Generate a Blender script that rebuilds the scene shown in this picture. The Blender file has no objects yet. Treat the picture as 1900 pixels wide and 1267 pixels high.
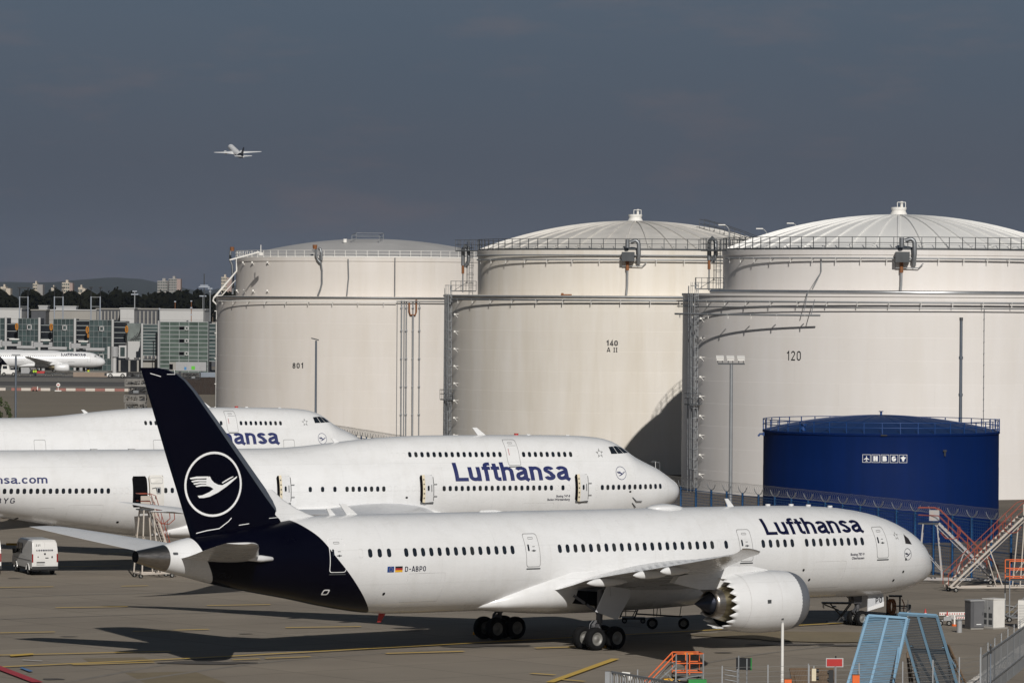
import math, random
import numpy as np
R = math.radians
F_PX, CAM_H, HORIZON, ROLL = 8000.0, 21.2, 547.0, 0.0065      # focal length in 1900-px-wide pixels, eye height (m)
PITCH = math.atan((633.5 - HORIZON) / F_PX)
def ray(px, py):
    c, s = math.cos(ROLL), math.sin(ROLL)
    dx, dy = px - 950.0, py - 633.5
    a, b = c*dx + s*dy, -s*dx + c*dy
    return (a/F_PX, math.cos(PITCH) - b/F_PX*math.sin(PITCH), -math.sin(PITCH) - b/F_PX*math.cos(PITCH))
def at(px, py, Y):                 # world point on a sight line at distance Y
    r = ray(px, py); k = Y/r[1]
    return (r[0]*k, Y, CAM_H + r[2]*k)
def gr(px, py, z=0.0):             # world point where a sight line meets height z
    r = ray(px, py); k = (z - CAM_H)/r[2]
    return (r[0]*k, r[1]*k, z)

def lerp(a, b, t): return a + (b - a)*t
class Curve:                       # smooth monotone interpolation through a table
    def __init__(s, pts):
        s.x = [p[0] for p in pts]; s.y = [p[1] for p in pts]; n = len(pts)
        d = [(s.y[i+1]-s.y[i])/(s.x[i+1]-s.x[i]) for i in range(n-1)]
        m = [0.0]*n; m[0] = d[0]; m[-1] = d[-1]
        for i in range(1, n-1):
            if d[i-1]*d[i] > 0:
                w1 = 2*(s.x[i+1]-s.x[i]) + s.x[i]-s.x[i-1]; w2 = s.x[i+1]-s.x[i] + 2*(s.x[i]-s.x[i-1])
                m[i] = (w1+w2)/(w1/d[i-1] + w2/d[i])
        s.m = m
    def __call__(s, x):
        X = s.x
        if x <= X[0]: return s.y[0]
        if x >= X[-1]: return s.y[-1]
        import bisect
        i = bisect.bisect_right(X, x) - 1
        h = X[i+1]-X[i]; t = (x-X[i])/h
        return ((1+2*t)*(1-t)**2)*s.y[i] + t*(1-t)**2*h*s.m[i] + t*t*(3-2*t)*s.y[i+1] + t*t*(t-1)*h*s.m[i+1]

class Hull:
    """fuselage: stations run aft from the nose; lat is to starboard (local y = -lat, local x = -(st - st0))"""
    def __init__(s, top, bot, wid, st0, hump=None):
        s.top, s.bot, s.wid, s.st0, s.hump = Curve(top), Curve(bot), Curve(wid), st0, hump
    def half(s, st, z):
        zt, zb, w = s.top(st), s.bot(st), s.wid(st)
        if s.hump is None:
            c, h = (zt+zb)/2, max((zt-zb)/2, 1e-4)
            u = (z-c)/h
            return w*math.sqrt(max(0.0, 1-u*u))
        ztl = min(zt, s.hump['ztl']); c, h = (ztl+zb)/2, max((ztl-zb)/2, 1e-4)
        u = (z-c)/h
        a = w*math.sqrt(max(0.0, 1-u*u))
        ru = min(s.hump['r'](st), (zt-zb)/2); cu = zt-ru
        v = (z-cu)/max(ru, 1e-4)
        b = ru*math.sqrt(max(0.0, 1-v*v)) if abs(v) < 1 else 0.0
        if b <= 0: return a
        k = 0.25*min(1.0, ru/2.4)
        e = max(k-abs(a-b), 0.0)/max(k, 1e-6)
        return max(a, b) + (e*e*k*0.25 if min(a, b) > 0.2 else 0.0)
    def ring(s, st, n=40):         # points top -> starboard -> bottom -> port
        zt, zb = s.top(st), s.bot(st); c, h = (zt+zb)/2, (zt-zb)/2
        out = []
        for i in range(n):
            a = 2*math.pi*i/n
            z = c + h*math.cos(a); l = s.half(st, z)
            if i == 0 or 2*i == n: l = 0.0
            out.append((-(st-s.st0), -l if a <= math.pi else l, z))
        return out
    def z_at(s, st, a): return (s.top(st)+s.bot(st))/2 + (s.top(st)-s.bot(st))/2*math.cos(a)
    def P(s, st, z, off=0.0, side=1):        # point on the skin, pushed out along the normal
        l = s.half(st, z); e = 0.04
        l1, l2 = s.half(st, z+e), s.half(st, z-e)
        ny, nz = 1.0, -(l1-l2)/(2*e)
        ns = -(s.half(st+e, z)-s.half(st-e, z))/(2*e)
        q = math.sqrt(ny*ny+nz*nz+ns*ns)
        return (-(st+off*ns/q-s.st0), -side*(l+off*ny/q), z+off*nz/q)

H787 = Hull(top=[(0,3.6),(.06,3.95),(.19,4.36),(.79,5.27),(1.78,6.07),(2.76,6.56),(4.22,7.1),(5.67,7.45),(8.06,7.8),(10.4,7.95),(12.8,8.03),(16,8.06),(30,8.06),(48,8.07),(50,8.02),(52,7.84),(54,7.56),(55.9,7.3),(57.2,7.14),(58.9,6.9),(60.35,6.58),(62.2,6.28)],
  bot=[(0,3.5),(.06,3.3),(.3,3.08),(.77,2.86),(1.74,2.52),(3.2,2.27),(4.65,2.13),(7.5,2.08),(12,2.1),(41,2.15),(44,2.17),(45.8,2.27),(49,2.73),(51.3,3.2),(54.7,3.81),(57.2,4.32),(58.9,4.75),(60.5,5.12),(62.2,5.62)],
  wid=[(0,.02),(.06,.4),(.2,.75),(.8,1.38),(1.78,1.97),(2.76,2.32),(4.2,2.6),(5.7,2.77),(8,2.87),(10.5,2.885),(44,2.885),(46,2.8),(49,2.5),(52,2.1),(55,1.65),(57.5,1.28),(59,1.05),(60.5,.74),(62.2,.34)], st0=30.0)
H747 = Hull(top=[(0,5.8),(.06,6.05),(.29,6.38),(.87,6.77),(1.5,7.19),(2.15,7.58),(2.85,7.9),(3.54,8.22),(4.38,8.68),(4.81,9.0),(5.2,9.28),(5.63,9.54),(6.24,9.78),(7.19,9.98),(9.3,10.14),(12,10.2),(16.8,10.24),(21.4,10.25),(25.9,10.09),(28.2,9.9),(30.4,9.67),(32.6,9.46),(34.5,9.37),(37,9.35),(56,9.4),(66,9.42),(72,9.3),(75.5,9.05)],
  bot=[(0,5.7),(.06,5.42),(.24,5.02),(.7,4.6),(1.7,4.12),(3,3.6),(4.5,3.25),(6.5,2.95),(9,2.75),(12,2.7),(43,2.7),(46,2.9),(50,3.45),(54,4.05),(58,4.7),(64,5.9),(70,7.2),(75.5,8.5)],
  wid=[(0,.02),(.06,.5),(.25,1.0),(.74,1.62),(2,2.35),(3,2.7),(4,2.9),(5,3.02),(6,3.1),(8,3.2),(10,3.25),(47,3.25),(54,3.0),(60,2.5),(66,1.8),(72,1.0),(75.5,.25)], st0=30.0,
  hump=dict(ztl=9.35, r=Curve([(0,.05),(1,.5),(2,1.0),(3.2,1.5),(5,2.0),(7,2.32),(9,2.4),(26,2.4),(36,2.4),(76,1.0)])))
POSE787 = (3.81, 263.3, 39.0)       # ground point under station 30, heading
_a7, _b7 = math.cos(R(24.6)), math.sin(R(24.6))
POSE747A = (13.20-_a7*30, 344.08-_b7*30, 24.6)
POSE747B = (-13.62-_a7*30, 420.11-_b7*30, 24.6)
TILT = R(0.53)
import bpy, bmesh
from mathutils import Vector, Matrix, noise
random.seed(7)
SC = bpy.context.scene
COL = SC.collection
# ------------------------------------------------------------------ camera, sky, sun, exposure
cam = bpy.data.cameras.new("camera"); cam_o = bpy.data.objects.new("camera", cam); COL.objects.link(cam_o)
cam.sensor_width = 36.0; cam.lens = F_PX/1900.0*36.0; cam.clip_start = 1.0; cam.clip_end = 60000.0
cam_o.matrix_world = Matrix.Translation((0, 0, CAM_H)) @ Matrix.Rotation(R(90)-PITCH, 4, 'X') @ Matrix.Rotation(ROLL, 4, 'Z')
SC.camera = cam_o
SUN_DIR = Vector((-0.158, 0.852, -0.50)).normalized()      # the way the light travels
SUN_EL = math.asin(-SUN_DIR.z); SUN_ROT = math.atan2(-SUN_DIR.x, -SUN_DIR.y)
w = bpy.data.worlds.new("World"); SC.world = w; w.use_nodes = True
nt = w.node_tree; nt.nodes.clear()
def wn(t, **k):
    n = nt.nodes.new(t)
    for a, b in k.items(): setattr(n, a, b)
    return n
sky = wn('ShaderNodeTexSky', sky_type='NISHITA', sun_disc=False, sun_elevation=SUN_EL, sun_rotation=SUN_ROT, air_density=1.0, dust_density=2.0, ozone_density=2.0)
tc = wn('ShaderNodeTexCoord')
mp = wn('ShaderNodeMapping'); mp.inputs['Scale'].default_value = (1.0, 1.0, 5.0)
nt.links.new(tc.outputs['Generated'], mp.inputs['Vector'])
n1 = wn('ShaderNodeTexNoise'); n1.inputs['Scale'].default_value = 5.0; n1.inputs['Detail'].default_value = 6.0; n1.inputs['Roughness'].default_value = 0.55
nt.links.new(mp.outputs[0], n1.inputs['Vector'])
r1 = wn('ShaderNodeValToRGB'); r1.color_ramp.elements[0].position = 0.3; r1.color_ramp.elements[0].color = (1.46, 1.80, 2.42, 1); r1.color_ramp.elements[1].position = 0.72; r1.color_ramp.elements[1].color = (1.66, 1.90, 2.46, 1)
nt.links.new(n1.outputs['Fac'], r1.inputs['Fac'])
# a few thin pinkish wisps in the cloud deck
mp2 = wn('ShaderNodeMapping'); mp2.inputs['Scale'].default_value = (26.0, 26.0, 105.0); mp2.inputs['Location'].default_value = (3.1, 0.4, 1.3)
nt.links.new(tc.outputs['Generated'], mp2.inputs['Vector'])
n2 = wn('ShaderNodeTexNoise'); n2.inputs['Scale'].default_value = 1.0; n2.inputs['Detail'].default_value = 7.0; n2.inputs['Roughness'].default_value = 0.6
nt.links.new(mp2.outputs[0], n2.inputs['Vector'])
r2 = wn('ShaderNodeValToRGB'); r2.color_ramp.elements[0].position = 0.53; r2.color_ramp.elements[0].color = (0, 0, 0, 1); r2.color_ramp.elements[1].position = 0.78; r2.color_ramp.elements[1].color = (0.55, 0.55, 0.55, 1)
nt.links.new(n2.outputs['Fac'], r2.inputs['Fac'])
mw = wn('ShaderNodeMixRGB'); mw.inputs['Color2'].default_value = (2.6, 2.2, 2.45, 1)
nt.links.new(r2.outputs['Color'], mw.inputs['Fac']); nt.links.new(r1.outputs['Color'], mw.inputs['Color1'])
mx = wn('ShaderNodeMixRGB'); mx.inputs['Fac'].default_value = 0.94          # dense cloud deck with a little clear sky through it
nt.links.new(sky.outputs[0], mx.inputs['Color1']); nt.links.new(mw.outputs[0], mx.inputs['Color2'])
sz = wn('ShaderNodeSeparateXYZ'); nt.links.new(tc.outputs['Generated'], sz.inputs[0])
zr_ = wn('ShaderNodeMapRange', interpolation_type='SMOOTHSTEP'); zr_.inputs['From Min'].default_value = 0.10; zr_.inputs['From Max'].default_value = 0.9; zr_.inputs['To Min'].default_value = 1.0; zr_.inputs['To Max'].default_value = 0.30; nt.links.new(sz.outputs['Z'], zr_.inputs['Value'])
gu = wn('ShaderNodeValToRGB'); gu.color_ramp.elements[0].position = 0.0; gu.color_ramp.elements[0].color = (1.0, 0.99, 0.98, 1); gu.color_ramp.elements[1].position = 0.09; gu.color_ramp.elements[1].color = (1.03, 1.19, 1.27, 1); e_ = gu.color_ramp.elements.new(0.03); e_.color = (0.90, 0.915, 0.94, 1)
nt.links.new(sz.outputs['Z'], gu.inputs['Fac'])
mg = wn('ShaderNodeMixRGB', blend_type='MULTIPLY'); mg.inputs['Fac'].default_value = 1.0; nt.links.new(mx.outputs[0], mg.inputs['Color1']); nt.links.new(gu.outputs['Color'], mg.inputs['Color2'])
md = wn('ShaderNodeMixRGB', blend_type='MULTIPLY'); md.inputs['Fac'].default_value = 1.0; nt.links.new(mg.outputs[0], md.inputs['Color1']); nt.links.new(zr_.outputs[0], md.inputs['Color2'])   # the sky deepens towards the zenith
bg = wn('ShaderNodeBackground'); bg.inputs['Strength'].default_value = 0.05
nt.links.new(md.outputs[0], bg.inputs['Color'])
wo = wn('ShaderNodeOutputWorld'); nt.links.new(bg.outputs[0], wo.inputs['Surface'])
sl = bpy.data.lights.new("sun", 'SUN'); sl.energy = 3.5; sl.angle = R(0.53); sl.color = (1.0, 0.965, 0.915)
so = bpy.data.objects.new("sun", sl); COL.objects.link(so); so.rotation_euler = SUN_DIR.to_track_quat('-Z', 'Y').to_euler(); so.location = (60, -200, 200)
SC.view_settings.view_transform = 'Standard'; SC.view_settings.look = 'None'; SC.view_settings.gamma = 1.0; SC.view_settings.exposure = 0.0
SC.view_settings.use_curve_mapping = False
SC.render.engine = 'CYCLES'

# ------------------------------------------------------------------ helpers
ORG = {}
def org(o): return ORG.get(o.name, (0,0,0)) if o is not None else (0,0,0)
class MB:
    """collects faces; build() links them as ONE mesh object"""
    def __init__(s): s.v, s.f, s.m, s.s = [], [], [], []
    def add(s, vs, fs, mi=0, smooth=False):
        o = len(s.v); s.v += [tuple(p) for p in vs]
        for f in fs: s.f.append([i+o for i in f]); s.m.append(mi); s.s.append(smooth)
        return s
    def box(s, c, d, rz=0.0, mi=0):
        x, y, z = d[0]/2, d[1]/2, d[2]/2; ca, sa = math.cos(rz), math.sin(rz)
        vs = [(c[0]+a*x*ca-b*y*sa, c[1]+a*x*sa+b*y*ca, c[2]+e*z) for e in (-1, 1) for a, b in ((-1,-1),(1,-1),(1,1),(-1,1))]
        return s.add(vs, [(3,2,1,0),(4,5,6,7),(0,1,5,4),(1,2,6,5),(2,3,7,6),(3,0,4,7)], mi)
    def bar(s, p, q, w, h=None, mi=0, up=(0,0,1)):
        p, q = Vector(p), Vector(q); h = w if h is None else h
        d = (q-p)
        if d.length < 1e-6: return s
        d.normalize(); u = Vector(up)
        if abs(d.dot(u)) > 0.98: u = Vector((0,1,0)) if abs(d.y) < 0.9 else Vector((1,0,0))
        a = d.cross(u).normalized(); b = a.cross(d).normalized()
        vs = [e + a*(i*w/2) + b*(j*h/2) for e in (p, q) for i, j in ((-1,-1),(1,-1),(1,1),(-1,1))]
        return s.add(vs, [(3,2,1,0),(4,5,6,7),(0,1,5,4),(1,2,6,5),(2,3,7,6),(3,0,4,7)], mi)
    def tube(s, pts, r, n=8, mi=0, closed=False, cap=True, smooth=True):
        P = [Vector(p) for p in pts]; m = len(P); rows = []; prev = None
        for i in range(m):
            if closed: d = P[(i+1) % m]-P[i-1]
            else: d = P[min(i+1, m-1)]-P[max(i-1, 0)]
            d.normalize()
            if prev is None:
                u = Vector((0,0,1)) if abs(d.z) < 0.9 else Vector((1,0,0))
                prev = (u - d*u.dot(d)).normalized()
            else: prev = (prev - d*prev.dot(d)).normalized()
            b = d.cross(prev); ri = r[i] if isinstance(r, (list, tuple)) else r
            rows.append([P[i]+prev*(ri*math.cos(2*math.pi*k/n))+b*(ri*math.sin(2*math.pi*k/n)) for k in range(n)])
        return s.rows(rows, wrap=True, closed=closed, mi=mi, smooth=smooth, cap=cap and not closed)
    def rows(s, rows, wrap=False, closed=False, mi=0, smooth=True, cap=False, flip=False):
        n = len(rows[0]); m = len(rows); vs = [p for r in rows for p in r]; fs = []
        for i in range(m if closed else m-1):
            j = (i+1) % m
            for k in range(n if wrap else n-1):
                l = (k+1) % n
                q = (i*n+k, i*n+l, j*n+l, j*n+k)
                fs.append(q[::-1] if flip else q)
        s.add(vs, fs, mi, smooth)
        if cap:
            s.add(rows[0], [tuple(range(n))[::-1]], mi); s.add(rows[-1], [tuple(range(n))], mi)
        return s
    def lathe(s, prof, n=48, c=(0,0,0), a0=0.0, a1=2*math.pi, mi=0, smooth=True):
        full = abs(a1-a0-2*math.pi) < 1e-6; k = n if full else n+1
        pr = []                                        # support rings beside sharp corners keep the flat walls flat
        for i, (r, z) in enumerate(prof):
            if 0 < i < len(prof)-1:
                (ra, za), (rb, zb) = prof[i-1], prof[i+1]; la, lb = math.hypot(r-ra, z-za), math.hypot(rb-r, zb-z)
                if la > 1e-6 and lb > 1e-6 and ((r-ra)*(rb-r)+(z-za)*(zb-z))/(la*lb) < .85:
                    e = .02
                    if la > .15: pr.append((r-(r-ra)/la*e, z-(z-za)/la*e))
                    pr.append((r, z))
                    if lb > .15: pr.append((r+(rb-r)/lb*e, z+(zb-z)/lb*e))
                    continue
            pr.append((r, z))
        prof = pr
        rows = [[(c[0]+r*math.cos(a0+(a1-a0)*i/n), c[1]+r*math.sin(a0+(a1-a0)*i/n), c[2]+z) for i in range(k)] for r, z in prof]
        return s.rows(rows, wrap=full, mi=mi, smooth=smooth)
    def cyl(s, c, r, h, n=16, mi=0, r2=None):
        r2 = r if r2 is None else r2
        return s.rows([[(c[0]+q*math.cos(2*math.pi*i/n), c[1]+q*math.sin(2*math.pi*i/n), c[2]+z) for i in range(n)] for q, z in ((r,0),(r2,h))], wrap=True, mi=mi, cap=True)
    def prism(s, pts, off, mi=0):
        n = len(pts); off = Vector(off); A = [Vector(p) for p in pts]; B = [p+off for p in A]
        return s.add(A+B, [tuple(range(n))[::-1], tuple(range(n, 2*n))]+[(i, (i+1) % n, n+(i+1) % n, n+i) for i in range(n)], mi)
    def poly(s, pts, mi=0): return s.add(pts, [tuple(range(len(pts)))], mi)
    def mesh(s, name, mats, origin=(0,0,0)):
        me = bpy.data.meshes.new(name); ox, oy, oz = origin
        me.from_pydata([(x-ox, y-oy, z-oz) for x, y, z in s.v], [], s.f)
        for m in (mats if isinstance(mats, (list, tuple)) else [mats]): me.materials.append(m)
        me.polygons.foreach_set('material_index', s.m); me.polygons.foreach_set('use_smooth', s.s); me.update()
        return me
    def build(s, name, mats, parent=None, origin=None, kind=None, label=None, recalc=True):
        o3 = origin if origin is not None else org(parent)
        me = s.mesh(name, mats, o3)
        if recalc:
            b = bmesh.new(); b.from_mesh(me); bmesh.ops.recalc_face_normals(b, faces=b.faces); b.to_mesh(me); b.free()
        o = bpy.data.objects.new(name, me); COL.objects.link(o)
        if parent is not None:
            o.parent = parent; ORG[o.name] = o3
        elif origin is not None: o.location = origin
        if kind: o['kind'] = kind
        if label: o['label'] = label
        return o
def tag(o, label=None, cat=None, group=None, kind=None):
    for k, v in (('label', label), ('category', cat), ('group', group), ('kind', kind)):
        if v: o[k] = v
    return o
def thing(name, label, cat, loc=(0,0,0), rz=0.0, group=None, world=False):
    """an Empty at the thing's base; world=True lets its parts be modelled in world coordinates"""
    o = bpy.data.objects.new(name, None); COL.objects.link(o); o.location = loc; o.rotation_euler = (0,0,rz); o.empty_display_size = 0.5
    if world: ORG[o.name] = tuple(loc)
    return tag(o, label, cat, group)
def inst(o, parent=None, loc=None, rz=None, rot=None):
    c = o.copy(); COL.objects.link(c)
    if parent is not None: c.parent = parent
    if loc is not None: c.location = loc
    if rz is not None: c.rotation_euler = (0,0,rz)
    if rot is not None: c.rotation_euler = rot
    return c
KIDS = {}
def kids(o): return [c for c in bpy.data.objects if c.parent == o]
def copy_tree(o, label, group=None, loc=None, rz=None):
    def rec(s, p):
        c = s.copy(); COL.objects.link(c)
        if p is not None: c.parent = p
        for k in kids(s): rec(k, c)
        return c
    c = rec(o, None); c['label'] = label
    if group: c['group'] = group
    if loc is not None: c.location = loc
    if rz is not None: c.rotation_euler = (0,0,rz)
    return c

# ------------------------------------------------------------------ materials
def material(name, col, rough=0.5, metal=0.0, var=0.08, scale=1.0, bump=0.0, stretch=(1,1,1), rvar=0.08, detail=6, coat=0.0, spec=0.5, col2=None, bdist=0.02):
    m = bpy.data.materials.new(name); m.use_nodes = True; t = m.node_tree; N = t.nodes; L = t.links
    p = N['Principled BSDF']; p.inputs['Metallic'].default_value = metal; p.inputs['Coat Weight'].default_value = coat; p.inputs['Coat Roughness'].default_value = 0.08
    p.inputs['Specular IOR Level'].default_value = spec
    c = N.new('ShaderNodeTexCoord'); mpn = N.new('ShaderNodeMapping'); mpn.inputs['Scale'].default_value = [scale*q for q in stretch]
    oi = N.new('ShaderNodeObjectInfo'); sc = N.new('ShaderNodeVectorMath'); sc.operation = 'SCALE'; sc.inputs[0].default_value = (37, 91, 53); L.new(oi.outputs['Random'], sc.inputs['Scale'])
    L.new(c.outputs['Object'], mpn.inputs['Vector']); L.new(sc.outputs[0], mpn.inputs['Location'])
    n = N.new('ShaderNodeTexNoise'); n.inputs['Scale'].default_value = 1.0; n.inputs['Detail'].default_value = detail; n.inputs['Roughness'].default_value = 0.6
    L.new(mpn.outputs[0], n.inputs['Vector'])
    mr = N.new('ShaderNodeMapRange'); mr.inputs['From Min'].default_value = 0.25; mr.inputs['From Max'].default_value = 0.75; L.new(n.outputs['Fac'], mr.inputs['Value'])
    mix = N.new('ShaderNodeMixRGB'); L.new(mr.outputs[0], mix.inputs['Fac'])
    c2 = col2 if col2 else col
    mix.inputs['Color1'].default_value = [min(1, q*(1-var)) for q in col]+[1]; mix.inputs['Color2'].default_value = [min(1, q*(1+var)) for q in c2]+[1]
    L.new(mix.outputs[0], p.inputs['Base Color'])
    rr = N.new('ShaderNodeMapRange'); rr.inputs['To Min'].default_value = max(0.03, rough-rvar); rr.inputs['To Max'].default_value = min(1, rough+rvar); L.new(n.outputs['Fac'], rr.inputs['Value']); L.new(rr.outputs[0], p.inputs['Roughness'])
    if bump:
        b = N.new('ShaderNodeBump'); b.inputs['Strength'].default_value = bump; b.inputs['Distance'].default_value = bdist; L.new(n.outputs['Fac'], b.inputs['Height']); L.new(b.outputs[0], p.inputs['Normal'])
    return m
def nd(m, t, **k):
    n = m.node_tree.nodes.new(t)
    for a, b in k.items(): setattr(n, a, b)
    return n
def panel_lines(m):
    t = m.node_tree; L = t.links; p = t.nodes['Principled BSDF']; src = p.inputs['Base Color'].links[0].from_socket
    tcn = nd(m, 'ShaderNodeTexCoord'); sx = nd(m, 'ShaderNodeSeparateXYZ'); L.new(tcn.outputs['Object'], sx.inputs[0]); cx = nd(m, 'ShaderNodeCombineXYZ'); L.new(sx.outputs['X'], cx.inputs['X']); L.new(sx.outputs['Z'], cx.inputs['Y'])
    br = nd(m, 'ShaderNodeTexBrick'); br.inputs['Scale'].default_value = 1.0; br.inputs['Brick Width'].default_value = 8.3; br.inputs['Row Height'].default_value = 2.05; br.inputs['Mortar Size'].default_value = .018; br.inputs['Mortar Smooth'].default_value = .4
    br.inputs['Color1'].default_value = (1,1,1,1); br.inputs['Color2'].default_value = (.985,.985,.983,1); br.inputs['Mortar'].default_value = (.90,.90,.895,1); L.new(cx.outputs[0], br.inputs['Vector'])
    mp_ = nd(m, 'ShaderNodeMapping'); mp_.inputs['Scale'].default_value = (.9,.9,.12); L.new(tcn.outputs['Object'], mp_.inputs['Vector'])
    nz = nd(m, 'ShaderNodeTexNoise'); nz.inputs['Scale'].default_value = 1.3; nz.inputs['Detail'].default_value = 8; nz.inputs['Roughness'].default_value = .65; L.new(mp_.outputs[0], nz.inputs['Vector'])
    ra = nd(m, 'ShaderNodeValToRGB'); ra.color_ramp.elements[0].position = .30; ra.color_ramp.elements[0].color = (.945,.94,.93,1); ra.color_ramp.elements[1].position = .52; ra.color_ramp.elements[1].color = (1,1,1,1); L.new(nz.outputs['Fac'], ra.inputs[0])
    m1 = nd(m, 'ShaderNodeMixRGB', blend_type='MULTIPLY'); m1.inputs[0].default_value = 1; L.new(src, m1.inputs[1]); L.new(br.outputs['Color'], m1.inputs[2])
    m2 = nd(m, 'ShaderNodeMixRGB', blend_type='MULTIPLY'); m2.inputs[0].default_value = 1; L.new(m1.outputs[0], m2.inputs[1]); L.new(ra.outputs[0], m2.inputs[2]); L.new(m2.outputs[0], p.inputs['Base Color'])
MT = {}
MT['white'] = material('aircraft_white', (.735,.735,.735), .28, 0, .025, .9, coat=.35, stretch=(.5,1,1.6), bump=.10, bdist=.06, detail=3)
panel_lines(MT['white'])
MT['navy'] = material('tail_navy', (.0012,.0013,.0055), .3, 0, .12, .4, coat=.06, spec=.12)
MT['navy_print'] = material('navy_lettering', (.004,.005,.030), .35, 0, .05, 2)
MT['navy_print2'] = material('faded_navy_lettering', (.014,.021,.105), .45, 0, .05, 2)
MT['glass'] = material('cabin_glass', (.012,.016,.022), .09, 0, .5, 1.5, spec=.6)
MT['glass_b'] = material('cabin_glass_shaded', (.026,.028,.029), .14, 0, .3, 1.5, spec=.5)
MT['glass_c'] = material('cabin_window_blind', (.10,.10,.095), .3, 0, .2, 1.5)
GLASS = ['glass']*12+['glass_b']*3
MT['grey_line'] = material('panel_gap_grey', (.30,.30,.30), .6, 0, .15, 3)
MT['soft_line'] = material('faint_panel_gap', (.62,.61,.60), .6, 0, .1, 3)
MT['white_line'] = material('white_line', (.78,.78,.78), .4, 0, .03, 3)
MT['belly'] = material('underside_grey', (.50,.50,.50), .35, 0, .06, .4, coat=.2)
MT['steel'] = material('brushed_steel', (.36,.33,.30), .32, 1.0, .18, 3, stretch=(.3,4,4))
MT['bright_metal'] = material('polished_leading_edge', (.36,.37,.39), .34, .9, .05, 1)
MT['lip'] = material('intake_lip_grey', (.27,.28,.30), .33, .55, .06, 1)
MT['titan'] = material('titanium_olive', (.30,.26,.17), .36, 1.0, .15, 2)
MT['plug'] = material('exhaust_plug', (.05,.055,.075), .35, .8, .2, 2)
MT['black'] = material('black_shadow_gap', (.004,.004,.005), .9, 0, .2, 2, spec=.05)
MT['rubber'] = material('tyre_rubber', (.008,.008,.0085), .85, 0, .25, 3, spec=.15)
MT['rim'] = material('wheel_rim', (.22,.215,.20), .5, .3, .1, 3)
MT['gear'] = material('landing_gear_grey', (.10,.10,.105), .5, .3, .25, 3)
MT['gear_white'] = material('gear_door_grey', (.56,.57,.59), .4, 0, .05, 1)
MT['red'] = material('red_paint', (.42,.035,.03), .5, 0, .15, 2)
MT['cream'] = material('door_lining', (.66,.58,.42), .6, 0, .1, 5)
def tank_paint(name, col, var=.05, seam=.91, rough=.5, spec=.2):
    m = material(name, col, rough, 0, .015, .3, spec=spec); t = m.node_tree; L = t.links; N = t.nodes; p = N['Principled BSDF']
    src = p.inputs['Base Color'].links[0].from_socket
    tcn = nd(m, 'ShaderNodeTexCoord'); sx = nd(m, 'ShaderNodeSeparateXYZ'); L.new(tcn.outputs['Object'], sx.inputs[0])
    at2 = nd(m, 'ShaderNodeMath', operation='ARCTAN2'); L.new(sx.outputs['Y'], at2.inputs[0]); L.new(sx.outputs['X'], at2.inputs[1])
    mu = nd(m, 'ShaderNodeMath', operation='MULTIPLY'); mu.inputs[1].default_value = 22.0; L.new(at2.outputs[0], mu.inputs[0])
    cx = nd(m, 'ShaderNodeCombineXYZ'); L.new(mu.outputs[0], cx.inputs['X']); L.new(sx.outputs['Z'], cx.inputs['Y'])
    br = nd(m, 'ShaderNodeTexBrick'); br.inputs['Scale'].default_value = 1.0; br.inputs['Mortar Size'].default_value = .022; br.inputs['Brick Width'].default_value = 9.4; br.inputs['Row Height'].default_value = 2.42; br.inputs['Mortar Smooth'].default_value = .6
    br.inputs['Color1'].default_value = (1,1,1,1); br.inputs['Color2'].default_value = (.978,.976,.972,1); br.inputs['Mortar'].default_value = (seam,seam,seam,1)
    L.new(cx.outputs[0], br.inputs['Vector'])
    # long vertical weathering streaks
    mpn = nd(m, 'ShaderNodeMapping'); mpn.inputs['Scale'].default_value = (.55,.045,1); L.new(cx.outputs[0], mpn.inputs['Vector'])
    nz = nd(m, 'ShaderNodeTexNoise'); nz.inputs['Scale'].default_value = 1; nz.inputs['Detail'].default_value = 7; nz.inputs['Roughness'].default_value = .62; L.new(mpn.outputs[0], nz.inputs['Vector'])
    ra = nd(m, 'ShaderNodeValToRGB'); ra.color_ramp.elements[0].position = .33; ra.color_ramp.elements[0].color = (1-var*1.3, 1-var*1.6, 1-var*2.2, 1); ra.color_ramp.elements[1].position = .68; ra.color_ramp.elements[1].color = (1,1,1,1); L.new(nz.outputs['Fac'], ra.inputs[0])
    m1 = nd(m, 'ShaderNodeMixRGB', blend_type='MULTIPLY'); m1.inputs[0].default_value = 1; L.new(src, m1.inputs[1]); L.new(br.outputs['Color'], m1.inputs[2])
    m2 = nd(m, 'ShaderNodeMixRGB', blend_type='MULTIPLY'); m2.inputs[0].default_value = 1; L.new(m1.outputs[0], m2.inputs[1]); L.new(ra.outputs[0], m2.inputs[2])
    L.new(m2.outputs[0], p.inputs['Base Color'])
    # shallow dents so the plates are not perfectly true
    n3 = nd(m, 'ShaderNodeTexNoise'); n3.inputs['Scale'].default_value = .16; n3.inputs['Detail'].default_value = 2; L.new(cx.outputs[0], n3.inputs['Vector'])
    bp = nd(m, 'ShaderNodeBump'); bp.inputs['Strength'].default_value = .35; bp.inputs['Distance'].default_value = .10; L.new(n3.outputs['Fac'], bp.inputs['Height']); L.new(bp.outputs[0], p.inputs['Normal'])
    return m
MT['tank'] = tank_paint('tank_cream_paint', (.685,.645,.605))
MT['tank3'] = tank_paint('tank_white_paint', (.725,.695,.672), .04)
MT['tank2'] = tank_paint('tank_cream_paint_weathered', (.745,.705,.648), .08)
MT['tank_blue'] = tank_paint('tank_blue_paint', (.0005,.0128,.083), .10, .92, .7, .10)
MT['blue_roof_sheen'] = material('tank_blue_roof_sheen', (.003,.024,.105), .42, 0, .08, .4, spec=.45)  # lighter than the shell's blue: sky sheen put into the base colour
MT['dome'] = material('tank_roof_white', (.76,.75,.725), .5, 0, .05, .3)
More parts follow.
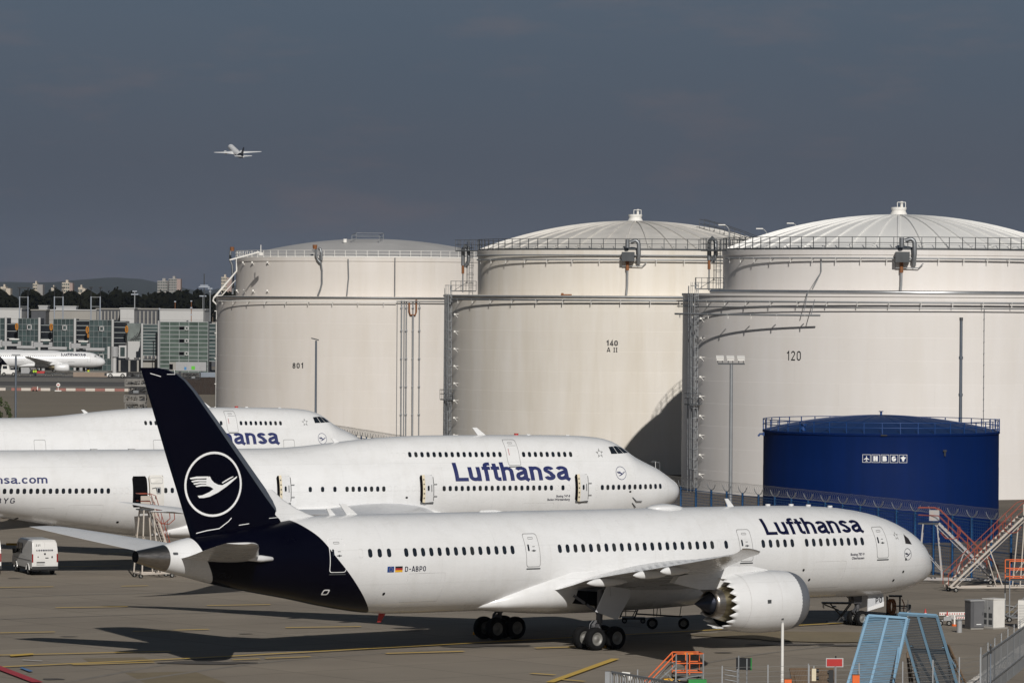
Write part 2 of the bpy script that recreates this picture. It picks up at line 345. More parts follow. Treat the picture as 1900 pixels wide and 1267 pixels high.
MT['dome2'] = material('tank_roof_weathered', (.60,.575,.535), .55, 0, .13, .35, stretch=(1,1,3))
MT['dome_grey'] = material('tank_roof_grey', (.42,.41,.40), .6, 0, .10, .25)
MT['galv'] = material('galvanised_steel', (.24,.25,.26), .45, .6, .15, 1.5)
MT['dark_steel'] = material('dark_steelwork', (.075,.08,.085), .55, .3, .2, 1.5)
MT['pipe'] = material('silver_pipe', (.50,.51,.52), .3, .85, .1, .6)
MT['rust'] = material('rusty_orange', (.22,.085,.03), .75, 0, .3, 2)
MT['black_print'] = material('black_lettering', (.015,.016,.018), .5, 0, .1, 2)
MT['fence_blue'] = material('fence_blue', (.008,.07,.19), .5, 0, .12, 1)
MT['wire'] = material('razor_wire', (.20,.195,.185), .5, .3, .1, 2)
MT['blue_steel'] = material('light_blue_steel', (.20,.345,.475), .5, 0, .12, 1.2)
MT['orange'] = material('orange_paint', (.72,.13,.02), .5, 0, .1, 2)
MT['redorange'] = material('faded_red_paint', (.27,.055,.03), .55, 0, .2, 2)
MT['white_paint'] = material('white_paint', (.74,.72,.68), .45, 0, .06, 2)
MT['old_white'] = material('worn_white_paint', (.58,.55,.50), .6, 0, .18, 3, col2=(.42,.35,.29))
MT['pole'] = material('lamp_post_grey', (.30,.31,.32), .5, .4, .1, 1)
MT['yellow'] = material('yellow_paint', (.80,.42,.02), .55, 0, .15, 2)
MT['cab_dark'] = material('dark_grey_cabinet', (.085,.085,.09), .5, 0, .1, 2)
MT['cab_white'] = material('white_cabinet', (.68,.66,.62), .45, 0, .06, 2)
MT['cab_grey'] = material('grey_cabinet', (.33,.33,.33), .5, 0, .1, 2)
MT['brown_mesh'] = material('rusty_brown_steel', (.13,.085,.05), .75, 0, .3, 2)
MT['signred'] = material('sign_red', (.42,.028,.025), .4, 0, .05, 2)
MT['green'] = material('sign_green', (.02,.25,.05), .5, 0, .1, 2)
MT['hivis'] = material('hi_vis_yellow', (.45,.65,.04), .7, 0, .1, 8)
MT['navy_cloth'] = material('dark_trousers', (.02,.025,.06), .8, 0, .2, 8)
MT['skin'] = material('skin', (.45,.27,.19), .6, 0, .08, 8)
MT['kerb'] = material('kerb_block_white', (.62,.58,.53), .8, 0, .18, 3)
MT['lens'] = material('red_tail_lamp', (.25,.01,.012), .2, 0, .2, 3)
# ground materials
def ground_mat(name, col, dark=.8, slab=None, rot=0.0, joint=.72, scale=.25, blot=.06):
    m = material(name, col, .85, 0, .07, scale, detail=8, spec=.25); t = m.node_tree; L = t.links; p = t.nodes['Principled BSDF']
    src = p.inputs['Base Color'].links[0].from_socket
    tcn = nd(m, 'ShaderNodeTexCoord'); mpn = nd(m, 'ShaderNodeMapping'); mpn.inputs['Rotation'].default_value = (0,0,-rot); L.new(tcn.outputs['Object'], mpn.inputs['Vector'])
    n2 = nd(m, 'ShaderNodeTexNoise'); n2.inputs['Scale'].default_value = blot; n2.inputs['Detail'].default_value = 5; n2.inputs['Roughness'].default_value = .65
    mp3 = nd(m, 'ShaderNodeMapping'); mp3.inputs['Scale'].default_value = (.35,1.6,1); mp3.inputs['Rotation'].default_value = (0,0,-rot); L.new(tcn.outputs['Object'], mp3.inputs['Vector']); L.new(mp3.outputs[0], n2.inputs['Vector'])
    ra = nd(m, 'ShaderNodeValToRGB'); ra.color_ramp.elements[0].position = .36; ra.color_ramp.elements[0].color = (dark,dark*.99,dark*.97,1); ra.color_ramp.elements[1].position = .62; ra.color_ramp.elements[1].color = (1.04,1.03,1.0,1); L.new(n2.outputs['Fac'], ra.inputs[0])
    mm = nd(m, 'ShaderNodeMixRGB', blend_type='MULTIPLY'); mm.inputs[0].default_value = 1; L.new(src, mm.inputs[1]); L.new(ra.outputs[0], mm.inputs[2]); out = mm.outputs[0]
    if slab:
        br = nd(m, 'ShaderNodeTexBrick'); br.offset = 0.0; br.inputs['Scale'].default_value = 1.0; br.inputs['Brick Width'].default_value = slab[0]; br.inputs['Row Height'].default_value = slab[1]; br.inputs['Mortar Size'].default_value = .10; br.inputs['Mortar Smooth'].default_value = .5
        br.inputs['Color1'].default_value = (1,1,1,1); br.inputs['Color2'].default_value = (.905,.905,.91,1); br.inputs['Mortar'].default_value = (joint,joint,joint,1); L.new(mpn.outputs[0], br.inputs['Vector'])
        m3 = nd(m, 'ShaderNodeMixRGB', blend_type='MULTIPLY'); m3.inputs[0].default_value = 1; L.new(out, m3.inputs[1]); L.new(br.outputs['Color'], m3.inputs[2]); out = m3.outputs[0]
    L.new(out, p.inputs['Base Color'])
    return m
MT['apron'] = ground_mat('apron_concrete', (.262,.228,.188), .88, (7.5,7.5), R(39), .66)
MT['ground'] = ground_mat('airfield_ground', (.215,.186,.148), .85, None, 0, .8, .05, .01)
MT['taxi'] = ground_mat('taxiway_asphalt', (.21,.197,.178), .8, None, 0, .8, .05, .02)
MT['taxi_dark'] = ground_mat('taxiway_dark_asphalt', (.105,.10,.097), .8, None, 0, .8, .05, .02)
MT['gravel'] = ground_mat('yard_dirt', (.13,.11,.09), .7, None, 0, .8, .6, .2)
MT['tan_patch'] = material('tan_repair_asphalt', (.185,.148,.09), .9, 0, .16, .6, detail=9)
MT['oil'] = material('oil_stain', (.075,.066,.057), .75, 0, .3, .9, detail=9)
MT['mark_yellow'] = material('worn_yellow_marking', (.66,.43,.07), .8, 0, .12, 1.2, col2=(.50,.34,.08))
MT['mark_red'] = material('red_marking', (.36,.035,.05), .8, 0, .15, 1.5)
MT['mark_white'] = material('white_marking', (.55,.53,.50), .8, 0, .15, 1.5)
MT['mark_blue'] = material('blue_marking', (.09,.19,.36), .8, 0, .2, 1.5)

# text: flat letters, cut into bands so they can wrap round a hull or a tank
def text_tris(body, bold=0.0, bands=12, spacing=1.0):
    cu = bpy.data.curves.new('lettering', 'FONT'); cu.body = body; cu.size = 1.0; cu.offset = bold; cu.resolution_u = 5; cu.space_character = spacing
    o = bpy.data.objects.new('lettering', cu); COL.objects.link(o)
    me = o.to_mesh(); b = bmesh.new(); b.from_mesh(me); o.to_mesh_clear(); bpy.data.objects.remove(o); bpy.data.curves.remove(cu)
    bmesh.ops.remove_doubles(b, verts=b.verts, dist=1e-5)
    ys = [v.co.y for v in b.verts]; xs = [v.co.x for v in b.verts]
    y0, y1, x0, x1 = min(ys), max(ys), min(xs), max(xs)
    for i in range(1, bands):
        g = list(b.verts)+list(b.edges)+list(b.faces)
        bmesh.ops.bisect_plane(b, geom=g, plane_co=(0, lerp(y0, y1, i/bands), 0), plane_no=(0,1,0))
    b.verts.ensure_lookup_table(); b.verts.index_update()
    vs = [(v.co.x, v.co.y) for v in b.verts]; fs = [tuple(v.index for v in f.verts) for f in b.faces]; b.free()
    return vs, fs, (x0, x1, y0, y1)
def letters(name, body, fn, mat, parent, bold=0.0, bands=12, spacing=1.0, ybase=0.0, ytop=None, label=None):
    """fn(u, v): u 0..1 along the text, v 0 at the base line and 1 at the top of the tallest letter"""
    vs, fs, (x0, x1, y0, y1) = text_tris(body, bold, bands, spacing)
    yt = ytop if ytop else y1; b = MB()
    b.add([fn((x-x0)/(x1-x0), (y-ybase)/(yt-ybase)) for x, y in vs], fs)
    return b.build(name, mat, parent, label=label, recalc=False)
# ------------------------------------------------------------------ stroke lettering (cap height 1)
def arc(cx, cy, rx, ry, a0, a1, n=10): return [(cx+rx*math.cos(R(lerp(a0,a1,i/n))), cy+ry*math.sin(R(lerp(a0,a1,i/n)))) for i in range(n+1)]
def strip(path, w, closed=False):
    n = len(path); out = []
    for i in range(n):
        a = path[i-1] if (closed or i > 0) else path[i]; b = path[(i+1) % n] if (closed or i < n-1) else path[i]; c = path[i]
        d1 = (c[0]-a[0], c[1]-a[1]); d2 = (b[0]-c[0], b[1]-c[1])
        l1, l2 = math.hypot(*d1), math.hypot(*d2)
        if l1 < 1e-9: d1, l1 = d2, l2
        if l2 < 1e-9: d2, l2 = d1, l1
        n1 = (-d1[1]/l1, d1[0]/l1); n2 = (-d2[1]/l2, d2[0]/l2)
        m = (n1[0]+n2[0], n1[1]+n2[1]); q = math.hypot(*m) or 1; m = (m[0]/q, m[1]/q)
        k = w/2/max(.35, m[0]*n1[0]+m[1]*n1[1])
        out.append(((c[0]+m[0]*k, c[1]+m[1]*k), (c[0]-m[0]*k, c[1]-m[1]*k)))
    return out, closed
def G(ch, t):
    """strokes of one glyph and its advance; t = stroke width"""
    h = t/2; X = .74
    S = lambda *p, c=False: strip(list(p), t, c)
    SL = lambda p, c=False: strip(p, t, c)
    if ch == 'L': return [S((h,1),(h,h),(.60,h))], .64
    if ch == 'u': return [SL([(h,X),(h,.26)]+arc(.275,.24,.275-h,.24-h,180,360,10)+[(.55-h,.28)]), S((.55-h,X),(.55-h,0))], .64
    if ch == 'n': return [S((h,X),(h,0)), SL([(h,.46)]+arc(.275,.48,.275-h,X-.48-h,180,0,10)+[(.55-h,0)])], .64
    if ch == 'h': return [S((h,1),(h,0)), SL([(h,.46)]+arc(.275,.48,.275-h,X-.48-h,180,0,10)+[(.55-h,0)])], .64
    if ch == 'm': return [S((h,X),(h,0)), SL([(h,.46)]+arc(.26,.48,.26-h,X-.48-h,180,0,8)+[(.52-h,0)]), SL([(.52-h,.46)]+arc(.78-t,.48,.26-h,X-.48-h,180,0,8)+[(1.04-t-h,0)])], 1.04-t+.09
    if ch == 'f': return [SL([(.17,0),(.17,.80)]+arc(.31,.80,.14,.2-h,180,95,6)+[(.40,1-h)]), S((0,X-h*.8),(.38,X-h*.8))], .42
    if ch == 't': return [SL([(.17,.93),(.17,.22)]+arc(.30,.20,.13,.2-h,180,265,6)+[(.38,h)]), S((0,X-h*.8),(.38,X-h*.8))], .43
    if ch == 'a': return [SL(arc(.27,.53,.27-h,X-.53-h,165,0,8)+[(.54-h,.10),(.58,.0)]), SL([(.54-h,.45),(.36,.42)]+arc(.21,.22,.21-h,.22-h,95,285,10)+[(.34,.06+h*.6),(.54-h,.22)])], .65
    if ch == 's': return [SL(arc(.25,.53,.235-h*.9,X-.53-h,10,90,5)+arc(.25,.545,.235-h*.9,.195-h,100,250,7)+[(.32,.345)]+arc(.25,.195,.245-h*.9,.195-h,60,-90,8)+arc(.25,.21,.245-h*.9,.21-h,-100,-172,5))], .57
    if ch == 'c': return [SL(arc(.29,X/2,.29-h,X/2-h,40,320,16))], .62
    if ch == 'o': return [SL(arc(.30,X/2,.30-h,X/2-h,0,345,23), True)], .68
    if ch == '.': return [S((0,h),(t,h))], t+.12
    if ch == '-': return [S((.04,.47),(.40,.47))], .50
    O = arc(.28,.72,.28-h,.28-h,0,180,8)+arc(.28,.28,.28-h,.28-h,180,360,8)
    if ch in 'O0': return [SL(O, True)], .70
    if ch == 'D': return [SL([(h,h),(.30,h)]+arc(.30,.28,.28-h,.28-h,-90,0,6)+arc(.30,.72,.28-h,.28-h,0,90,6)+[(h,1-h)], True)], .70
    if ch == 'A': return [S((h*.6,0),(.27,1),(.33,1),(.60-h*.6,0)), S((.12,.28),(.48,.28))], .70
    if ch == 'B': return [SL([(h,h),(.32,h)]+arc(.32,.27,.24-h,.27-h,-90,90,8)+[(h,.54-h)]), SL([(h,.54-h),(.30,.54-h)]+arc(.30,.77-h*.5,.22-h,.23-h*.5,-90,90,8)+[(h,1-h)]), S((h,0),(h,1))], .68
    if ch == 'P': return [S((h,0),(h,1)), SL([(h,.42),(.32,.42)]+arc(.32,.71-h*.5,.26-h,.29-h*.5,-90,90,8)+[(h,1-h)])], .68
    if ch == 'R': return [S((h,0),(h,1)), SL([(h,.44),(.32,.44)]+arc(.32,.72-h*.5,.25-h,.28-h*.5,-90,90,8)+[(h,1-h)]), S((.26,.44),(.55-h,0))], .68
    if ch == 'Y': return [S((h*.6,1),(.29,.46),(.58-h*.6,1)), S((.29,.5),(.29,0))], .68
    if ch == 'G': return [SL(arc(.29,.72,.29-h,.28-h,20,180,8)+arc(.29,.28,.29-h,.28-h,180,360,8)+[(.58-h,.48),(.32,.48)])], .72
    if ch == 'C': return [SL(arc(.29,.70,.29-h,.30-h,25,180,8)+arc(.29,.30,.29-h,.30-h,180,335,8))], .70
    if ch == 'M': return [S((h,0),(h,1)), S((h,1-h*.5),(.36,.25),(.72-h,1-h*.5)), S((.72-h,0),(.72-h,1))], .84
    if ch == 'E': return [S((.50,h),(h,h),(h,1-h),(.50,1-h)), S((h,.5),(.44,.5))], .60
    if ch == 'N': return [S((h,0),(h,1)), S((h,1-h*.6),(.58-h,h*.6)), S((.58-h,0),(.58-h,1))], .70
    if ch == 'H': return [S((h,0),(h,1)), S((h,.5),(.56-h,.5)), S((.56-h,0),(.56-h,1))], .68
    if ch == 'I': return [S((.14,0),(.14,1)), S((0,h*.7),(.28,h*.7)), S((0,1-h*.7),(.28,1-h*.7))], .36
    if ch == '1': return [S((.08,.74),(.30,.95),(.30,0))], .52
    if ch == '2': return [SL(arc(.28,.72,.28-h,.28-h,170,-20,9)+[(h*1.1,h),(.56,h)])], .68
    if ch == '3': return [SL(arc(.27,.74,.25-h,.26-h,160,-80,9)), SL(arc(.27,.27,.27-h,.27-h*.5,80,-160,9))], .66
    if ch == '4': return [S((.60,.25),(h,.25),(.40,1),(.40,0))], .68
    if ch == '8': return [SL(arc(.28,.76-h*.5,.25-h,.24-h*.5,0,345,15), True), SL(arc(.28,.27,.28-h,.27-h*.5,0,345,15), True)], .68
    return [], .34
def stroke_text(s, t, gap=0.0):
    x = 0.0; out = []
    for ch in s:
        st, adv = G(ch, t)
        for pr, cl in st: out.append(([((a[0]+x, a[1]), (b[0]+x, b[1])) for a, b in pr], cl))
        x += adv+gap
    return out, x-gap-(.09 if s else 0)
def stroke_letters(name, s, fn, mat, parent, t=.15, gap=0.0, label=None, off=.012):
    """fn(u, v, off): u 0..1 along the whole text, v 0..1 over the cap height"""
    strokes, wd = stroke_text(s, t, gap); b = MB()
    for k, (pr, cl) in enumerate(strokes):
        vs = []; o = off+.0025*(k % 3)
        dense = []
        for i in range(len(pr)-(0 if cl else 1)):                 # subdivide long strokes so they follow curved skin
            a, c = pr[i], pr[(i+1) % len(pr)]
            L = max(math.hypot(c[0][0]-a[0][0], c[0][1]-a[0][1]), 1e-6); m = max(1, int(L/.12))
            for q in range(m): dense.append(tuple((lerp(a[e][0],c[e][0],q/m), lerp(a[e][1],c[e][1],q/m)) for e in (0,1)))
        if not cl: dense.append(pr[-1])
        n = len(dense)
        for a, c in dense: vs += [fn(a[0]/wd, a[1], o), fn(c[0]/wd, c[1], o)]
        b.add(vs, [(2*i, 2*i+1, 2*((i+1) % n)+1, 2*((i+1) % n)) for i in range(n if cl else n-1)])
    return b.build(name, mat, parent, label=label, recalc=False)
def skin_map(H, st_l, st_r, z0, z1, slant=0.0):
    """lettering on the starboard skin: reads left to right from st_l (aft) to st_r (forward)"""
    n = 40; sm = (st_l+st_r)/2; tab = [0.0]; zz = [lerp(z0-.6*(z1-z0), z1+.3*(z1-z0), i/n) for i in range(n+1)]
    for i in range(n): tab.append(tab[-1]+math.hypot(zz[i+1]-zz[i], H.half(sm, zz[i+1])-H.half(sm, zz[i])))
    def s_of(z):
        k = (z-zz[0])/(zz[-1]-zz[0])*n; i = min(n-1, max(0, int(k))); return lerp(tab[i], tab[i+1], k-i)
    s0, s1 = s_of(z0), s_of(z1)
    def fn(u, v, off=.012):
        s = s0+(s1-s0)*v
        i = 0
        while i < n-1 and tab[i+1] < s: i += 1
        z = lerp(zz[i], zz[i+1], (s-tab[i])/max(tab[i+1]-tab[i], 1e-9))
        return H.P(lerp(st_l, st_r, u)+slant*v, z, off)
    return fn
CRANE = [[(-0.135, 0.242), (-0.077, 0.138), (0.01, 0.054), (0.155, -0.017), (0.3, -0.033), (0.444, 0.033), (0.638, 0.138), (0.831, 0.242), (0.816, 0.188), (0.638, 0.054), (0.444, -0.083), (0.155, -0.258), (-0.135, -0.383), (-0.329, -0.417), (-0.483, -0.417), (-0.536, -0.35), (-0.377, -0.333), (-0.135, -0.237), (0.0, -0.142), (-0.111, -0.079), (-0.256, -0.05), (-0.251, 0.2)], [(-0.826, 0.2), (-0.594, 0.242), (-0.184, 0.242), (-0.208, 0.188), (-0.57, 0.175), (-0.797, 0.158)], [(-0.773, 0.108), (-0.546, 0.15), (-0.184, 0.146), (-0.193, 0.092), (-0.522, 0.096), (-0.739, 0.067)], [(-0.705, 0.033), (-0.483, 0.075), (-0.184, 0.067), (-0.193, 0.017), (-0.464, 0.021), (-0.667, -0.008)], [(-0.628, -0.042), (-0.425, 0.0), (-0.184, -0.004), (-0.193, -0.054), (-0.401, -0.054), (-0.594, -0.079)], [(0.28, 0.05), (0.396, 0.117), (0.565, 0.2), (0.696, 0.242), (0.676, 0.212), (0.551, 0.15), (0.406, 0.075), (0.3, 0.021)]]
def emblem(name, fn, mat, parent, ring=.075, label=None):
    """crane in a ring; fn(u, v, off) with u, v in -1..1"""
    b = MB(); n = 48; vs = []
    for i in range(n):
        a = 2*math.pi*i/n
        for r in (1.0, 1.0-ring): vs.append(fn(r*math.cos(a), r*math.sin(a), .02))
    b.add(vs, [(2*i, 2*i+1, 2*((i+1) % n)+1, 2*((i+1) % n)) for i in range(n)])
    for k, pl in enumerate(CRANE): b.add([fn(x, y, .02+.003*k) for x, y in pl], [tuple(range(len(pl)))])
    me = b.mesh(name, mat); bb = bmesh.new(); bb.from_mesh(me); bmesh.ops.triangulate(bb, faces=bb.faces, ngon_method='BEAUTY'); bb.to_mesh(me); bb.free()
    o = bpy.data.objects.new(name, me); COL.objects.link(o); o.parent = parent
    if label: o['label'] = label
    return o
def alliance_star(fn, mat, parent):
    b = MB()
    for k in range(5):
        a = R(90+72*k); p = lambda r, d: fn(r*math.cos(a+R(d)), r*math.sin(a+R(d)), .012)
        b.poly([p(1.0,0), p(.52,36), p(.40,-30)])
    return b.build('alliance_star', mat, parent, recalc=False)
def rrect(w, h, r, n=4):
    out = []
    for cx, cy, a in ((w/2-r,h/2-r,0),(-w/2+r,h/2-r,90),(-w/2+r,-h/2+r,180),(w/2-r,-h/2+r,270)):
        out += [(cx+r*math.cos(R(a+90*i/n)), cy+r*math.sin(R(a+90*i/n))) for i in range(n+1)]
    return out
def skin_patch(H, st, z, outline, off, mb=None, mi=0, dome=0.0):
    b = mb or MB(); n = len(outline)
    b.add([H.P(st, z, off+dome)]+[H.P(st-u, z+v, off) for u, v in outline], [(0, 1+i, 1+(i+1) % n) for i in range(n)], mi)
    return b
def skin_ring(H, st, z, outer, inner, off, mb=None, mi=0):
    b = mb or MB(); n = len(outer)
    b.add([H.P(st-u, z+v, off) for u, v in outer]+[H.P(st-u, z+v, off+.004) for u, v in inner], [(i, (i+1) % n, n+(i+1) % n, n+i) for i in range(n)], mi)
    return b
def skin_panel(H, st, z, w, h, off, mb=None, mi=0):
    b = mb or MB(); zs = [z-h/2+h*i/12 for i in range(13)]; c = .10
    b.rows([[H.P(st+e*(w/2-(c if (i in (0,12) and abs(e) == 1) else 0)), q, off) for i, q in enumerate(zs)] for e in (1,.5,0,-.5,-1)], mi=mi)
    return b
def dens(o, m=5):
    out = []
    for i in range(len(o)):
        a, c = o[i], o[(i+1) % len(o)]; k = max(1, int(math.hypot(c[0]-a[0], c[1]-a[1])/.22))
        out += [(lerp(a[0],c[0],j/k), lerp(a[1],c[1],j/k)) for j in range(k)]
    return out
def foil(n=14, t=.12, camber=.02, aft=.02):
    """upper then lower surface points (x 0..1, y), leading edge first"""
    xs = [(1-math.cos(math.pi*i/n))/2 for i in range(n+1)]
    th = lambda x: t*5*(.2969*math.sqrt(x)-.126*x-.3516*x*x+.2843*x**3-.1036*x**4)
    cm = lambda x: camber*4*x*(1-x)-aft*max(0, x-.55)**2/.2025
    up = [(x, cm(x)+th(x)) for x in xs]; lo = [(x, cm(x)-th(x)) for x in xs]
    return up[::-1]+lo[1:-1]      # closed loop TE -> LE (upper) -> TE (lower)
def wing(b, secs, st0, side=1, n=14, mi=0, vertical=False, camber=.02, aft=.02):
    """secs: (span position, LE station, TE station, z, thickness ratio, twist deg); side=+1 starboard"""
    rows = []
    if not vertical and len(secs) > 4:          # finer stations along the span
        cs = [Curve([(q[0], q[k]) for q in secs]) for k in range(1, 6)]; sp_ = []
        for a, c in zip(secs[:-1], secs[1:]):
            m = max(1, int((c[0]-a[0])/1.2)); sp_ += [lerp(a[0], c[0], i/m) for i in range(m)]
        secs = [(x,)+tuple(f_(x) for f_ in cs) for x in sp_+[secs[-1][0]]]
    for sp, le, te, z, t, tw in secs:
        c = te-le; f = foil(n, t, 0 if vertical else camber, 0 if vertical else aft); row = []
        for x, y in f:
            xx, yy = x*c, y*c
            if vertical: row.append((-(le+xx-st0), yy, sp))
            else:
                a = R(tw); xr, yr = (x-.3)*c, yy
                row.append((-(le+.3*c+xr*math.cos(a)-yr*0-st0), -side*sp, z+yr-xr*math.sin(a)))
        rows.append(row)
    b.rows(rows, wrap=True, mi=mi, cap=True)
    return b
# ------------------------------------------------------------------ twin-engine widebody in front
def circ_x(b, prof, st0, lat, zc, n=48, mi=0, side=1, smooth=True, cap=False):
    rows = [[(-(st-st0), -side*lat+r*math.sin(2*math.pi*i/n), zc+r*math.cos(2*math.pi*i/n)) for i in range(n)] for st, r in prof]
    return b.rows(rows, wrap=True, mi=mi, smooth=smooth, cap=cap)
def loft(H, rows_of, n, name, mats, parent, cap=False):
    """rows_of: list of functions a -> station"""
    rows = []
    for fn in rows_of:
        row = []
        for i in range(n):
            a = 2*math.pi*i/n; st = fn(a); z = H.z_at(st, a); l = H.half(st, z)
            if i == 0 or 2*i == n: l = 0.0
            row.append((-(st-H.st0), -l if a <= math.pi else l, z))
        rows.append(row)
    b = MB(); b.rows(rows, wrap=True, cap=cap); return b.build(name, mats, parent)
def on_curve(H, cv):
    def fn(a):
        st = cv.y[len(cv.y)//2]
        for _ in range(60): st = lerp(st, cv(H.z_at(st, a)), .5)
        return st
    return fn
def door_part(H, parent, st, z, w, h, line, label=None, win=True, handle=True, off=.012, rr=.16):
    o = rrect(w, h, rr); o = dens(o); k = lambda q: [(u*(1-.075/w), v*(1-.075/h)) for u, v in q]
    d = skin_ring(H, st, z, o, k(o), off).build('door', line, parent, label=label)
    skin_ring(H, st, z+h*.36, rrect(.42,.13,.06), rrect(.36,.07,.03), off).build('door_placard', MT['grey_line'], d)
    if win: skin_patch(H, st+w*.27, z+h*.02+.12, rrect(.13,.40,.06), off).build('door_window', MT['glass'], d)
    if handle:
        b = skin_patch(H, st-.08, z-.02, rrect(.34,.05,.02), off); skin_patch(H, st-.08, z-.02, rrect(.12,.13,.05), off+.004, b); skin_patch(H, st-.1, z+.22, rrect(.2,.03,.01), off, b)
        b.build('door_handle', MT['dark_steel'], d)
    skin_patch(H, st, z-h/2-.10, rrect(w*.98,.07,.03), off+.01).build('door_sill', MT['dark_steel'], d)
    return d
def wheel_mesh(r, wd, name='wheel'):
    b = MB(); h = wd/2; n = 28
    prof = [(r*.56,-h*.8),(r*.62,-h),(r*.88,-h),(r*.97,-h*.72),(r,-h*.3),(r,h*.3),(r*.97,h*.72),(r*.88,h),(r*.62,h),(r*.56,h*.8)]
    rows = [[(q*math.cos(2*math.pi*i/n), y, q*math.sin(2*math.pi*i/n)) for i in range(n)] for q, y in prof]
    b.rows(rows, wrap=True)
    for s in (-1, 1):
        pr = [(r*.57,s*h*.82),(r*.50,s*h*.86),(r*.46,s*h*.5),(r*.30,s*h*.42),(r*.20,s*h*.75),(r*.02,s*h*.8)]
        b.rows([[(q*math.cos(2*math.pi*i/n), y, q*math.sin(2*math.pi*i/n)) for i in range(n)] for q, y in pr], wrap=True, mi=1)
    return b.mesh(name, [MT['rubber'], MT['rim']])
def put_mesh(me, name, parent, loc, rot=None):
    o = bpy.data.objects.new(name, me); COL.objects.link(o); o.parent = parent; o.location = loc
    if rot: o.rotation_euler = rot
    return o
def engine(parent, st_in, lat, zc, S, side, chevrons=20, mats=None):
    """turbofan; S scales a nacelle of 1.88 m radius"""
    st0 = 30.0; X = lambda d: st_in+d*S
    b = MB(); n = chevrons*8
    prof = [(.85,1.80),(1.4,1.85),(2.4,1.88),(3.5,1.86),(4.5,1.77),(5.2,1.66),(5.7,1.585)]
    rows = [[(-(X(d)-st0), -side*lat+r*S*math.sin(2*math.pi*i/n), zc+r*S*math.cos(2*math.pi*i/n)) for i in range(n)] for d, r in prof]
    def last(r, ex):
        row = []
        for i in range(n):
            ph = (i % 8)/8.0; tooth = 1-abs(2*ph-1)
            d = 5.9+.44*tooth*ex; rr = r-.06*tooth*ex
            row.append((-(X(d)-st0), -side*lat+rr*S*math.sin(2*math.pi*i/n), zc+rr*S*math.cos(2*math.pi*i/n)))
        return row
    ex = 1.0 if chevrons > 4 else 0.0
    rows.append(last(1.56, ex)); rows.append(last(1.525, ex))
    rows.append([(-(X(5.5)-st0), -side*lat+1.50*S*math.sin(2*math.pi*i/n), zc+1.50*S*math.cos(2*math.pi*i/n)) for i in range(n)])
    b.rows(rows, wrap=True)
    na = b.build('engine_nacelle', MT['white'], parent)
    b = MB(); circ_x(b, [(X(.88),1.805*S),(X(.5),1.755*S),(X(.2),1.67*S),(X(.04),1.57*S),(X(0),1.50*S),(X(.06),1.43*S),(X(.25),1.38*S),(X(.6),1.37*S),(X(1.1),1.42*S)], st0, lat, zc, 56, side=side); b.build('intake_lip', MT['lip'], na)
    b = MB(); circ_x(b, [(X(1.15),1.42*S),(X(1.15),.42*S),(X(.8),.30*S),(X(.55),.02*S)], st0, lat, zc, 32, side=side); b.build('fan', MT['dark_steel'], na)
    b = MB(); circ_x(b, [(X(5.5),1.50*S),(X(4.4),1.56*S),(X(4.3),1.1*S)], st0, lat, zc, 40, side=side); b.build('fan_duct', MT['plug'], na)
    b = MB(); circ_x(b, [(X(4.4),1.28*S),(X(5.2),1.22*S),(X(5.9),1.06*S),(X(6.25),.94*S)], st0, lat, zc, 40, side=side); b.build('core_cowl', MT['titan'], na)
    b = MB(); circ_x(b, [(X(6.25),.945*S),(X(6.6),.84*S),(X(6.85),.76*S),(X(6.83),.70*S),(X(6.4),.72*S)], st0, lat, zc, 40, side=side); b.build('core_nozzle', MT['steel'], na)
    b = MB(); circ_x(b, [(X(6.4),.72*S),(X(6.8),.58*S),(X(7.35),.33*S),(X(7.95),.03*S)], st0, lat, zc, 32, side=side, cap=True); b.build('exhaust_plug', MT['plug'], na)
    # seams of the cowl and a vent
    for d in (2.55, 4.9):
        b2 = MB(); r = (1.882 if d < 4 else 1.725)*S
        circ_x(b2, [(X(d),r+.004),(X(d+.035),r+.003)], st0, lat, zc, 56, side=side); b2.build('cowl_seam', MT['soft_line'], na)
    b2 = MB(); p0 = Vector((-(X(2.3)-st0), -side*(lat+1.60*S), zc-.95*S)); b2.box(p0, (.18,.05,.12)); p0 = Vector((-(X(3.6)-st0), -side*(lat+1.835*S), zc+.12)); b2.box(p0, (.28,.06,.22)); b2.build('cowl_vent', MT['dark_steel'], na)
    return na
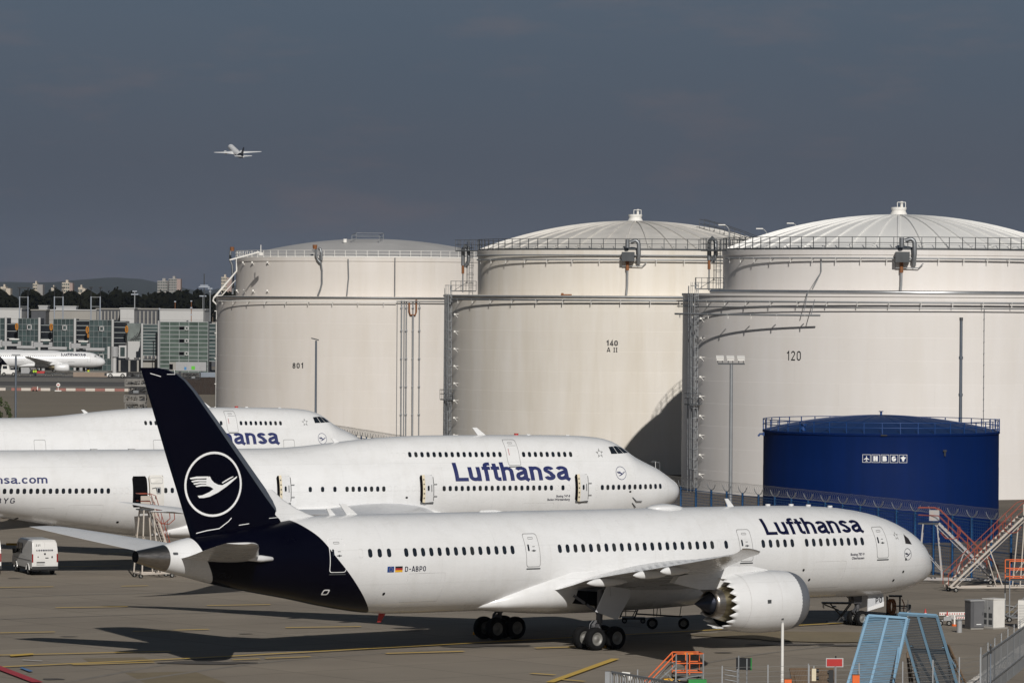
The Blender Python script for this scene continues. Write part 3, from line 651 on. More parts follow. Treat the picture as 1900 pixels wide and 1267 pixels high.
def build_787():
    H = H787; st0 = 30.0
    A = thing('airliner', 'white twin-engined jet in front with dark blue tail fin and crane emblem', 'airplane', (POSE787[0], POSE787[1], 5*TILT)); A.rotation_euler = (0, TILT, R(POSE787[2]))
    gz = lambda st, z: z-(st-25)*TILT
    bf = Curve([(2.2,45.9),(2.75,46.75),(3.61,47.75),(4.66,48.8),(5.87,49.92),(6.95,50.75),(7.5,51.35),(7.86,51.75)])
    br = Curve([(4.3,57.15),(4.74,57.48),(5.54,58.0),(6.45,58.42),(7.05,58.62)])
    fb, rb = on_curve(H, bf), on_curve(H, br)
    cst = [0,.03,.08,.16,.3,.5,.79,1.2,1.78,2.3,2.76,3.5,4.22,5,5.67,6.8,8.06,9.2,10.4,12,14,17,20,23,26,29,32,35,38,41,43,44.5]
    fus = loft(H, [(lambda a, s=s: s) for s in cst]+[(lambda a, t=t: lerp(44.5, fb(a), t)) for t in (.2,.4,.6,.8,1.0)], 72, 'fuselage', MT['white'], A)
    loft(H, [(lambda a, t=t/12: lerp(fb(a), rb(a), t)) for t in range(13)], 72, 'tail_section', MT['navy'], A, )
    loft(H, [(lambda a, t=t/5: lerp(rb(a), 60.32, t)) for t in range(6)], 72, 'tail_cone', MT['white'], A)
    ex = loft(H, [(lambda a, s=s: s) for s in (60.32,60.8,61.3,61.8,62.2)], 48, 'exhaust', MT['steel'], A)
    b = MB(); rr = H.ring(62.18, 32); c = (-(62.0-st0), 0, (H.top(62.2)+H.bot(62.2))/2); b.rows([rr, [(p[0]+.6, p[1]*.75, c[2]+(p[2]-c[2])*.75) for p in rr]], wrap=True, cap=True); b.build('exhaust_opening', MT['black'], ex)
    # cabin windows
    wz = lambda st: lerp(5.80, 5.955, (st-8)/40)
    sts = [47.55,46.9,46.25]+[45.03-.6125*i for i in range(14)]+[33.41-.612*i for i in range(21)]+[20.01]+[16.9-.615*i for i in range(5)]+[13.2-.6075*i for i in range(9)]
    for sd in (1, -1):
        for st in sts:
            b = MB(); o = rrect(.285,.50,.14); n = len(o)
            b.add([H.P(st, wz(st), .016, sd)]+[H.P(st-u, wz(st)+v, .012, sd) for u, v in o], [(0, 1+i, 1+(i+1) % n) for i in range(n)])
            b.build('window', MT[random.choice(GLASS)], A)
    for st in (48.2, 20.6): skin_ring(H, st, wz(st), rrect(.31,.53,.15), rrect(.27,.49,.13), .01).build('plugged_window', MT['soft_line'], A)
    for st, z, ln, lb in ((6.56,5.68,MT['grey_line'],None),(18.36,5.76,MT['grey_line'],None),(35.52,5.85,MT['grey_line'],None),(49.72,5.86,MT['white_line'],'rear door half navy, half white')):
        door_part(H, A, st, z, 1.10, 1.98, ln, lb)
    for st, z, w_, h_ in ((43.55,3.85,2.75,1.75),(11.15,3.75,2.75,1.75)):
        o = dens(rrect(w_,h_,.1)); skin_ring(H, st, z, o, [(u*.985, v*.978) for u, v in o], .008).build('cargo_door', MT['soft_line'], A)
    # cockpit glazing
    for sd in (1, -1):
        for pl in ([(3.97,6.12),(4.10,5.80),(4.17,5.55),(3.47,5.47),(3.62,5.85)],):
            b = MB(); b.add([H.P(s_, z_, .015, sd) for s_, z_ in pl], [tuple(range(len(pl)))]); b.build('cockpit_window', MT['cockpit'], A)
    # lettering and marks
    stroke_letters('title_lettering', 'Lufthansa', skin_map(H, 16.46, 8.0, 6.36, 7.34, .05), MT['navy_print'], A, .165)
    stroke_letters('registration', 'D-ABPO', skin_map(H, 45.18, 43.65, 4.83, 5.13), MT['navy_print'], A, .15, .07)
    f = skin_map(H, 9.46, 8.25, 4.92, 5.08); letters('type_lettering', 'Boeing 787-9', lambda u, v: f(u, v), MT['navy_print'], A, .02, 4, ytop=.72)
    f2 = skin_map(H, 9.34, 8.25, 4.68, 4.84); letters('type_lettering', 'Oberhausen', lambda u, v: f2(u, v), MT['navy_print'], A, .02, 4, ytop=.72)
    fl = skin_patch(H, 46.18, 4.985, rrect(.46,.34,.01), .012).build('european_flag', MT['flag_blue'], A)
    b = MB()
    for i in range(12): skin_patch(H, 46.18+.11*math.cos(R(30*i)), 4.985+.11*math.sin(R(30*i)), [(.018,0),(0,.018),(-.018,0),(0,-.018)], .016, b)
    b.build('flag_stars', MT['mark_yellow'], fl)
    b = MB()
    for i, m_ in enumerate((2,1,0)): skin_patch(H, 45.61, 4.985+(i-1)*.113, [(.26,.056),(-.26,.056),(-.26,-.056),(.26,-.056)], .012, b, m_)
    b.build('german_flag', [MT['black_print'], MT['red'], MT['yellow']], A)
    b = MB()
    for st, z in ((46.29,3.54),(13.38,4.1),(4.31,4.55),(4.38,3.75),(12.6,3.45),(5.0,3.2)): skin_patch(H, st, z, rrect(.17,.17,.08), .014, b)
    b.build('vent_port', MT['black'], A)
    skin_ring(H, 50.08, 3.71, rrect(.42,.34,.1), rrect(.26,.2,.06), .014).build('drain_mast_plate', MT['white_line'], A)
    skin_patch(H, 60.0, 6.12, rrect(.3,.14,.05), .02).build('tail_light', MT['dark_steel'], A)
    alliance_star(lambda u, v, o: H.P(4.93-.26*u, 6.05+.30*v, .014), MT['grey_line'], A)
    emblem('nose_emblem', lambda u, v, o: H.P(4.10-.38*u, 4.87+.38*v, o*.6), MT['navy_print'], A)
    # fin
    b = MB(); zs = [(6.9,50.85,58.42),(7.81,51.5,58.75),(9.24,52.85,59.28),(11.44,54.77,60.13),(13.62,56.68,60.93),(15.3,58.2,61.55),(15.9,58.85,61.76),(16.25,59.4,61.9),(16.5,60.1,62.0),(16.62,60.85,62.05)]
    zf = lambda z: (np.interp(z, [q[0] for q in zs], [q[1] for q in zs]), np.interp(z, [q[0] for q in zs], [q[2] for q in zs]))
    def fin_half(st, z):
        le, te = zf(z); c = te-le; x = min(1, max(.0, (st-le)/c)); return .095*c*5*(.2969*math.sqrt(x)-.126*x-.3516*x*x+.2843*x**3-.1036*x**4)
    def finrows(xs, off=0.0):
        rows = []
        for z, le, te in zs:
            up, lo = [], []
            for x in xs:
                st = le+x*(te-le); h = .095*(te-le)*5*(.2969*math.sqrt(x)-.126*x-.3516*x*x+.2843*x**3-.1036*x**4)+off
                up.append((-(st-off-st0) if x == 0 else -(st-st0), h if x > 0 else 0.0, z)); lo.append((-(st-st0), -h, z))
            rows.append(up[::-1]+lo[1 if xs[0] == 0 else 0:])
        return rows
    b.rows(finrows([.085,.12,.17,.26,.36,.48,.6,.72,.84,.93,1.0]), wrap=True, cap=True); fin = b.build('tail_fin', MT['navy'], A)
    b = MB(); b.rows(finrows([0,.006,.016,.032,.056,.09], .006)); b.build('leading_edge', MT['bright_metal'], fin)
    b = MB(); b.rows([r[:2] for r in finrows([.09,.108], .012)]); b.build('white_stripe', MT['white_line'], fin)
    emblem('tail_emblem', lambda u, v, o: (lambda st, z: (-(st-st0), -(fin_half(st, z)+o), z))(57.05-1.92*u, 9.99+1.86*v), MT['white_line'], fin, .07)
    def hairline(pts, wd=.05):
        bb = MB(); pr, _ = strip(pts, wd); n = len(pr)
        bb.add([(-(p[0]-st0), -(fin_half(p[0], p[1])+.02), p[1]) for a, c in pr for p in (a, c)], [(2*i, 2*i+1, 2*i+3, 2*i+2) for i in range(n-1)]); bb.build('rudder_seam', MT['white_line'], fin)
    hairline([(58.1,7.2),(57.4,7.35),(56.6,7.45),(56.0,7.85),(55.8,8.05)], .05); hairline([(55.3,7.62),(54.6,7.70)], .04); hairline([(53.2,7.98),(52.45,8.02),(52.42,8.7),(52.42,9.3)], .03); hairline([(60.3,16.25),(59.75,16.25),(59.72,16.5)], .03); hairline([(61.4,16.3),(60.7,16.12)], .04)
    b = MB(); rows = []
    for z, le, te, t in ((7.3,48.4,53.6,.42),(7.9,49.2,53.7,.36),(8.15,50.1,53.7,.30),(8.5,51.0,53.8,.25),(9.0,51.95,53.9,.19),(9.6,52.75,54.0,.12)):
        up = [(le+x*(te-le), t*math.sqrt(max(0, x*(1.9-.9*x)))) for x in (0,.05,.15,.3,.5,.7,.72)]
        rows.append([(-(s-st0), y, z) for s, y in up[::-1]]+[(-(s-st0), -y, z) for s, y in up[1:]])
    b.rows(rows); b.build('dorsal_fillet', MT['white'], fin)
    # tailplane
    for sd in (1, -1):
        b = MB(); wing(b, [(.6,54.2,59.6,5.75,.10,-1),(2.0,55.1,60.0,5.95,.10,-1),(5.5,57.6,61.4,6.5,.095,-1),(8.8,60.0,62.6,7.02,.09,-1),(9.6,60.75,62.85,7.15,.085,-1),(9.9,61.3,62.95,7.2,.06,-1)], st0, sd, camber=-.008, aft=0)
        s_ = b.build('tailplane', MT['white'], A)
        b = MB(); b.tube([(-(53.7-st0), -sd*1.62, 5.72),(-(54.0-st0), -sd*1.75, 5.73),(-(54.9-st0), -sd*1.95, 5.78),(-(56.0-st0), -sd*2.0, 5.86),(-(57-st0), -sd*1.7, 5.9)], [.02,.13,.2,.16,.02], 10); b.build('root_fairing', MT['white'], s_)
    # belly fairing
    b = MB(); rows = []
    for st, w_, zb, zt in ((19.6,1.7,2.2,3.0),(20.6,2.4,2.05,3.6),(22,2.85,1.95,4.2),(24,3.12,1.88,4.7),(27,3.3,1.82,5.0),(30,3.34,1.8,5.1),(32.5,3.3,1.82,5.0),(34.0,3.08,1.9,4.55),(35.7,2.72,2.02,4.0),(37.0,2.3,2.12,3.45),(38.2,1.55,2.25,2.95),(39.0,.8,2.3,2.6)):
        c, h = (zb+zt)/2, (zt-zb)/2; n = 48
        pw = lambda q: math.copysign(abs(q)**.78, q)
        rows.append([(-(st-st0), -w_*pw(math.sin(2*math.pi*i/n)), c+h*pw(math.cos(2*math.pi*i/n))) for i in range(n)])
    b.rows(rows, wrap=True, cap=True); bfair = b.build('belly_fairing', MT['white'], A)
    # wings
    W = [(2.2,20.6,34.2,3.72,.13,1.3),(3.3,21.35,33.95,3.82,.125,1.2),(6.2,23.6,34.2,4.44,.115,1.0),(9.6,26.2,34.75,4.92,.105,.8),(14,29.8,36.1,5.42,.10,.6),(19,33.6,37.9,6.0,.10,.4),(24,37.2,39.75,6.62,.095,.2),(26.6,38.9,40.9,6.95,.09,0),(28,40.1,41.8,7.15,.085,0),(29.2,41.6,42.65,7.35,.08,0),(29.9,42.6,43.15,7.46,.07,0),(30.06,43.0,43.3,7.5,.06,0)]
    for sd in (1, -1):
        b = MB(); wing(b, W, st0, sd, 16, camber=.018, aft=.012); wg = b.build('wing', MT['white'], A)
        for lat, te, z, L_ in ((7.6,34.4,4.22,3.0),(13.2,35.75,5.02,2.6),(17.0,37.1,5.48,2.2)):
            b = MB(); b.rows([[(-(te+dx*L_-st0), -sd*lat+.21*q*math.cos(R(a)), z-.05-.10*max(0,dx)*L_*.3-.03*abs(dx)+.27*q*math.sin(R(a))) for a in range(0,360,30)] for dx, q in ((-.75,.05),(-.6,.55),(-.35,.9),(-.1,1),(.1,.8),(.22,.45),(.30,.04))], wrap=True, cap=True); b.build('flap_fairing', MT['white'], wg)
        engine(A, 20.8, 9.8, 2.855, 1.0, sd)
        b = MB(); out = [(22.6,4.45),(23.2,4.78),(24.4,5.02),(26.6,5.05),(30.2,4.55),(30.6,4.15),(28.6,3.72),(27.0,3.65),(25.4,3.9),(24.0,4.2)]
        b.prism([(-(s-st0), -sd*9.8-.22, z) for s, z in out], (0,.44,0)); b.build('pylon', MT['white'], wg)
    # main gear
    wm = wheel_mesh(.70, .52); wn_ = wheel_mesh(.50, .36)
    for sd in (1, -1):
        st, lat = 31.9, 4.75
        b = MB(); z0 = gz(st, 0)
        b.tube([(-(st-st0), -sd*lat, z0+.62),(-(st-st0), -sd*lat, z0+1.7)], .14, 12); b.tube([(-(st-st0), -sd*lat, z0+1.6),(-(st-st0), -sd*(lat+.1), z0+3.6)], .20, 12)
        b.tube([(-(st-.85-st0), -sd*lat, z0+.66),(-(st+.85-st0), -sd*lat, z0+.66)], .15, 10)
        for q in (-.78, .78): b.tube([(-(st+q-st0), -sd*lat-.62, z0+.67),(-(st+q-st0), -sd*lat+.62, z0+.67)], .1, 8)
        b.bar((-(st+.1-st0), -sd*lat, z0+1.5), (-(st+.55-st0), -sd*lat, z0+1.15), .3, .1); b.bar((-(st+.55-st0), -sd*lat, z0+1.15), (-(st+.15-st0), -sd*lat, z0+.75), .3, .1)
        b.bar((-(st-st0), -sd*(lat-.1), z0+2.0), (-(st-.9-st0), -sd*(lat-1.6), z0+3.2), .18); b.bar((-(st-st0), -sd*(lat-.1), z0+2.2), (-(st+1.2-st0), -sd*(lat-1.0), z0+3.2), .16)
        for k in range(5):
            y = -sd*lat+random.uniform(-.2,.2); x = -(st+random.uniform(.1,.35)-st0)
            b.tube([(x, y, z0+1.75),(x-.22, y+.05, z0+1.5),(x-.30, y, z0+1.2),(x-.12, y, z0+.95)], .035, 6)
        g = b.build('main_gear', MT['gear'], A)
        for q in (-.78, .78):
            for e in (-.58, .58): put_mesh(wm, 'wheel', g, (-(st+q-st0), -sd*lat+e, gz(st+q, .69)))
        b = MB(); pl = [(31.9,3.75),(30.2,3.55),(30.0,3.15),(31.05,1.72),(32.75,2.25)]
        b.prism([(-(s-st0), -sd*5.45, z) for s, z in pl], (0, sd*.07, 0)); b.build('gear_door', MT['gear_white'], g)
        b = MB(); b.prism([(-(s-st0), -sd*5.52, z) for s, z in ((31.7,3.75),(31.0,3.65),(31.05,3.1),(31.65,3.15))], (0, sd*.04, 0)); b.build('gear_door_plate', MT['gear_white'], g)
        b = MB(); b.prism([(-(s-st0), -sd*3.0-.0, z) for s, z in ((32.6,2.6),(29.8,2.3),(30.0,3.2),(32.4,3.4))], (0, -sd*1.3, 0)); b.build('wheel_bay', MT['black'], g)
    st = 6.05; z0 = gz(st, 0); b = MB()
    b.tube([(-(st-st0), 0, z0+.45),(-(st-st0), 0, z0+1.2)], .10, 10); b.tube([(-(st-st0), 0, z0+1.1),(-(st-st0), 0, z0+2.4)], .16, 10); b.tube([(-(st-st0), -.4, z0+.5),(-(st-st0), .4, z0+.5)], .08, 8)
    b.bar((-(st-st0), 0, z0+1.3), (-(st+1.4-st0), 0, z0+2.3), .14); b.bar((-(st+.1-st0), 0, z0+1.2), (-(st+.4-st0), 0, z0+.9), .2, .07); b.bar((-(st+.4-st0), 0, z0+.9), (-(st+.1-st0), 0, z0+.6), .2, .07); b.box((-(st+.2-st0), 0, z0+1.75), (.7,.5,.6))
    g = b.build('nose_gear', MT['gear'], A)
    for e in (-.36, .36): put_mesh(wn_, 'wheel', g, (-(st-st0), e, gz(st, .5)))
    for sd in (1, -1):
        b = MB(); b.prism([(-(s-st0), -sd*.62, z) for s, z in ((5.7,2.2),(4.35,2.25),(4.28,1.40),(5.74,1.12))], (0, sd*.05, 0)); d = b.build('nose_gear_door', MT['gear_white'], A)
        b = MB(); b.prism([(-(s-st0), -sd*.63, z) for s, z in ((5.72,1.36),(4.6,1.62),(4.30,1.72),(4.30,1.42),(5.72,1.14))], (0, -sd*.008, 0)); b.build('door_stripe', MT['white_line'], d)
        if sd == 1: stroke_letters('door_lettering', 'PO', lambda u, v, o=0: (-(lerp(5.05,4.45,u)-st0), -.64-o*.3, lerp(1.62,1.98,v)+.05*u), MT['black_print'], d, .16, .08)
    # aerials and the satcom dome on the crown
    def blade(st, h, l, lean, z=None): 
        b = MB(); z = H.top(st)-.03 if z is None else z; b.prism([(-(st-st0), -.03, z),(-(st-l-st0), -.03, z),(-(st+lean-l*.55-st0), -.03, z+h),(-(st+lean-st0), -.03, z+h)], (0,.06,0)); b.build('aerial', MT['white'], A)
    blade(48.6,.42,.45,.25); blade(47.35,.66,.8,.55); blade(17.4,.52,.5,.3); blade(37.5,.12,2.0,-.2)
    b = MB(); b.rows([[(-(st_-st0), w_*math.cos(R(a)), 8.0+h_*max(-.2, math.sin(R(a)))) for a in range(-20,201,20)] for st_, w_, h_ in ((21.2,.02,.02),(21.5,.45,.14),(22,.7,.25),(22.7,.78,.32),(23.4,.7,.28),(23.9,.4,.16),(24.1,.02,.02))]); b.build('satcom_dome', MT['white'], A)
    b = MB(); b.prism([(-(44.9-st0), -.02, 2.2),(-(44.4-st0), -.02, 2.2),(-(44.75-st0), -.02, 1.7),(-(45.0-st0), -.02, 1.7)], (0,.04,0)); b.build('drain_mast', MT['red'], A)
    b = MB()
    for st_, z_ in ((10.5,7.96),(8.6,7.86),(12,8.02),(14,8.05)): b.cyl((-(st_-st0), 0, z_), .16, .1, 10)
    b.build('beacon', MT['white'], A)
    return A
MT['cockpit'] = material('cockpit_glass', (.028,.022,.020), .12, 0, .2, 2)
MT['flag_blue'] = material('flag_blue', (.01,.05,.22), .4, 0, .05, 2)
# ------------------------------------------------------------------ four-engined jets with the upper-deck hump
def build_747(name, label, pose, full=True):
    H = H747; st0 = 30.0
    A = thing(name, label, 'airplane', (pose[0], pose[1], 0), R(pose[2]), 'four-engined jets parked nose right beside the tanks')
    bf = Curve([(2.6,57.0),(5,59.0),(7,61.0),(9.4,64.0)])
    fb = on_curve(H, bf)
    cst = [0,.03,.08,.16,.3,.5,.74,1.1,1.5,1.94,2.5,3.14,3.6,4.1,4.6,5.05,5.5,6.01,6.6,7.19,8.2,9.3,10.5,12,14,17,20,22,24,26,27.5,29,30.5,32,33.5,35,37,40,43,46,48,50,52,54.5]
    loft(H, [(lambda a, s=s: s) for s in cst]+[(lambda a, t=t: lerp(54.5, fb(a), t)) for t in (.34,.67,1.0)], 96, 'fuselage', MT['white'], A)
    loft(H, [(lambda a, t=t/8: lerp(fb(a), 72.0, t)) for t in range(9)], 64, 'tail_section', MT['navy'], A)
    loft(H, [(lambda a, s=s: s) for s in (72,73,74,75,75.5)], 48, 'tail_cone', MT['white'], A, cap=True)
    o = rrect(.27,.40,.12); n = len(o); me = None
    wz = lambda st: lerp(6.17, 6.48, max(0, (st-8)/48))
    rows = [(wz, [8.12-.49*i for i in range(12)]+[11.55]+[21.67-.507*i for i in range(19)]+[29.76-.507*i for i in range(7)]+[30.76,31.77,32.78]+[43.91,44.43]+[48.96+.494*i for i in range(22)]) if full else (wz, []),
            (lambda st: lerp(8.74, 8.85, (st-10)/14), [24.10-.507*i for i in range(16)]+[14.47-.507*i for i in range(9)])]
    for zf_, sts in rows:
        for st in sts:
            z = zf_(st); b = MB(); b.add([H.P(st, z, .018)]+[H.P(st-u, z+v, .012) for u, v in o], [(0, 1+i, 1+(i+1) % n) for i in range(n)]); b.build('window', MT[random.choice(GLASS)], A)
    if full:
        for st in [22.7+.507*i for i in range(5)]+[12.05,11.05,8.62,2.25]+[26.2,25.7]+[48.45,47.95,47.5]: skin_ring(H, st, wz(st), rrect(.28,.42,.12), rrect(.25,.39,.11), .008).build('plugged_window', MT['soft_line'], A)
    for st in [24.6+.507*i for i in range(3)]+[9.85]: skin_ring(H, st, 8.8, rrect(.28,.42,.12), rrect(.25,.39,.11), .008).build('plugged_window', MT['soft_line'], A)
    # upper deck door
    d = door_part(H, A, 15.4, 8.93, 1.10, 1.98, MT['grey_line'], win=False, handle=False, rr=.14)
    skin_patch(H, 15.7, 8.98, rrect(.05,.5,.02), .012).build('door_handle', MT['mark_red'], d); skin_patch(H, 15.3, 9.45, rrect(.7,.03,.01), .012).build('door_hinge', MT['grey_line'], d)
    # main deck doors on this side
    for st, z, w_, h_ in ((9.9,6.17,1.06,1.98),(23.1,6.25,1.06,1.98),(34.9,6.34,1.06,1.98),(46.45,6.33,1.06,2.2)):
        op = dens(rrect(w_+.1, h_+.1, .16))
        if not full:
            skin_ring(H, st, z, op, [(u*.93, v*.96) for u, v in op], .012).build('door', MT['grey_line'], A); continue
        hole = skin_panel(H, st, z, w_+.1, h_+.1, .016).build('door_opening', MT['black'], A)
        zz = [z-h_/2+h_*i/6 for i in range(7)]
        if st < 40:
            # standing ajar: the aft edge swings out and shows its lining
            sa, sf = st+w_/2-.27, st-w_/2+.03
            outer = [[H.P(sa, q, .30) for q in zz], [H.P(lerp(sa,sf,.5), q, .20) for q in zz], [H.P(sf, q, .09) for q in zz]]
            b = MB(); b.rows(outer, smooth=True); dr = b.build('open_door', MT['white'], A)
            b = MB(); b.rows([[H.P(sa+.17, q, .20) for q in zz], [H.P(sa+.002, q, .30) for q in zz]]); b.build('door_edge', MT['cream'], dr)
            for q in zz[1:-1]:
                b = MB(); p = H.P(sa+.09, q, .27); b.box(p, (.07,.07,.09)); b.build('door_latch', MT['dark_steel'], dr)
            b = MB(); b.add([H.P(lerp(sa,sf,.35)-u, z+.05+v, .30) for u, v in rrect(.16,.34,.07)], [tuple(range(20))]); b.build('door_window', MT['glass'], dr)
            b = MB(); b.add([H.P(lerp(sa,sf,.75)-u, z+.05+v, .22) for u, v in rrect(.05,.5,.02)], [tuple(range(20))]); b.build('door_handle', MT['dark_steel'], dr)
            for q in (z+.35, z-.55):
                b = MB(); b.bar(H.P(sf, q, .08), H.P(sf-.32, q, .1), .05); b.build('door_hinge', MT['grey_line'], dr)
            b = MB(); b.bar(H.P(st+w_/2, z-h_/2-.06, .06), H.P(st-w_/2, z-h_/2-.06, .06), .14, .1); b.build('door_sill', MT['dark_steel'], dr)
        else:
            c = st-w_-.16
            q_ = dens(rrect(w_+.05, h_, .14)); b = skin_panel(H, c, z, w_+.05, h_, .34); dr = b.build('open_door', MT['cab_white'], A)
            b = MB(); b.add([H.P(c-u, z+v, .34) for u, v in q_]+[H.P(c-u, z+v, .16) for u, v in q_], [(i, (i+1) % len(q_), len(q_)+(i+1) % len(q_), len(q_)+i) for i in range(len(q_))]); b.build('door_edge', MT['cream'], dr)
            skin_patch(H, c, z+h_*.33, rrect(.92,.36,.1), .36, dome=.05).build('slide_pack', MT['cab_white'], dr)
            skin_ring(H, c, z+h_*.33, rrect(.98,.42,.12), rrect(.90,.34,.1), .35).build('slide_pack_trim', MT['grey_line'], dr)
            skin_patch(H, c-.12, z+.06, rrect(.36,.46,.06), .36).build('door_window_frame', MT['cab_grey'], dr); skin_patch(H, c-.12, z+.06, rrect(.18,.30,.06), .37).build('door_window', MT['glass'], dr)
            b = MB(); b.bar(H.P(c+.42, z+.2, .38), H.P(c+.1, z+.26, .38), .035); b.bar(H.P(c+.1, z+.26, .38), H.P(c+.02, z-.02, .38), .05); b.build('door_handle', MT['dark_steel'], dr)
            skin_patch(H, c+.12, z-.4, rrect(.1,.2,.03), .36).build('door_latch', MT['dark_steel'], dr)
    # cockpit panes
    for sd in (1, -1):
        for pl in ([(6.84,9.27),(6.78,8.73),(6.18,8.74),(6.40,9.30)], [(6.34,9.30),(6.12,8.74),(5.62,8.76),(5.98,9.32)], [(5.92,9.30),(5.56,8.76),(5.06,8.79),(5.45,9.18)]):
            b = MB(); b.add([H.P(s_, z_, .02, sd) for s_, z_ in pl], [(0,1,2,3)]); b.build('cockpit_window', MT['glass'], A)
    stroke_letters('title_lettering', 'Lufthansa', skin_map(H, 20.66, 10.93, 6.79, 8.20, .08), MT['navy_print2'], A, .18)
    alliance_star(lambda u, v, o: H.P(7.84-.36*u, 8.80+.40*v, .014), MT['grey_line'], A)
    emblem('nose_emblem', lambda u, v, o: H.P(6.36-.46*u, 7.26+.52*v, o*.6), MT['navy_print2'], A)
    if full:
        stroke_letters('web_lettering', 'lufthansa.com'.replace('l', 'L', 1), skin_map(H, 60.6, 53.62, 7.04, 7.62), MT['navy_print2'], A, .16)
        stroke_letters('registration', 'D-ABYG', skin_map(H, 58.75, 55.98, 5.58, 5.98), MT['navy_print'], A, .13, .16)
        f = skin_map(H, 12.1, 10.92, 5.46, 5.64); letters('type_lettering', 'Boeing 747-8', lambda u, v: f(u, v), MT['navy_print'], A, .02, 4, ytop=.72)
        f2 = skin_map(H, 12.85, 10.92, 5.20, 5.38); letters('type_lettering', 'Baden-Württemberg', lambda u, v: f2(u, v), MT['navy_print'], A, .02, 4, ytop=.72)
        for st, z, w_, h_ in ((50.6,4.6,2.7,1.6),(53.5,4.55,1.2,1.3),(13.6,4.2,2.7,1.7)):
            q_ = dens(rrect(w_, h_, .1)); skin_ring(H, st, z, q_, [(u*.985, v*.975) for u, v in q_], .008).build('cargo_door', MT['soft_line'], A)
        b = MB()
        for st, z in ((47.9,4.05),(55.3,4.35),(24.8,5.6),(5.6,5.8)): skin_patch(H, st, z, rrect(.2,.14,.06), .014, b)
        b.build('vent_port', MT['black'], A)
        b = MB(); b.bar(H.P(5.35,5.35,.03), H.P(5.0,5.08,.12), .06); b.bar(H.P(5.0,5.08,.12), H.P(4.5,5.08,.12), .05); b.bar(H.P(5.3,4.9,.03), H.P(4.95,4.6,.12), .06); b.build('air_probe', MT['dark_steel'], A)
        b = MB(); rr_ = H.ring(1.88, 96); b.rows([[H.P(1.90, z_, .006) for z_ in np.linspace(4.2, 8.0, 24)], [H.P(1.86, z_, .006) for z_ in np.linspace(4.2, 8.0, 24)]]); b.build('radome_seam', MT['soft_line'], A)
    def blade(st, h, l, lean):
        b = MB(); z = H.top(st)-.04; b.prism([(-(st-st0), -.04, z),(-(st-l-st0), -.04, z),(-(st+lean-l*.55-st0), -.04, z+h),(-(st+lean-st0), -.04, z+h)], (0,.08,0)); b.build('aerial', MT['white'], A)
    blade(17.4,.62,.7,.5); blade(29.5,.35,.5,.3); blade(40.5,.35,.8,.3); blade(13.2,.1,.4,0); blade(9.8,.08,.4,0)
    b = MB(); b.cyl((-(14.1-st0), 0, 10.18), .18, .16, 10); b.build('beacon', MT['red'], A)
    b = MB(); b.box((-(46-st0), 0, 9.37), (.5,.3,.1)); b.box((-(49-st0), 0, 9.38), (.5,.3,.1)); b.build('crown_fitting', MT['grey_line'], A)
    # wing-body fairing, wings, engines, tail, gear
    b = MB(); rws = []
    for st, w_, zb, zt in ((18.5,1.9,2.7,3.8),(20,2.7,2.5,4.4),(22.5,3.35,2.4,5.1),(26,3.55,2.35,5.5),(31,3.6,2.3,5.6),(36,3.55,2.35,5.4),(39.5,3.2,2.45,4.9),(42,2.6,2.6,4.3),(43.6,2.0,2.75,3.7),(44.8,1.2,2.8,3.2)):
        c, h = (zb+zt)/2, (zt-zb)/2; n_ = 48; pw = lambda q: math.copysign(abs(q)**.75, q)
        rws.append([(-(st-st0), -w_*pw(math.sin(2*math.pi*i/n_)), c+h*pw(math.cos(2*math.pi*i/n_))) for i in range(n_)])
    b.rows(rws, wrap=True, cap=True); b.build('belly_fairing', MT['white'], A)
    W = [(2.6,21.8,38.2,3.85,.135,2.2),(3.6,22.6,38.0,3.95,.13,2.0),(7.5,26.0,38.8,4.3,.115,1.6),(12,29.9,40.4,4.65,.10,1.2),(18,35.2,43.8,5.1,.09,.8),(24,40.6,47.6,5.55,.085,.2),(29,45.6,50.8,5.95,.08,-.2),(31.5,48.6,52.8,6.15,.08,-.4),(33.3,52.4,55.2,6.35,.07,-.4),(34.2,55.6,57.0,6.5,.06,-.4)]
    for sd in (1, -1):
        b = MB(); wing(b, W, st0, sd, 14, camber=.018, aft=.012); wg = b.build('wing', MT['belly_white'], A)
        for lat, te, z in ((8,38.9,4.0),(15,41.6,4.85),(21,45.0,5.7)):
            b = MB(); b.rows([[(-(te+dx*4-st0), -sd*lat+.3*q*math.cos(R(a)), z-.15-.1*abs(dx)+.4*q*math.sin(R(a))) for a in range(0,360,36)] for dx, q in ((-.7,.05),(-.5,.7),(-.2,1),(.1,.8),(.3,.05))], wrap=True, cap=True); b.build('flap_fairing', MT['white'], wg)
        for lat, st_in, zc in ((11.8,24.9,2.75),(20.9,33.3,3.45)):
            na = engine(A, st_in, lat, zc, .80, sd)
            b = MB(); b.prism([(-(st_in+s-st0), -sd*lat-.2, zc+z) for s, z in ((1.9,1.3),(3.0,1.75),(7.5,2.2),(9.0,1.9),(7.0,.9),(4.5,.9))], (0,.4,0)); b.build('pylon', MT['white'], wg)
        b = MB(); wing(b, [(.6,63.0,71.0,7.6,.10,0),(4,66.0,72.2,8.1,.09,0),(11,72.4,75.0,9.2,.085,0)], st0, sd, 10, camber=0, aft=0); b.build('tailplane', MT['white'], A)
        for st, lat in ((33.2,5.5),(36.6,1.9)):
            b = MB(); b.tube([(-(st-st0), -sd*lat, .65),(-(st-st0), -sd*lat, 3.6)], .2, 10); b.tube([(-(st-.75-st0), -sd*lat, .62),(-(st+.75-st0), -sd*lat, .62)], .14, 8); g = b.build('main_gear', MT['gear'], A)
            for q in (-.74,.74):
                for e in (-.56,.56): put_mesh(WHEEL7, 'wheel', g, (-(st+q-st0), -sd*lat+e, .62))
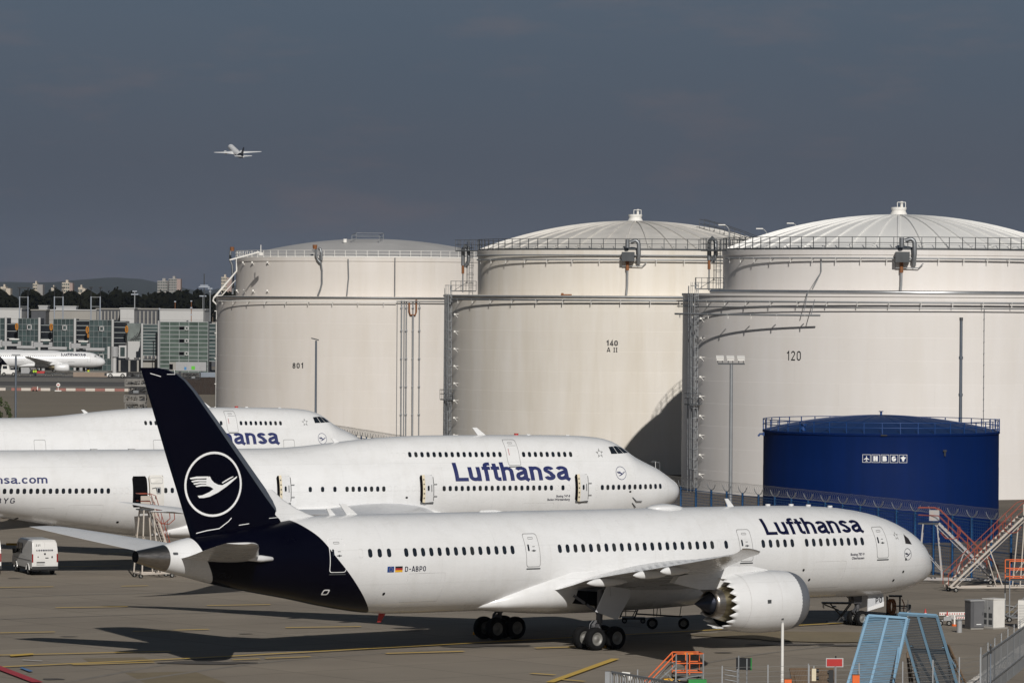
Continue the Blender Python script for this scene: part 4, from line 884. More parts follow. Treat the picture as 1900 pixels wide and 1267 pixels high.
    b = MB(); b.tube([(-(8.0-st0), 0, .6),(-(8.0-st0), 0, 3.2)], .18, 10); g = b.build('nose_gear', MT['gear'], A)
    for e in (-.42,.42): put_mesh(WHEEL7, 'wheel', g, (-(8.0-st0), e, .62))
    b = MB(); wing(b, [(8.6,60.5,73.0,0,.10,0),(12,64.2,74.2,0,.10,0),(17,69.6,76.0,0,.09,0),(19.4,72.5,76.8,0,.08,0)], st0, 1, 12, vertical=True); b.build('tail_fin', MT['navy'], A)
    return A
MT['belly_white'] = material('wing_light_grey', (.60,.61,.63), .35, .1, .04, .4)
WHEEL7 = wheel_mesh(.62, .48)
# ------------------------------------------------------------------ fuel tanks
def ring_pts(cx, cy, r, z, a0=0, a1=360, n=96): return [(cx+r*math.cos(R(lerp(a0,a1,i/n))), cy+r*math.sin(R(lerp(a0,a1,i/n))), z) for i in range(n+1)]
def ring_rail(T, c, r, z, h, npost, mat, a0=0.0, a1=360.0, rails=(1.0,.55), rr=.035, pw=.07, plate=True):
    full = a1-a0 >= 359.9; b = MB()
    for k in rails: b.tube(ring_pts(c[0], c[1], r, z+h*k, a0, a1-(360/96 if full else 0), 95 if full else 48), rr, 5, closed=full)
    if plate:
        pts = ring_pts(c[0], c[1], r, z, a0, a1, 96); b.rows([[(p[0], p[1], z+.02) for p in pts], [(p[0], p[1], z+.20) for p in pts]])
    rail = b.build('railing', mat, T); m = MB(); m.box((0,0,h/2), (pw,pw,h)); me = m.mesh('railing_post', mat)
    for i in range(npost):
        a = R(a0+(a1-a0)*i/(npost if full else npost-1)); put_mesh(me, 'railing_post', rail, (c[0]+r*math.cos(a)-org(T)[0], c[1]+r*math.sin(a)-org(T)[1], z-org(T)[2]), (0,0,a))
    return rail
def straight_rail(T, pts, h, mat, step=1.2, rr=.03, pw=.06, name='railing', levels=(1.0,.55)):
    b = MB(); m = MB(); m.box((0,0,h/2), (pw,pw,h)); me = m.mesh('railing_post', mat); posts = []
    for i in range(len(pts)-1):
        p, q = Vector(pts[i]), Vector(pts[i+1])
        for k in levels: b.bar(p+Vector((0,0,h*k)), q+Vector((0,0,h*k)), rr*2)
        n = max(1, int((q-p).length/step+.5)); posts += [p.lerp(q, j/n) for j in range(n)]
    posts.append(Vector(pts[-1])); rail = b.build(name, mat, T); o = Vector(org(T))
    for p in posts: put_mesh(me, 'railing_post', rail, p-o)
    return rail
def caged_ladder(T, base, top, out, mat, w=.55, cage=True, cage_from=2.5, name='ladder'):
    """base/top world points on one vertical; out = unit horizontal direction away from the wall"""
    o = Vector((out[0], out[1], 0)).normalized(); s = Vector((-o.y, o.x, 0)); p, q = Vector(base), Vector(top); b = MB()
    for e in (-1, 1): b.bar(p+s*(e*w/2), q+s*(e*w/2), .08)
    n = int((q-p).length/.6)
    for i in range(n): k = p.lerp(q, (i+.5)/n); b.bar(k-s*w/2, k+s*w/2, .045)
    lad = b.build(name, mat, T)
    if cage:
        b = MB(); m = int(((q-p).length-cage_from)/1.1)
        for i in range(m+1):
            z = p.z+cage_from+i*1.1
            if z > q.z: break
            b.tube([Vector((p.x,p.y,z))+s*(.42*math.cos(R(a)))+o*(.75*math.sin(R(a))) for a in range(0,181,22)], .035, 5)
        for a in (35,90,145):
            k = s*(.42*math.cos(R(a)))+o*(.75*math.sin(R(a))); b.bar(Vector((p.x,p.y,p.z+cage_from))+k, q+k, .05)
        b.build('ladder_cage', mat, T)
    return lad
def dome_fn(Ru, zr, zt):
    h = zt-zr; Rs = (Ru*Ru+h*h)/(2*h)
    return lambda r: zt-(Rs-math.sqrt(max(0, Rs*Rs-r*r)))
def wall_map(cx, cy, r, px, z, w, h):
    """map letters onto the tank wall around the sight line px at height z; angles run so that text reads left to right"""
    X0 = px
    a = math.asin(max(-1, min(1, (X0-cx)/r)))
    return lambda u, v, off=.012: (cx+(r+off)*math.sin(a+(u-.5)*w/r), cy-(r+off)*math.cos(a+(u-.5)*w/r), z+(v-.5)*h)
def ang_for(cx, cy, r, px):
    """wall point (front side) seen at image column px"""
    k = ray(px, 700)[0]/ray(px, 700)[1]; lo, hi = -math.pi/2, math.pi/2
    for _ in range(50):
        m = (lo+hi)/2
        if (cx+r*math.sin(m))/(cy-r*math.cos(m)) < k: lo = m
        else: hi = m
    return lo
def wp(cx, cy, r, px, z, off=0.0):
    a = ang_for(cx, cy, r, px); return (cx+(r+off)*math.sin(a), cy-(r+off)*math.cos(a), z)
def big_tank(label, cx, cy, Rl, Ru, zm, zr, zt, paint, dome_m, ribs, rail_m, posts, lantern=True, rail_h=1.35):
    T = thing('fuel_tank', label, 'tank', (cx, cy, 0), 0, 'tall cream fuel tanks behind the jets', world=True)
    c = (cx, cy, 0)
    b = MB(); prof = [(Rl, -.2)]; z = 0; k = 0
    while z+2.42 < zm-.3: z += 2.42; prof += [(Rl-.008*k, z-.01), (Rl-.008*(k+1), z)]; k += 1
    prof += [(Rl-.008*k, zm-.28), (Rl+.06, zm-.26), (Rl+.06, zm), (Ru, zm+.04)]
    b.lathe(prof, 160, c); b.build('lower_shell', paint, T)
    b = MB(); b.lathe([(Ru, zm-.1), (Ru, zr-.55), (Ru+.10, zr-.53), (Ru+.10, zr), (Ru-.05, zr+.02)], 144, c); b.build('upper_shell', paint, T)
    df = dome_fn(Ru-.05, zr+.02, zt); b = MB(); b.lathe([(Ru-.05-(Ru-.05)*i/14 if i < 14 else .02, df(Ru-.05-(Ru-.05)*i/14)) for i in range(15)], 144, c); dome = b.build('domed_roof', dome_m, T)
    if ribs:
        b = MB(); pr = [(r_, df(r_)) for r_ in np.linspace(Ru-.1, 1.2, 14)]
        b.rows([[(r_, -.13, z_-.02), (r_, -.10, z_+.17), (r_, .10, z_+.17), (r_, .13, z_-.02)] for r_, z_ in pr], smooth=False); me = b.mesh('roof_rib', dome_m)
        for i in range(ribs): put_mesh(me, 'roof_rib', dome, (0,0,0), (0,0,2*math.pi*(i+.37)/ribs))
    if lantern:
        b = MB(); b.lathe([(1.9,zt-.12),(1.7,zt+.12),(.95,zt+.16),(.75,zt+.55),(.85,zt+.75),(.85,zt+.95),(.02,zt+.98)], 24, c); b.tube([(cx+.3,cy-.2,zt+.9),(cx+.3,cy-.2,zt+1.6)], .16, 8); b.bar((cx-.2,cy-.5,zt+.9),(cx-.2,cy-.5,zt+1.5), .06); b.bar((cx+.7,cy-.5,zt+.9),(cx+.7,cy-.5,zt+1.5), .06); b.bar((cx-.2,cy-.5,zt+1.5),(cx+.7,cy-.5,zt+1.5), .06); b.build('roof_vent', MT['white_paint'], T)
    ring_rail(T, (cx, cy), Ru+.02, zr+.02, rail_h, posts, rail_m)
    return T
def ring_pipe(T, name, cx, cy, r, z, px0, px1, pr, mat, brackets=0, bm=None, n=60, bdrop=.45):
    a0, a1 = ang_for(cx, cy, r, px0) if px0 is not None else -math.pi*.55, ang_for(cx, cy, r, px1) if px1 is not None else math.pi*.55
    b = MB(); b.tube([(cx+r*math.sin(lerp(a0,a1,i/n)), cy-r*math.cos(lerp(a0,a1,i/n)), z) for i in range(n+1)], pr, 8); o = b.build(name, mat, T)
    if brackets:
        m = MB(); m.bar((0,-.1,0), (0,.55,0), .08); m.bar((0,0,0), (0,0,-bdrop), .07); me = m.mesh('pipe_bracket', bm or mat)
        for i in range(brackets):
            a = lerp(a0,a1,(i+.5)/brackets); put_mesh(me, 'pipe_bracket', o, (cx+r*math.sin(a)-org(T)[0], cy-r*math.cos(a)-org(T)[1], z), (0,0,a))
    return o
def swan_vent(T, cx, cy, r, px, zr, zlow, rusty=False, name='vent_pipe'):
    a = ang_for(cx, cy, r, px); U = Vector((math.sin(a), -math.cos(a), 0)); S_ = Vector((math.cos(a), math.sin(a), 0)); C = Vector((cx, cy, 0)); P = lambda o, s, z: C+U*(r+o)+S_*s+Vector((0,0,z))
    b = MB(); b.box(P(.75,.1,zr-.75), (1.5,1.1,1.1), a); b.build('valve_box', MT['dark_steel'], T)
    b = MB(); b.tube([P(.6,0,zr+.3),P(.6,0,zr+1.3)], .26, 10); b.tube([P(.6,.35,zr+.95),P(.6,.9,zr+1.15)]+[P(.6,.9+.45*math.sin(R(q)),zr+.7+.45*math.cos(R(q))) for q in (20,50,80)]+[P(.6,1.38,zr-.4),P(.6,1.3,zr-1.1),P(.2,1.3,zr-1.6)], .24, 10); b.build('swan_neck', MT['galv'], T)
    b = MB(); b.tube([P(.35,0,zr-1.2),P(.35,0,zr-2.4)], .2, 10, mi=1); b.tube([P(.35,0,zr-2.4),P(.3,-.02,lerp(zr,zlow,.8)),P(.3,-.12,zlow)], .13, 8, mi=0); b.build(name, [MT['pole'], MT['rust']], T)
    b = MB(); b.tube([P(.3,-.7,zr-1.2),P(.3,-.6,zr-1.9),P(.3,1.8,zr-1.9),P(.3,2.3,zr-1.4)], .06, 6); b.build('drain_pipe', MT['pole'], T)
T120 = dict(c=(42.5,475.0), Rl=23.75, Ru=19.3, zm=21.5, zr=26.2)
T140 = dict(c=(15.2,535.0), Rl=23.7, Ru=19.5, zm=21.15, zr=26.6)
T801 = dict(c=(-20.9,640.0), Rl=23.1, Ru=20.1, zm=20.75, zr=26.4)
def tanks():
    # ---- nearest, right
    q = T120; cx, cy = q['c']
    T = big_tank('tall cream tank numbered 120, the rightmost big one, behind the small blue tank', cx, cy, q['Rl'], q['Ru'], q['zm'], q['zr'], 30.15, MT['tank3'], MT['dome'], 44, MT['dark_steel'], 82)
    wm = wall_map(cx, cy, q['Rl']-.05, (1477-950)/8000*452, 14.98, 1.75, 1.0); stroke_letters('tank_number', '120', lambda u, v, o=0: wm(u, v, .03+o), MT['black_print'], T, .115, .12)
    ring_pipe(T, 'ring_main_pipe', cx, cy, q['Rl']-.3, q['zm']+.20, 1318, None, .20, MT['pipe'])
    ring_pipe(T, 'foam_pipe', cx, cy, q['Rl']+.55, q['zm']-.85, 1252, None, .10, MT['pole'], 24, MT['white_paint'])
    ring_pipe(T, 'water_pipe', cx, cy, q['Rl']+.55, q['zm']-1.45, None, None, .06, MT['galv'], 0)
    ring_pipe(T, 'short_spray_pipe', cx, cy, q['Rl']+1.7, q['zm']-2.25, 1252, 1521, .10, MT['pole'], 7, MT['white_paint'])
    ring_pipe(T, 'upper_spray_pipe', cx, cy, q['Ru']+.5, q['zr']-.9, 1345, None, .09, MT['pole'], 22, MT['white_paint'])
    swan_vent(T, cx, cy, q['Ru'], 1671, q['zr'], q['zm']+.1)
    b = MB(); f = lambda px, z, o=.12: wp(cx, cy, q['Ru'], px, z, o)
    b.tube([f(1523,25.3),f(1523,23.9),f(1521,23.6),f(1508,22.1)], .07, 6); b.tube([f(1519,23.5),f(1503,22.0)], .035, 5); b.bar(wp(cx,cy,q['Rl'],1503,21.9,.6), wp(cx,cy,q['Rl'],1499,19.6,1.2), .06); b.bar(wp(cx,cy,q['Rl'],1517,20.9,1.0), wp(cx,cy,q['Rl'],1515,19.2,1.7), .06); b.build('down_pipe', MT['pole'], T)
    b = MB(); b.tube([wp(cx,cy,q['Rl'],1825,z,.06) for z in (0,10,20)], .03, 5)
    for i in range(16): b.box(wp(cx,cy,q['Rl'],1825,1+1.2*i,.08), (.1,.1,.1))
    b.build('lightning_conductor', MT['galv'], T)
    # ---- middle
    q = T140; cx, cy = q['c']
    T2 = big_tank('tall cream tank numbered 140 A II, between the two other big tanks', cx, cy, q['Rl'], q['Ru'], q['zm'], q['zr'], 30.3, MT['tank2'], MT['dome2'], 40, MT['dark_steel'], 84)
    wm2 = wall_map(cx, cy, q['Rl']-.05, (1136-950)/8000*511.5, 15.55, 1.42, .62); stroke_letters('tank_number', '140', lambda u, v, o=0: wm2(u, v, .03+o), MT['black_print'], T2, .18, .05)
    wm3 = wall_map(cx, cy, q['Rl']-.05, (1136-950)/8000*511.5, 14.75, 1.25, .52); stroke_letters('tank_class', 'A II', lambda u, v, o=0: wm3(u, v, .03+o), MT['black_print'], T2, .14, .06)
    ring_pipe(T2, 'ring_main_pipe', cx, cy, q['Rl']+.1, q['zm']-.12, 838, None, .11, MT['pole'])
    ring_pipe(T2, 'foam_pipe', cx, cy, q['Rl']+.55, q['zm']-.55, 838, None, .10, MT['galv'], 20, MT['white_paint'])
    ring_pipe(T2, 'upper_ring_pipe', cx, cy, q['Ru']+.3, q['zr']-.6, 884, None, .09, MT['pole'])
    ring_pipe(T2, 'upper_spray_pipe', cx, cy, q['Ru']+.5, q['zr']-1.15, 884, None, .09, MT['pole'], 18, MT['white_paint'])
    swan_vent(T2, cx, cy, q['Ru'], 1163, q['zr'], q['zm']+.1)
    b = MB(); b.box(wp(cx,cy,q['Rl'],1048,q['zm']+.1,-.3), (1.3,.3,.15)); b.box(wp(cx,cy,q['Rl'],1040,q['zm']+.15,-.4), (.3,.3,.3)); b.build('valve', MT['rust'], T2)
    # ---- far left
    q = T801; cx, cy = q['c']
    T3 = big_tank('tall cream tank numbered 801, the leftmost big one with a plain grey dome', cx, cy, q['Rl'], q['Ru'], q['zm'], q['zr'], 29.35, MT['tank'], MT['dome_grey'], 0, MT['white_paint'], 80, lantern=False, rail_h=1.0)
    wm4 = wall_map(cx, cy, q['Rl']-.05, (552-950)/8000*617.3, 10.85, 1.75, .76); stroke_letters('tank_number', '801', lambda u, v, o=0: wm4(u, v, .03+o), MT['black_print'], T3, .17, .09)
    ring_pipe(T3, 'ring_main_pipe', cx, cy, q['Rl']+.15, q['zm']-.1, 404, None, .10, MT['galv'])
    ring_pipe(T3, 'foam_pipe', cx, cy, q['Rl']+.5, q['zm']-.75, 404, 735, .07, MT['white_paint'], 9, MT['white_paint'])
    ring_pipe(T3, 'right_foam_pipe', cx, cy, q['Rl']+.5, q['zm']-.6, 735, None, .08, MT['galv'], 6)
    b = MB(); f = lambda px, z, o=.15: wp(cx, cy, q['Rl'], px, z, o)
    for px, top, r_ in ((744,20.3,.10),(749,20.3,.07),(753,20.2,.09),(777,20.0,.08)): b.tube([f(px,0),f(px,top)], r_, 6)
    b.tube([f(765,0),f(765,18.2)], .14, 8); b.tube([f(758,20.0),f(758,18.7),f(760,18.2),f(769,18.2),f(771,18.7),f(771,20.4)], .13, 8, mi=1); b.tube([f(736,0),f(736,20)], .045, 5); b.tube([f(765,18.2),f(765,20.2)], .08, 6)
    for z in (4,8,12,16,19.3):
        for px in (744,753,765,777): b.box(f(px,z,.2), (.3,.3,.18))
    b.build('riser_pipes', [MT['pole'], MT['rust']], T3)
    b = MB(); u = lambda px, z, o=.2: wp(cx, cy, q['Ru'], px, z, o)
    b.tube([u(594,26.5,.5),u(596,25.6,.4),u(597,24.5),u(597,22.6),u(594,21.7),u(590,20.9)], .13, 8); b.tube([u(645,26.2),u(646,23.5),u(643,20.9)], .09, 6); b.tube([u(731,26.4),u(731,20.9)], .08, 6)
    b.tube([u(588,27.6,.6),u(588,26.6,.5),u(590,26.1,.4),u(595,25.6,.4)], .16, 8); b.tube([u(592,27.7,.6),u(596,27.6,.6),u(597.5,27.0,.6),u(597.5,26.0,.5)], .2, 8); b.build('down_pipe', MT['galv'], T3)
    b = MB(); b.tube([u(586,27.6,.6),u(586,28.2,.6)], [.3,.34], 10); b.tube([u(437,27.4,.6),u(437,28.0,.6)], [.28,.32], 10); b.build('vent_cap', MT['rust'], T3)
    b = MB(); b.tube([u(433,27.9,.8),u(432,27.0,.9),u(433,26.0,.9),u(436,25.3,.6),u(436,23.6,.5),u(436,21.0,.5)], .17, 8); b.build('vent_pipe', MT['galv'], T3)
    # white drain line that leaves the wall on the left edge
    b = MB(); k = lambda px, py: at(px, py, 636)
    b.tube([k(439,480),k(439,503),k(397,552),k(395,558),k(403,566),k(402,600),k(401.5,700),k(401,790)], .13, 8); b.tube([k(402,549),k(412,548),k(437,520)], .07, 6); b.tube([k(399,552),k(432,513)], .05, 5)
    for py in (577,618,665,712,755): b.box(k(401.6,py), (.55,.2,.12))
    b.build('drain_line', MT['white_paint'], T3)
    b = MB()
    for px, z in ((453,25.7),(470,25.7),(498,25.7),(455,21.6),(472,21.6),(498,21.6),(442,21.6)): p = u(px,z,.3); b.box(p, (.22,.22,.22)); b.bar(p, u(px,z-.35,.05), .08)
    b.build('lamp_bracket', MT['white_paint'], T3)
    df = dome_fn(q['Ru']-.05, q['zr']+.02, 29.35)
    b = MB(); X = [(-23.5,-16),(-19.5,-16.5),(-19.0,-11),(-23.0,-10.5)]; P4 = [(x, 640+y*.6, df(math.hypot(x-cx, y*.6))) for x, y in X]
    for i in range(4):
        p_, q_ = Vector(P4[i]), Vector(P4[(i+1) % 4]); b.bar(p_, p_+Vector((0,0,1.1)), .07); b.bar(p_+Vector((0,0,1.1)), q_+Vector((0,0,1.1)), .07); b.bar(p_+Vector((0,0,.55)), q_+Vector((0,0,.55)), .05)
    b.build('roof_guard', MT['galv'], T3)
    b = MB(); p = Vector(P4[0])+Vector((-1.0,-.2,.0)); b.cyl(p, .3, .55, 10); b.build('roof_hatch', MT['white_paint'], T3)
    b = MB(); p = Vector(at(484,470,622)); b.cyl(p-Vector((0,0,.3)), .45, .4, 14); b.bar(p, p+Vector((0,0,1.2)), .1); b.bar(p+Vector((-.2,0,.2)), p+Vector((-4.5,0,-1.0)), .2); b.build('roof_gauge', MT['white_paint'], T3)
    # ---- ladders, landings of the two nearer tanks
    for T_, q, pxl, pxu, lo_plat in ((T, T120, (1289,1307), 1337, 748), (T2, T140, (836,846), 878, 742)):
        cx, cy = q['c']; mid = (pxl[0]+pxl[1])/2
        def out(px, r): a = ang_for(cx, cy, r, px); return Vector((math.sin(a), -math.cos(a), 0))
        o1 = out(mid, q['Rl']); b0 = Vector(wp(cx, cy, q['Rl'], mid, 0, .35)); caged_ladder(T_, b0, b0+Vector((0,0,q['zm']+1.2)), o1, MT['galv'])
        b1 = Vector(wp(cx, cy, q['Rl'], pxl[0]-2, 0, .25)); bb = MB(); bb.tube([b1, b1+Vector((0,0,q['zm']))], .09, 6); bb.tube([b1+o1*.4, b1+o1*.4+Vector((0,0,q['zm']+.8))], .06, 6); bb.build('cable_riser', MT['galv'], T_)
        bb = MB()
        for i in range(9):
            p = Vector(wp(cx, cy, q['Rl'], mid+9, 2.0+2.1*i, .5)); bb.bar(p-o1*.5, p, .05); bb.bar(p-o1*.4-Vector((0,0,.4)), p, .05); bb.box(p, (.2,.2,.2))
        bb.build('lamp_bracket', MT['white_paint'], T_)
        z1 = q['zm']-.02
        for z_, w_, d_ in ((z1+.55, 3.1, 1.7), (CAM_H-(lo_plat-548)*(b0.y/8000), 1.5, 1.3)):
            c0 = Vector((b0.x, b0.y, z_))+o1*.45; s1 = Vector((-o1.y, o1.x, 0)); ov = o1
            if w_ > 3: c0 = Vector(wp(cx, cy, q['Rl']-1.9, mid+18, z_)); s1 = Vector((1,0,0)); ov = Vector((0,-1,0))
            pl = MB(); pl.prism([c0+s1*(e*w_/2)+ov*(f_*d_/2) for e, f_ in ((-1,-1),(1,-1),(1,1),(-1,1))], (0,0,-.12)); pl.build('landing', MT['dark_steel'], T_)
            straight_rail(T_, [c0+s1*(-w_/2)-ov*d_/2, c0+s1*(-w_/2)+ov*d_/2, c0+s1*(w_/2)+ov*d_/2, c0+s1*(w_/2)-ov*d_/2], 1.15, MT['dark_steel'], .65)
        o2 = Vector((-.55,-.83,0)).normalized(); b2 = Vector((at(pxu-4, 500, cy-7)[0], cy-7, q['zm'])); caged_ladder(T_, b2, b2+Vector((0,0,q['zr']+1.2-q['zm'])), o2, MT['dark_steel'], name='upper_ladder', cage_from=1.4)
        s2 = Vector((-o2.y, o2.x, 0)); c0 = Vector((b2.x, b2.y, q['zr']))+o2*.5-s2*.3
        pl = MB(); pl.prism([c0+s2*(e*1.3)+o2*(f_*.6) for e, f_ in ((-1,-1),(1,-1),(1,1),(-1,1))], (0,0,-.14)); pl.build('landing', MT['dark_steel'], T_)
        straight_rail(T_, [c0+s2*-1.3-o2*.6, c0+s2*-1.3+o2*.6, c0+s2*1.3+o2*.6, c0+s2*1.3-o2*.6], 1.25, MT['dark_steel'], .7)
        pv = b2-s2*1.0+o2*.3; bb = MB(); bb.tube([pv+Vector((0,0,2.6)),pv+Vector((0,0,3.6))], .17, 8, mi=0); bb.tube([pv+Vector((0,0,.3)),pv+Vector((0,0,2.6))], .08, 8, mi=1); bb.tube([pv+Vector((0,0,3.6)),pv+Vector((.0,0,5.6)),pv+s2*.35+Vector((0,0,6.0)),pv+s2*.8+Vector((0,0,5.6)),pv+s2*.85+Vector((0,0,4.2)),pv+s2*.4+Vector((0,0,3.4))], .24, 9, mi=1); bb.build('vent_pipe', [MT['rust'], MT['galv']], T_)
        # bracing under the mid landing and the stair rail on the roof
        bb = MB(); c1 = Vector(wp(cx, cy, q['Rl']-1.9, mid+18, z1+.6))+Vector((0,-.9,0)); bb.bar(c1+Vector((-1.1,0,0)), c1+Vector((.5,0,1.0)), .06); bb.build('landing_brace', MT['dark_steel'], T_)
    # roof walkways with handrails near the right edge of the two nearer domes
    cx, cy = T140['c']; df = dome_fn(T140['Ru']-.05, T140['zr']+.02, 30.3)
    for s_ in (-.5, .5):
        pts = [(cx+r_*.80+s_*.6, cy-r_*.6+s_*.8, df(r_)+.05) for r_ in (19, 16, 13, 10)]
        straight_rail(T2, pts, 1.2, MT['dark_steel'], 1.6)
    # street-type lamps on the far rims
    for px, py, T_, lb in ((1353,418,T2,'small curved lamp over the gap left of the tank numbered 120, left one'),(1423,425,T,'small curved lamp over the gap left of the tank numbered 120, right one'),(1480,415,T,'curved twin lamp peeping over the left part of the ribbed dome')):
        p = Vector(at(px, py, 497)); L_ = thing('rim_lamp', lb, 'lamp', (p.x, p.y, 0), 0, 'curved lamps behind the tank rims', world=True)
        b = MB(); b.tube([(p.x,p.y,0),(p.x,p.y,p.z-.9),(p.x-.05,p.y,p.z-.4),(p.x-.3,p.y,p.z-.1),(p.x-.5,p.y,p.z)], .06, 6); b.build('post', MT['pole'], L_)
        b = MB(); b.box((p.x-.85,p.y,p.z+.03), (.8,.25,.12)); b.build('lamp_head', MT['white_paint'], L_)
        if 'twin' in lb:
            b = MB(); b.tube([(p.x+.05,p.y,p.z-1.5),(p.x-.2,p.y,p.z-1.1),(p.x-.4,p.y,p.z-.95)], .05, 6); b.box((p.x-.7,p.y,p.z-.93), (.7,.25,.12)); b.build('lamp_head', MT['white_paint'], L_)
    # ---- small blue tank
    cx, cy, r, zr, zt = 32.8, 382.6, 10.44, 9.4, 10.75
    B = thing('fuel_tank', 'small dark blue tank with HBG sign, standing before the tank numbered 120', 'tank', (cx, cy, 0), world=True)
    b = MB(); b.lathe([(r,-.1),(r,3.1),(r-.01,3.12),(r-.01,6.2),(r-.02,6.22),(r-.02,zr-.2),(r+.06,zr-.18),(r+.06,zr),(r-.02,zr+.02)], 120, (cx,cy,0)); b.build('shell', MT['tank_blue'], B)
    df = dome_fn(r-.02, zr+.02, zt); b = MB(); b.lathe([((r-.02)*(1-i/10) if i < 10 else .02, df((r-.02)*(1-i/10))) for i in range(11)], 96, (cx,cy,0)); d = b.build('domed_roof', MT['blue_roof_sheen'], B)
    b = MB(); b.rows([[(q_, -.03, df(q_)), (q_, -.025, df(q_)+.025), (q_, .025, df(q_)+.025), (q_, .03, df(q_))] for q_ in np.linspace(r-.1, .3, 10)], smooth=False); me = b.mesh('roof_seam', MT['blue_roof_sheen'])
    for i in range(26): put_mesh(me, 'roof_seam', d, (0,0,0), (0,0,2*math.pi*i/26))
    ring_rail(B, (cx, cy), r+.02, zr+.0, .95, 42, MT['blue_rail'], rr=.035, pw=.07, plate=False)
    b = MB(); b.cyl((cx,cy,zt-.03), .10, .35, 8); b.cyl((cx,cy,zt+.3), .2, .06, 10); b.build('roof_vent', MT['blue_rail'], B)
    b = MB(); p = Vector(at(1490, 790, 376)); b.cyl((p.x,p.y,zr+.1), .26, .62, 10); b.cyl((p.x,p.y,zr+.6), .34, .12, 10); b.build('roof_hatch', MT['blue_rail'], B)
    b = MB(); p = Vector(at(1843, 803, 381)); b.box((p.x+.1,p.y,zr+.2), (.9,.9,.08)); 
    for e in (-.4,0,.4): b.bar((p.x+.1+e,p.y-.4,zr+.2),(p.x+.1+e,p.y-.4,zr+1.15), .06)
    for z_ in (.6,1.1): b.bar((p.x-.3,p.y-.4,zr+z_),(p.x+.5,p.y-.4,zr+z_), .05)
    b.bar((p.x+.5,p.y-.4,zr+.2),(p.x+.15,p.y,zr-.7), .07); b.build('roof_landing', MT['blue_rail'], B)
    b = MB(); p = Vector(wp(cx,cy,r,1420,zr-.35,.1)); b.tube([p,p+Vector((-.35,-.1,0)),p+Vector((-.5,-.1,-.2))], .09, 8); b.box(p, (.2,.3,.3)); b.build('overflow', MT['blue_rail'], B)
    b = MB(); p = Vector(wp(cx,cy,r,1753,7.95,.12)); b.bar(p, p-Vector((0,0,.45)), .12); b.box(p, (.3,.2,.16)); p = Vector(wp(cx,cy,r,1641,9.3,.1)); b.box(p, (.55,.1,.1)); b.build('sign_lamp', MT['black_print'], B)
    # the sign: five framed squares
    ac = ang_for(cx, cy, r, 1643); z0 = 7.28; sz = .70
    M_ = lambda x, z, off=.02: (cx+(r+off)*math.sin(ac+x/r), cy-(r+off)*math.cos(ac+x/r), z0+z)
    for i in range(5):
        xc = (i-2)*.79; h = sz/2; b = MB()
        o_ = [(-h,-h),(h,-h),(h,h),(-h,h)]; n_ = [(u*.91, v*.91) for u, v in o_]
        b.add([M_(xc+u,v) for u, v in o_]+[M_(xc+u,v) for u, v in n_], [(k, (k+1) % 4, 4+(k+1) % 4, 4+k) for k in range(4)])
        sg = b.build('sign_square', MT['white_line'], B)
        if i in (1,2,3):
            stroke_letters('sign_letter', 'HBG'[i-1], lambda u, v, o=0, xc=xc: M_(xc+(u-.5)*.40, (v-.5)*.44, .025+o*.3), MT['white_line'], sg, .26)
        elif i == 0:
            b = MB(); pl = [(0,.25),(.035,.18),(.035,.06),(.24,-.07),(.24,-.12),(.035,-.06),(.03,-.18),(.10,-.23),(.10,-.26),(0,-.235)]
            pl = pl+[(-x, z) for x, z in pl[::-1]]; b.add([M_(xc+x, z, .03) for x, z in pl], [tuple(range(len(pl)))]); b.build('sign_aeroplane', MT['white_line'], sg)
        else:
            b = MB(); pl = [(0,.25),(.06,.22),(.08,.15),(.24,.12),(.20,.02),(.12,-.02),(.10,-.15),(0,-.26)]
            pl = pl+[(-x, z) for x, z in pl[::-1][:-1]]; b.add([M_(xc+x, z, .03) for x, z in pl[:-1]], [tuple(range(len(pl)-1))]); b.build('sign_shield', MT['white_line'], sg)
MT['blue_rail'] = material('blue_railing', (.008,.045,.17), .45, 0, .12, 1)
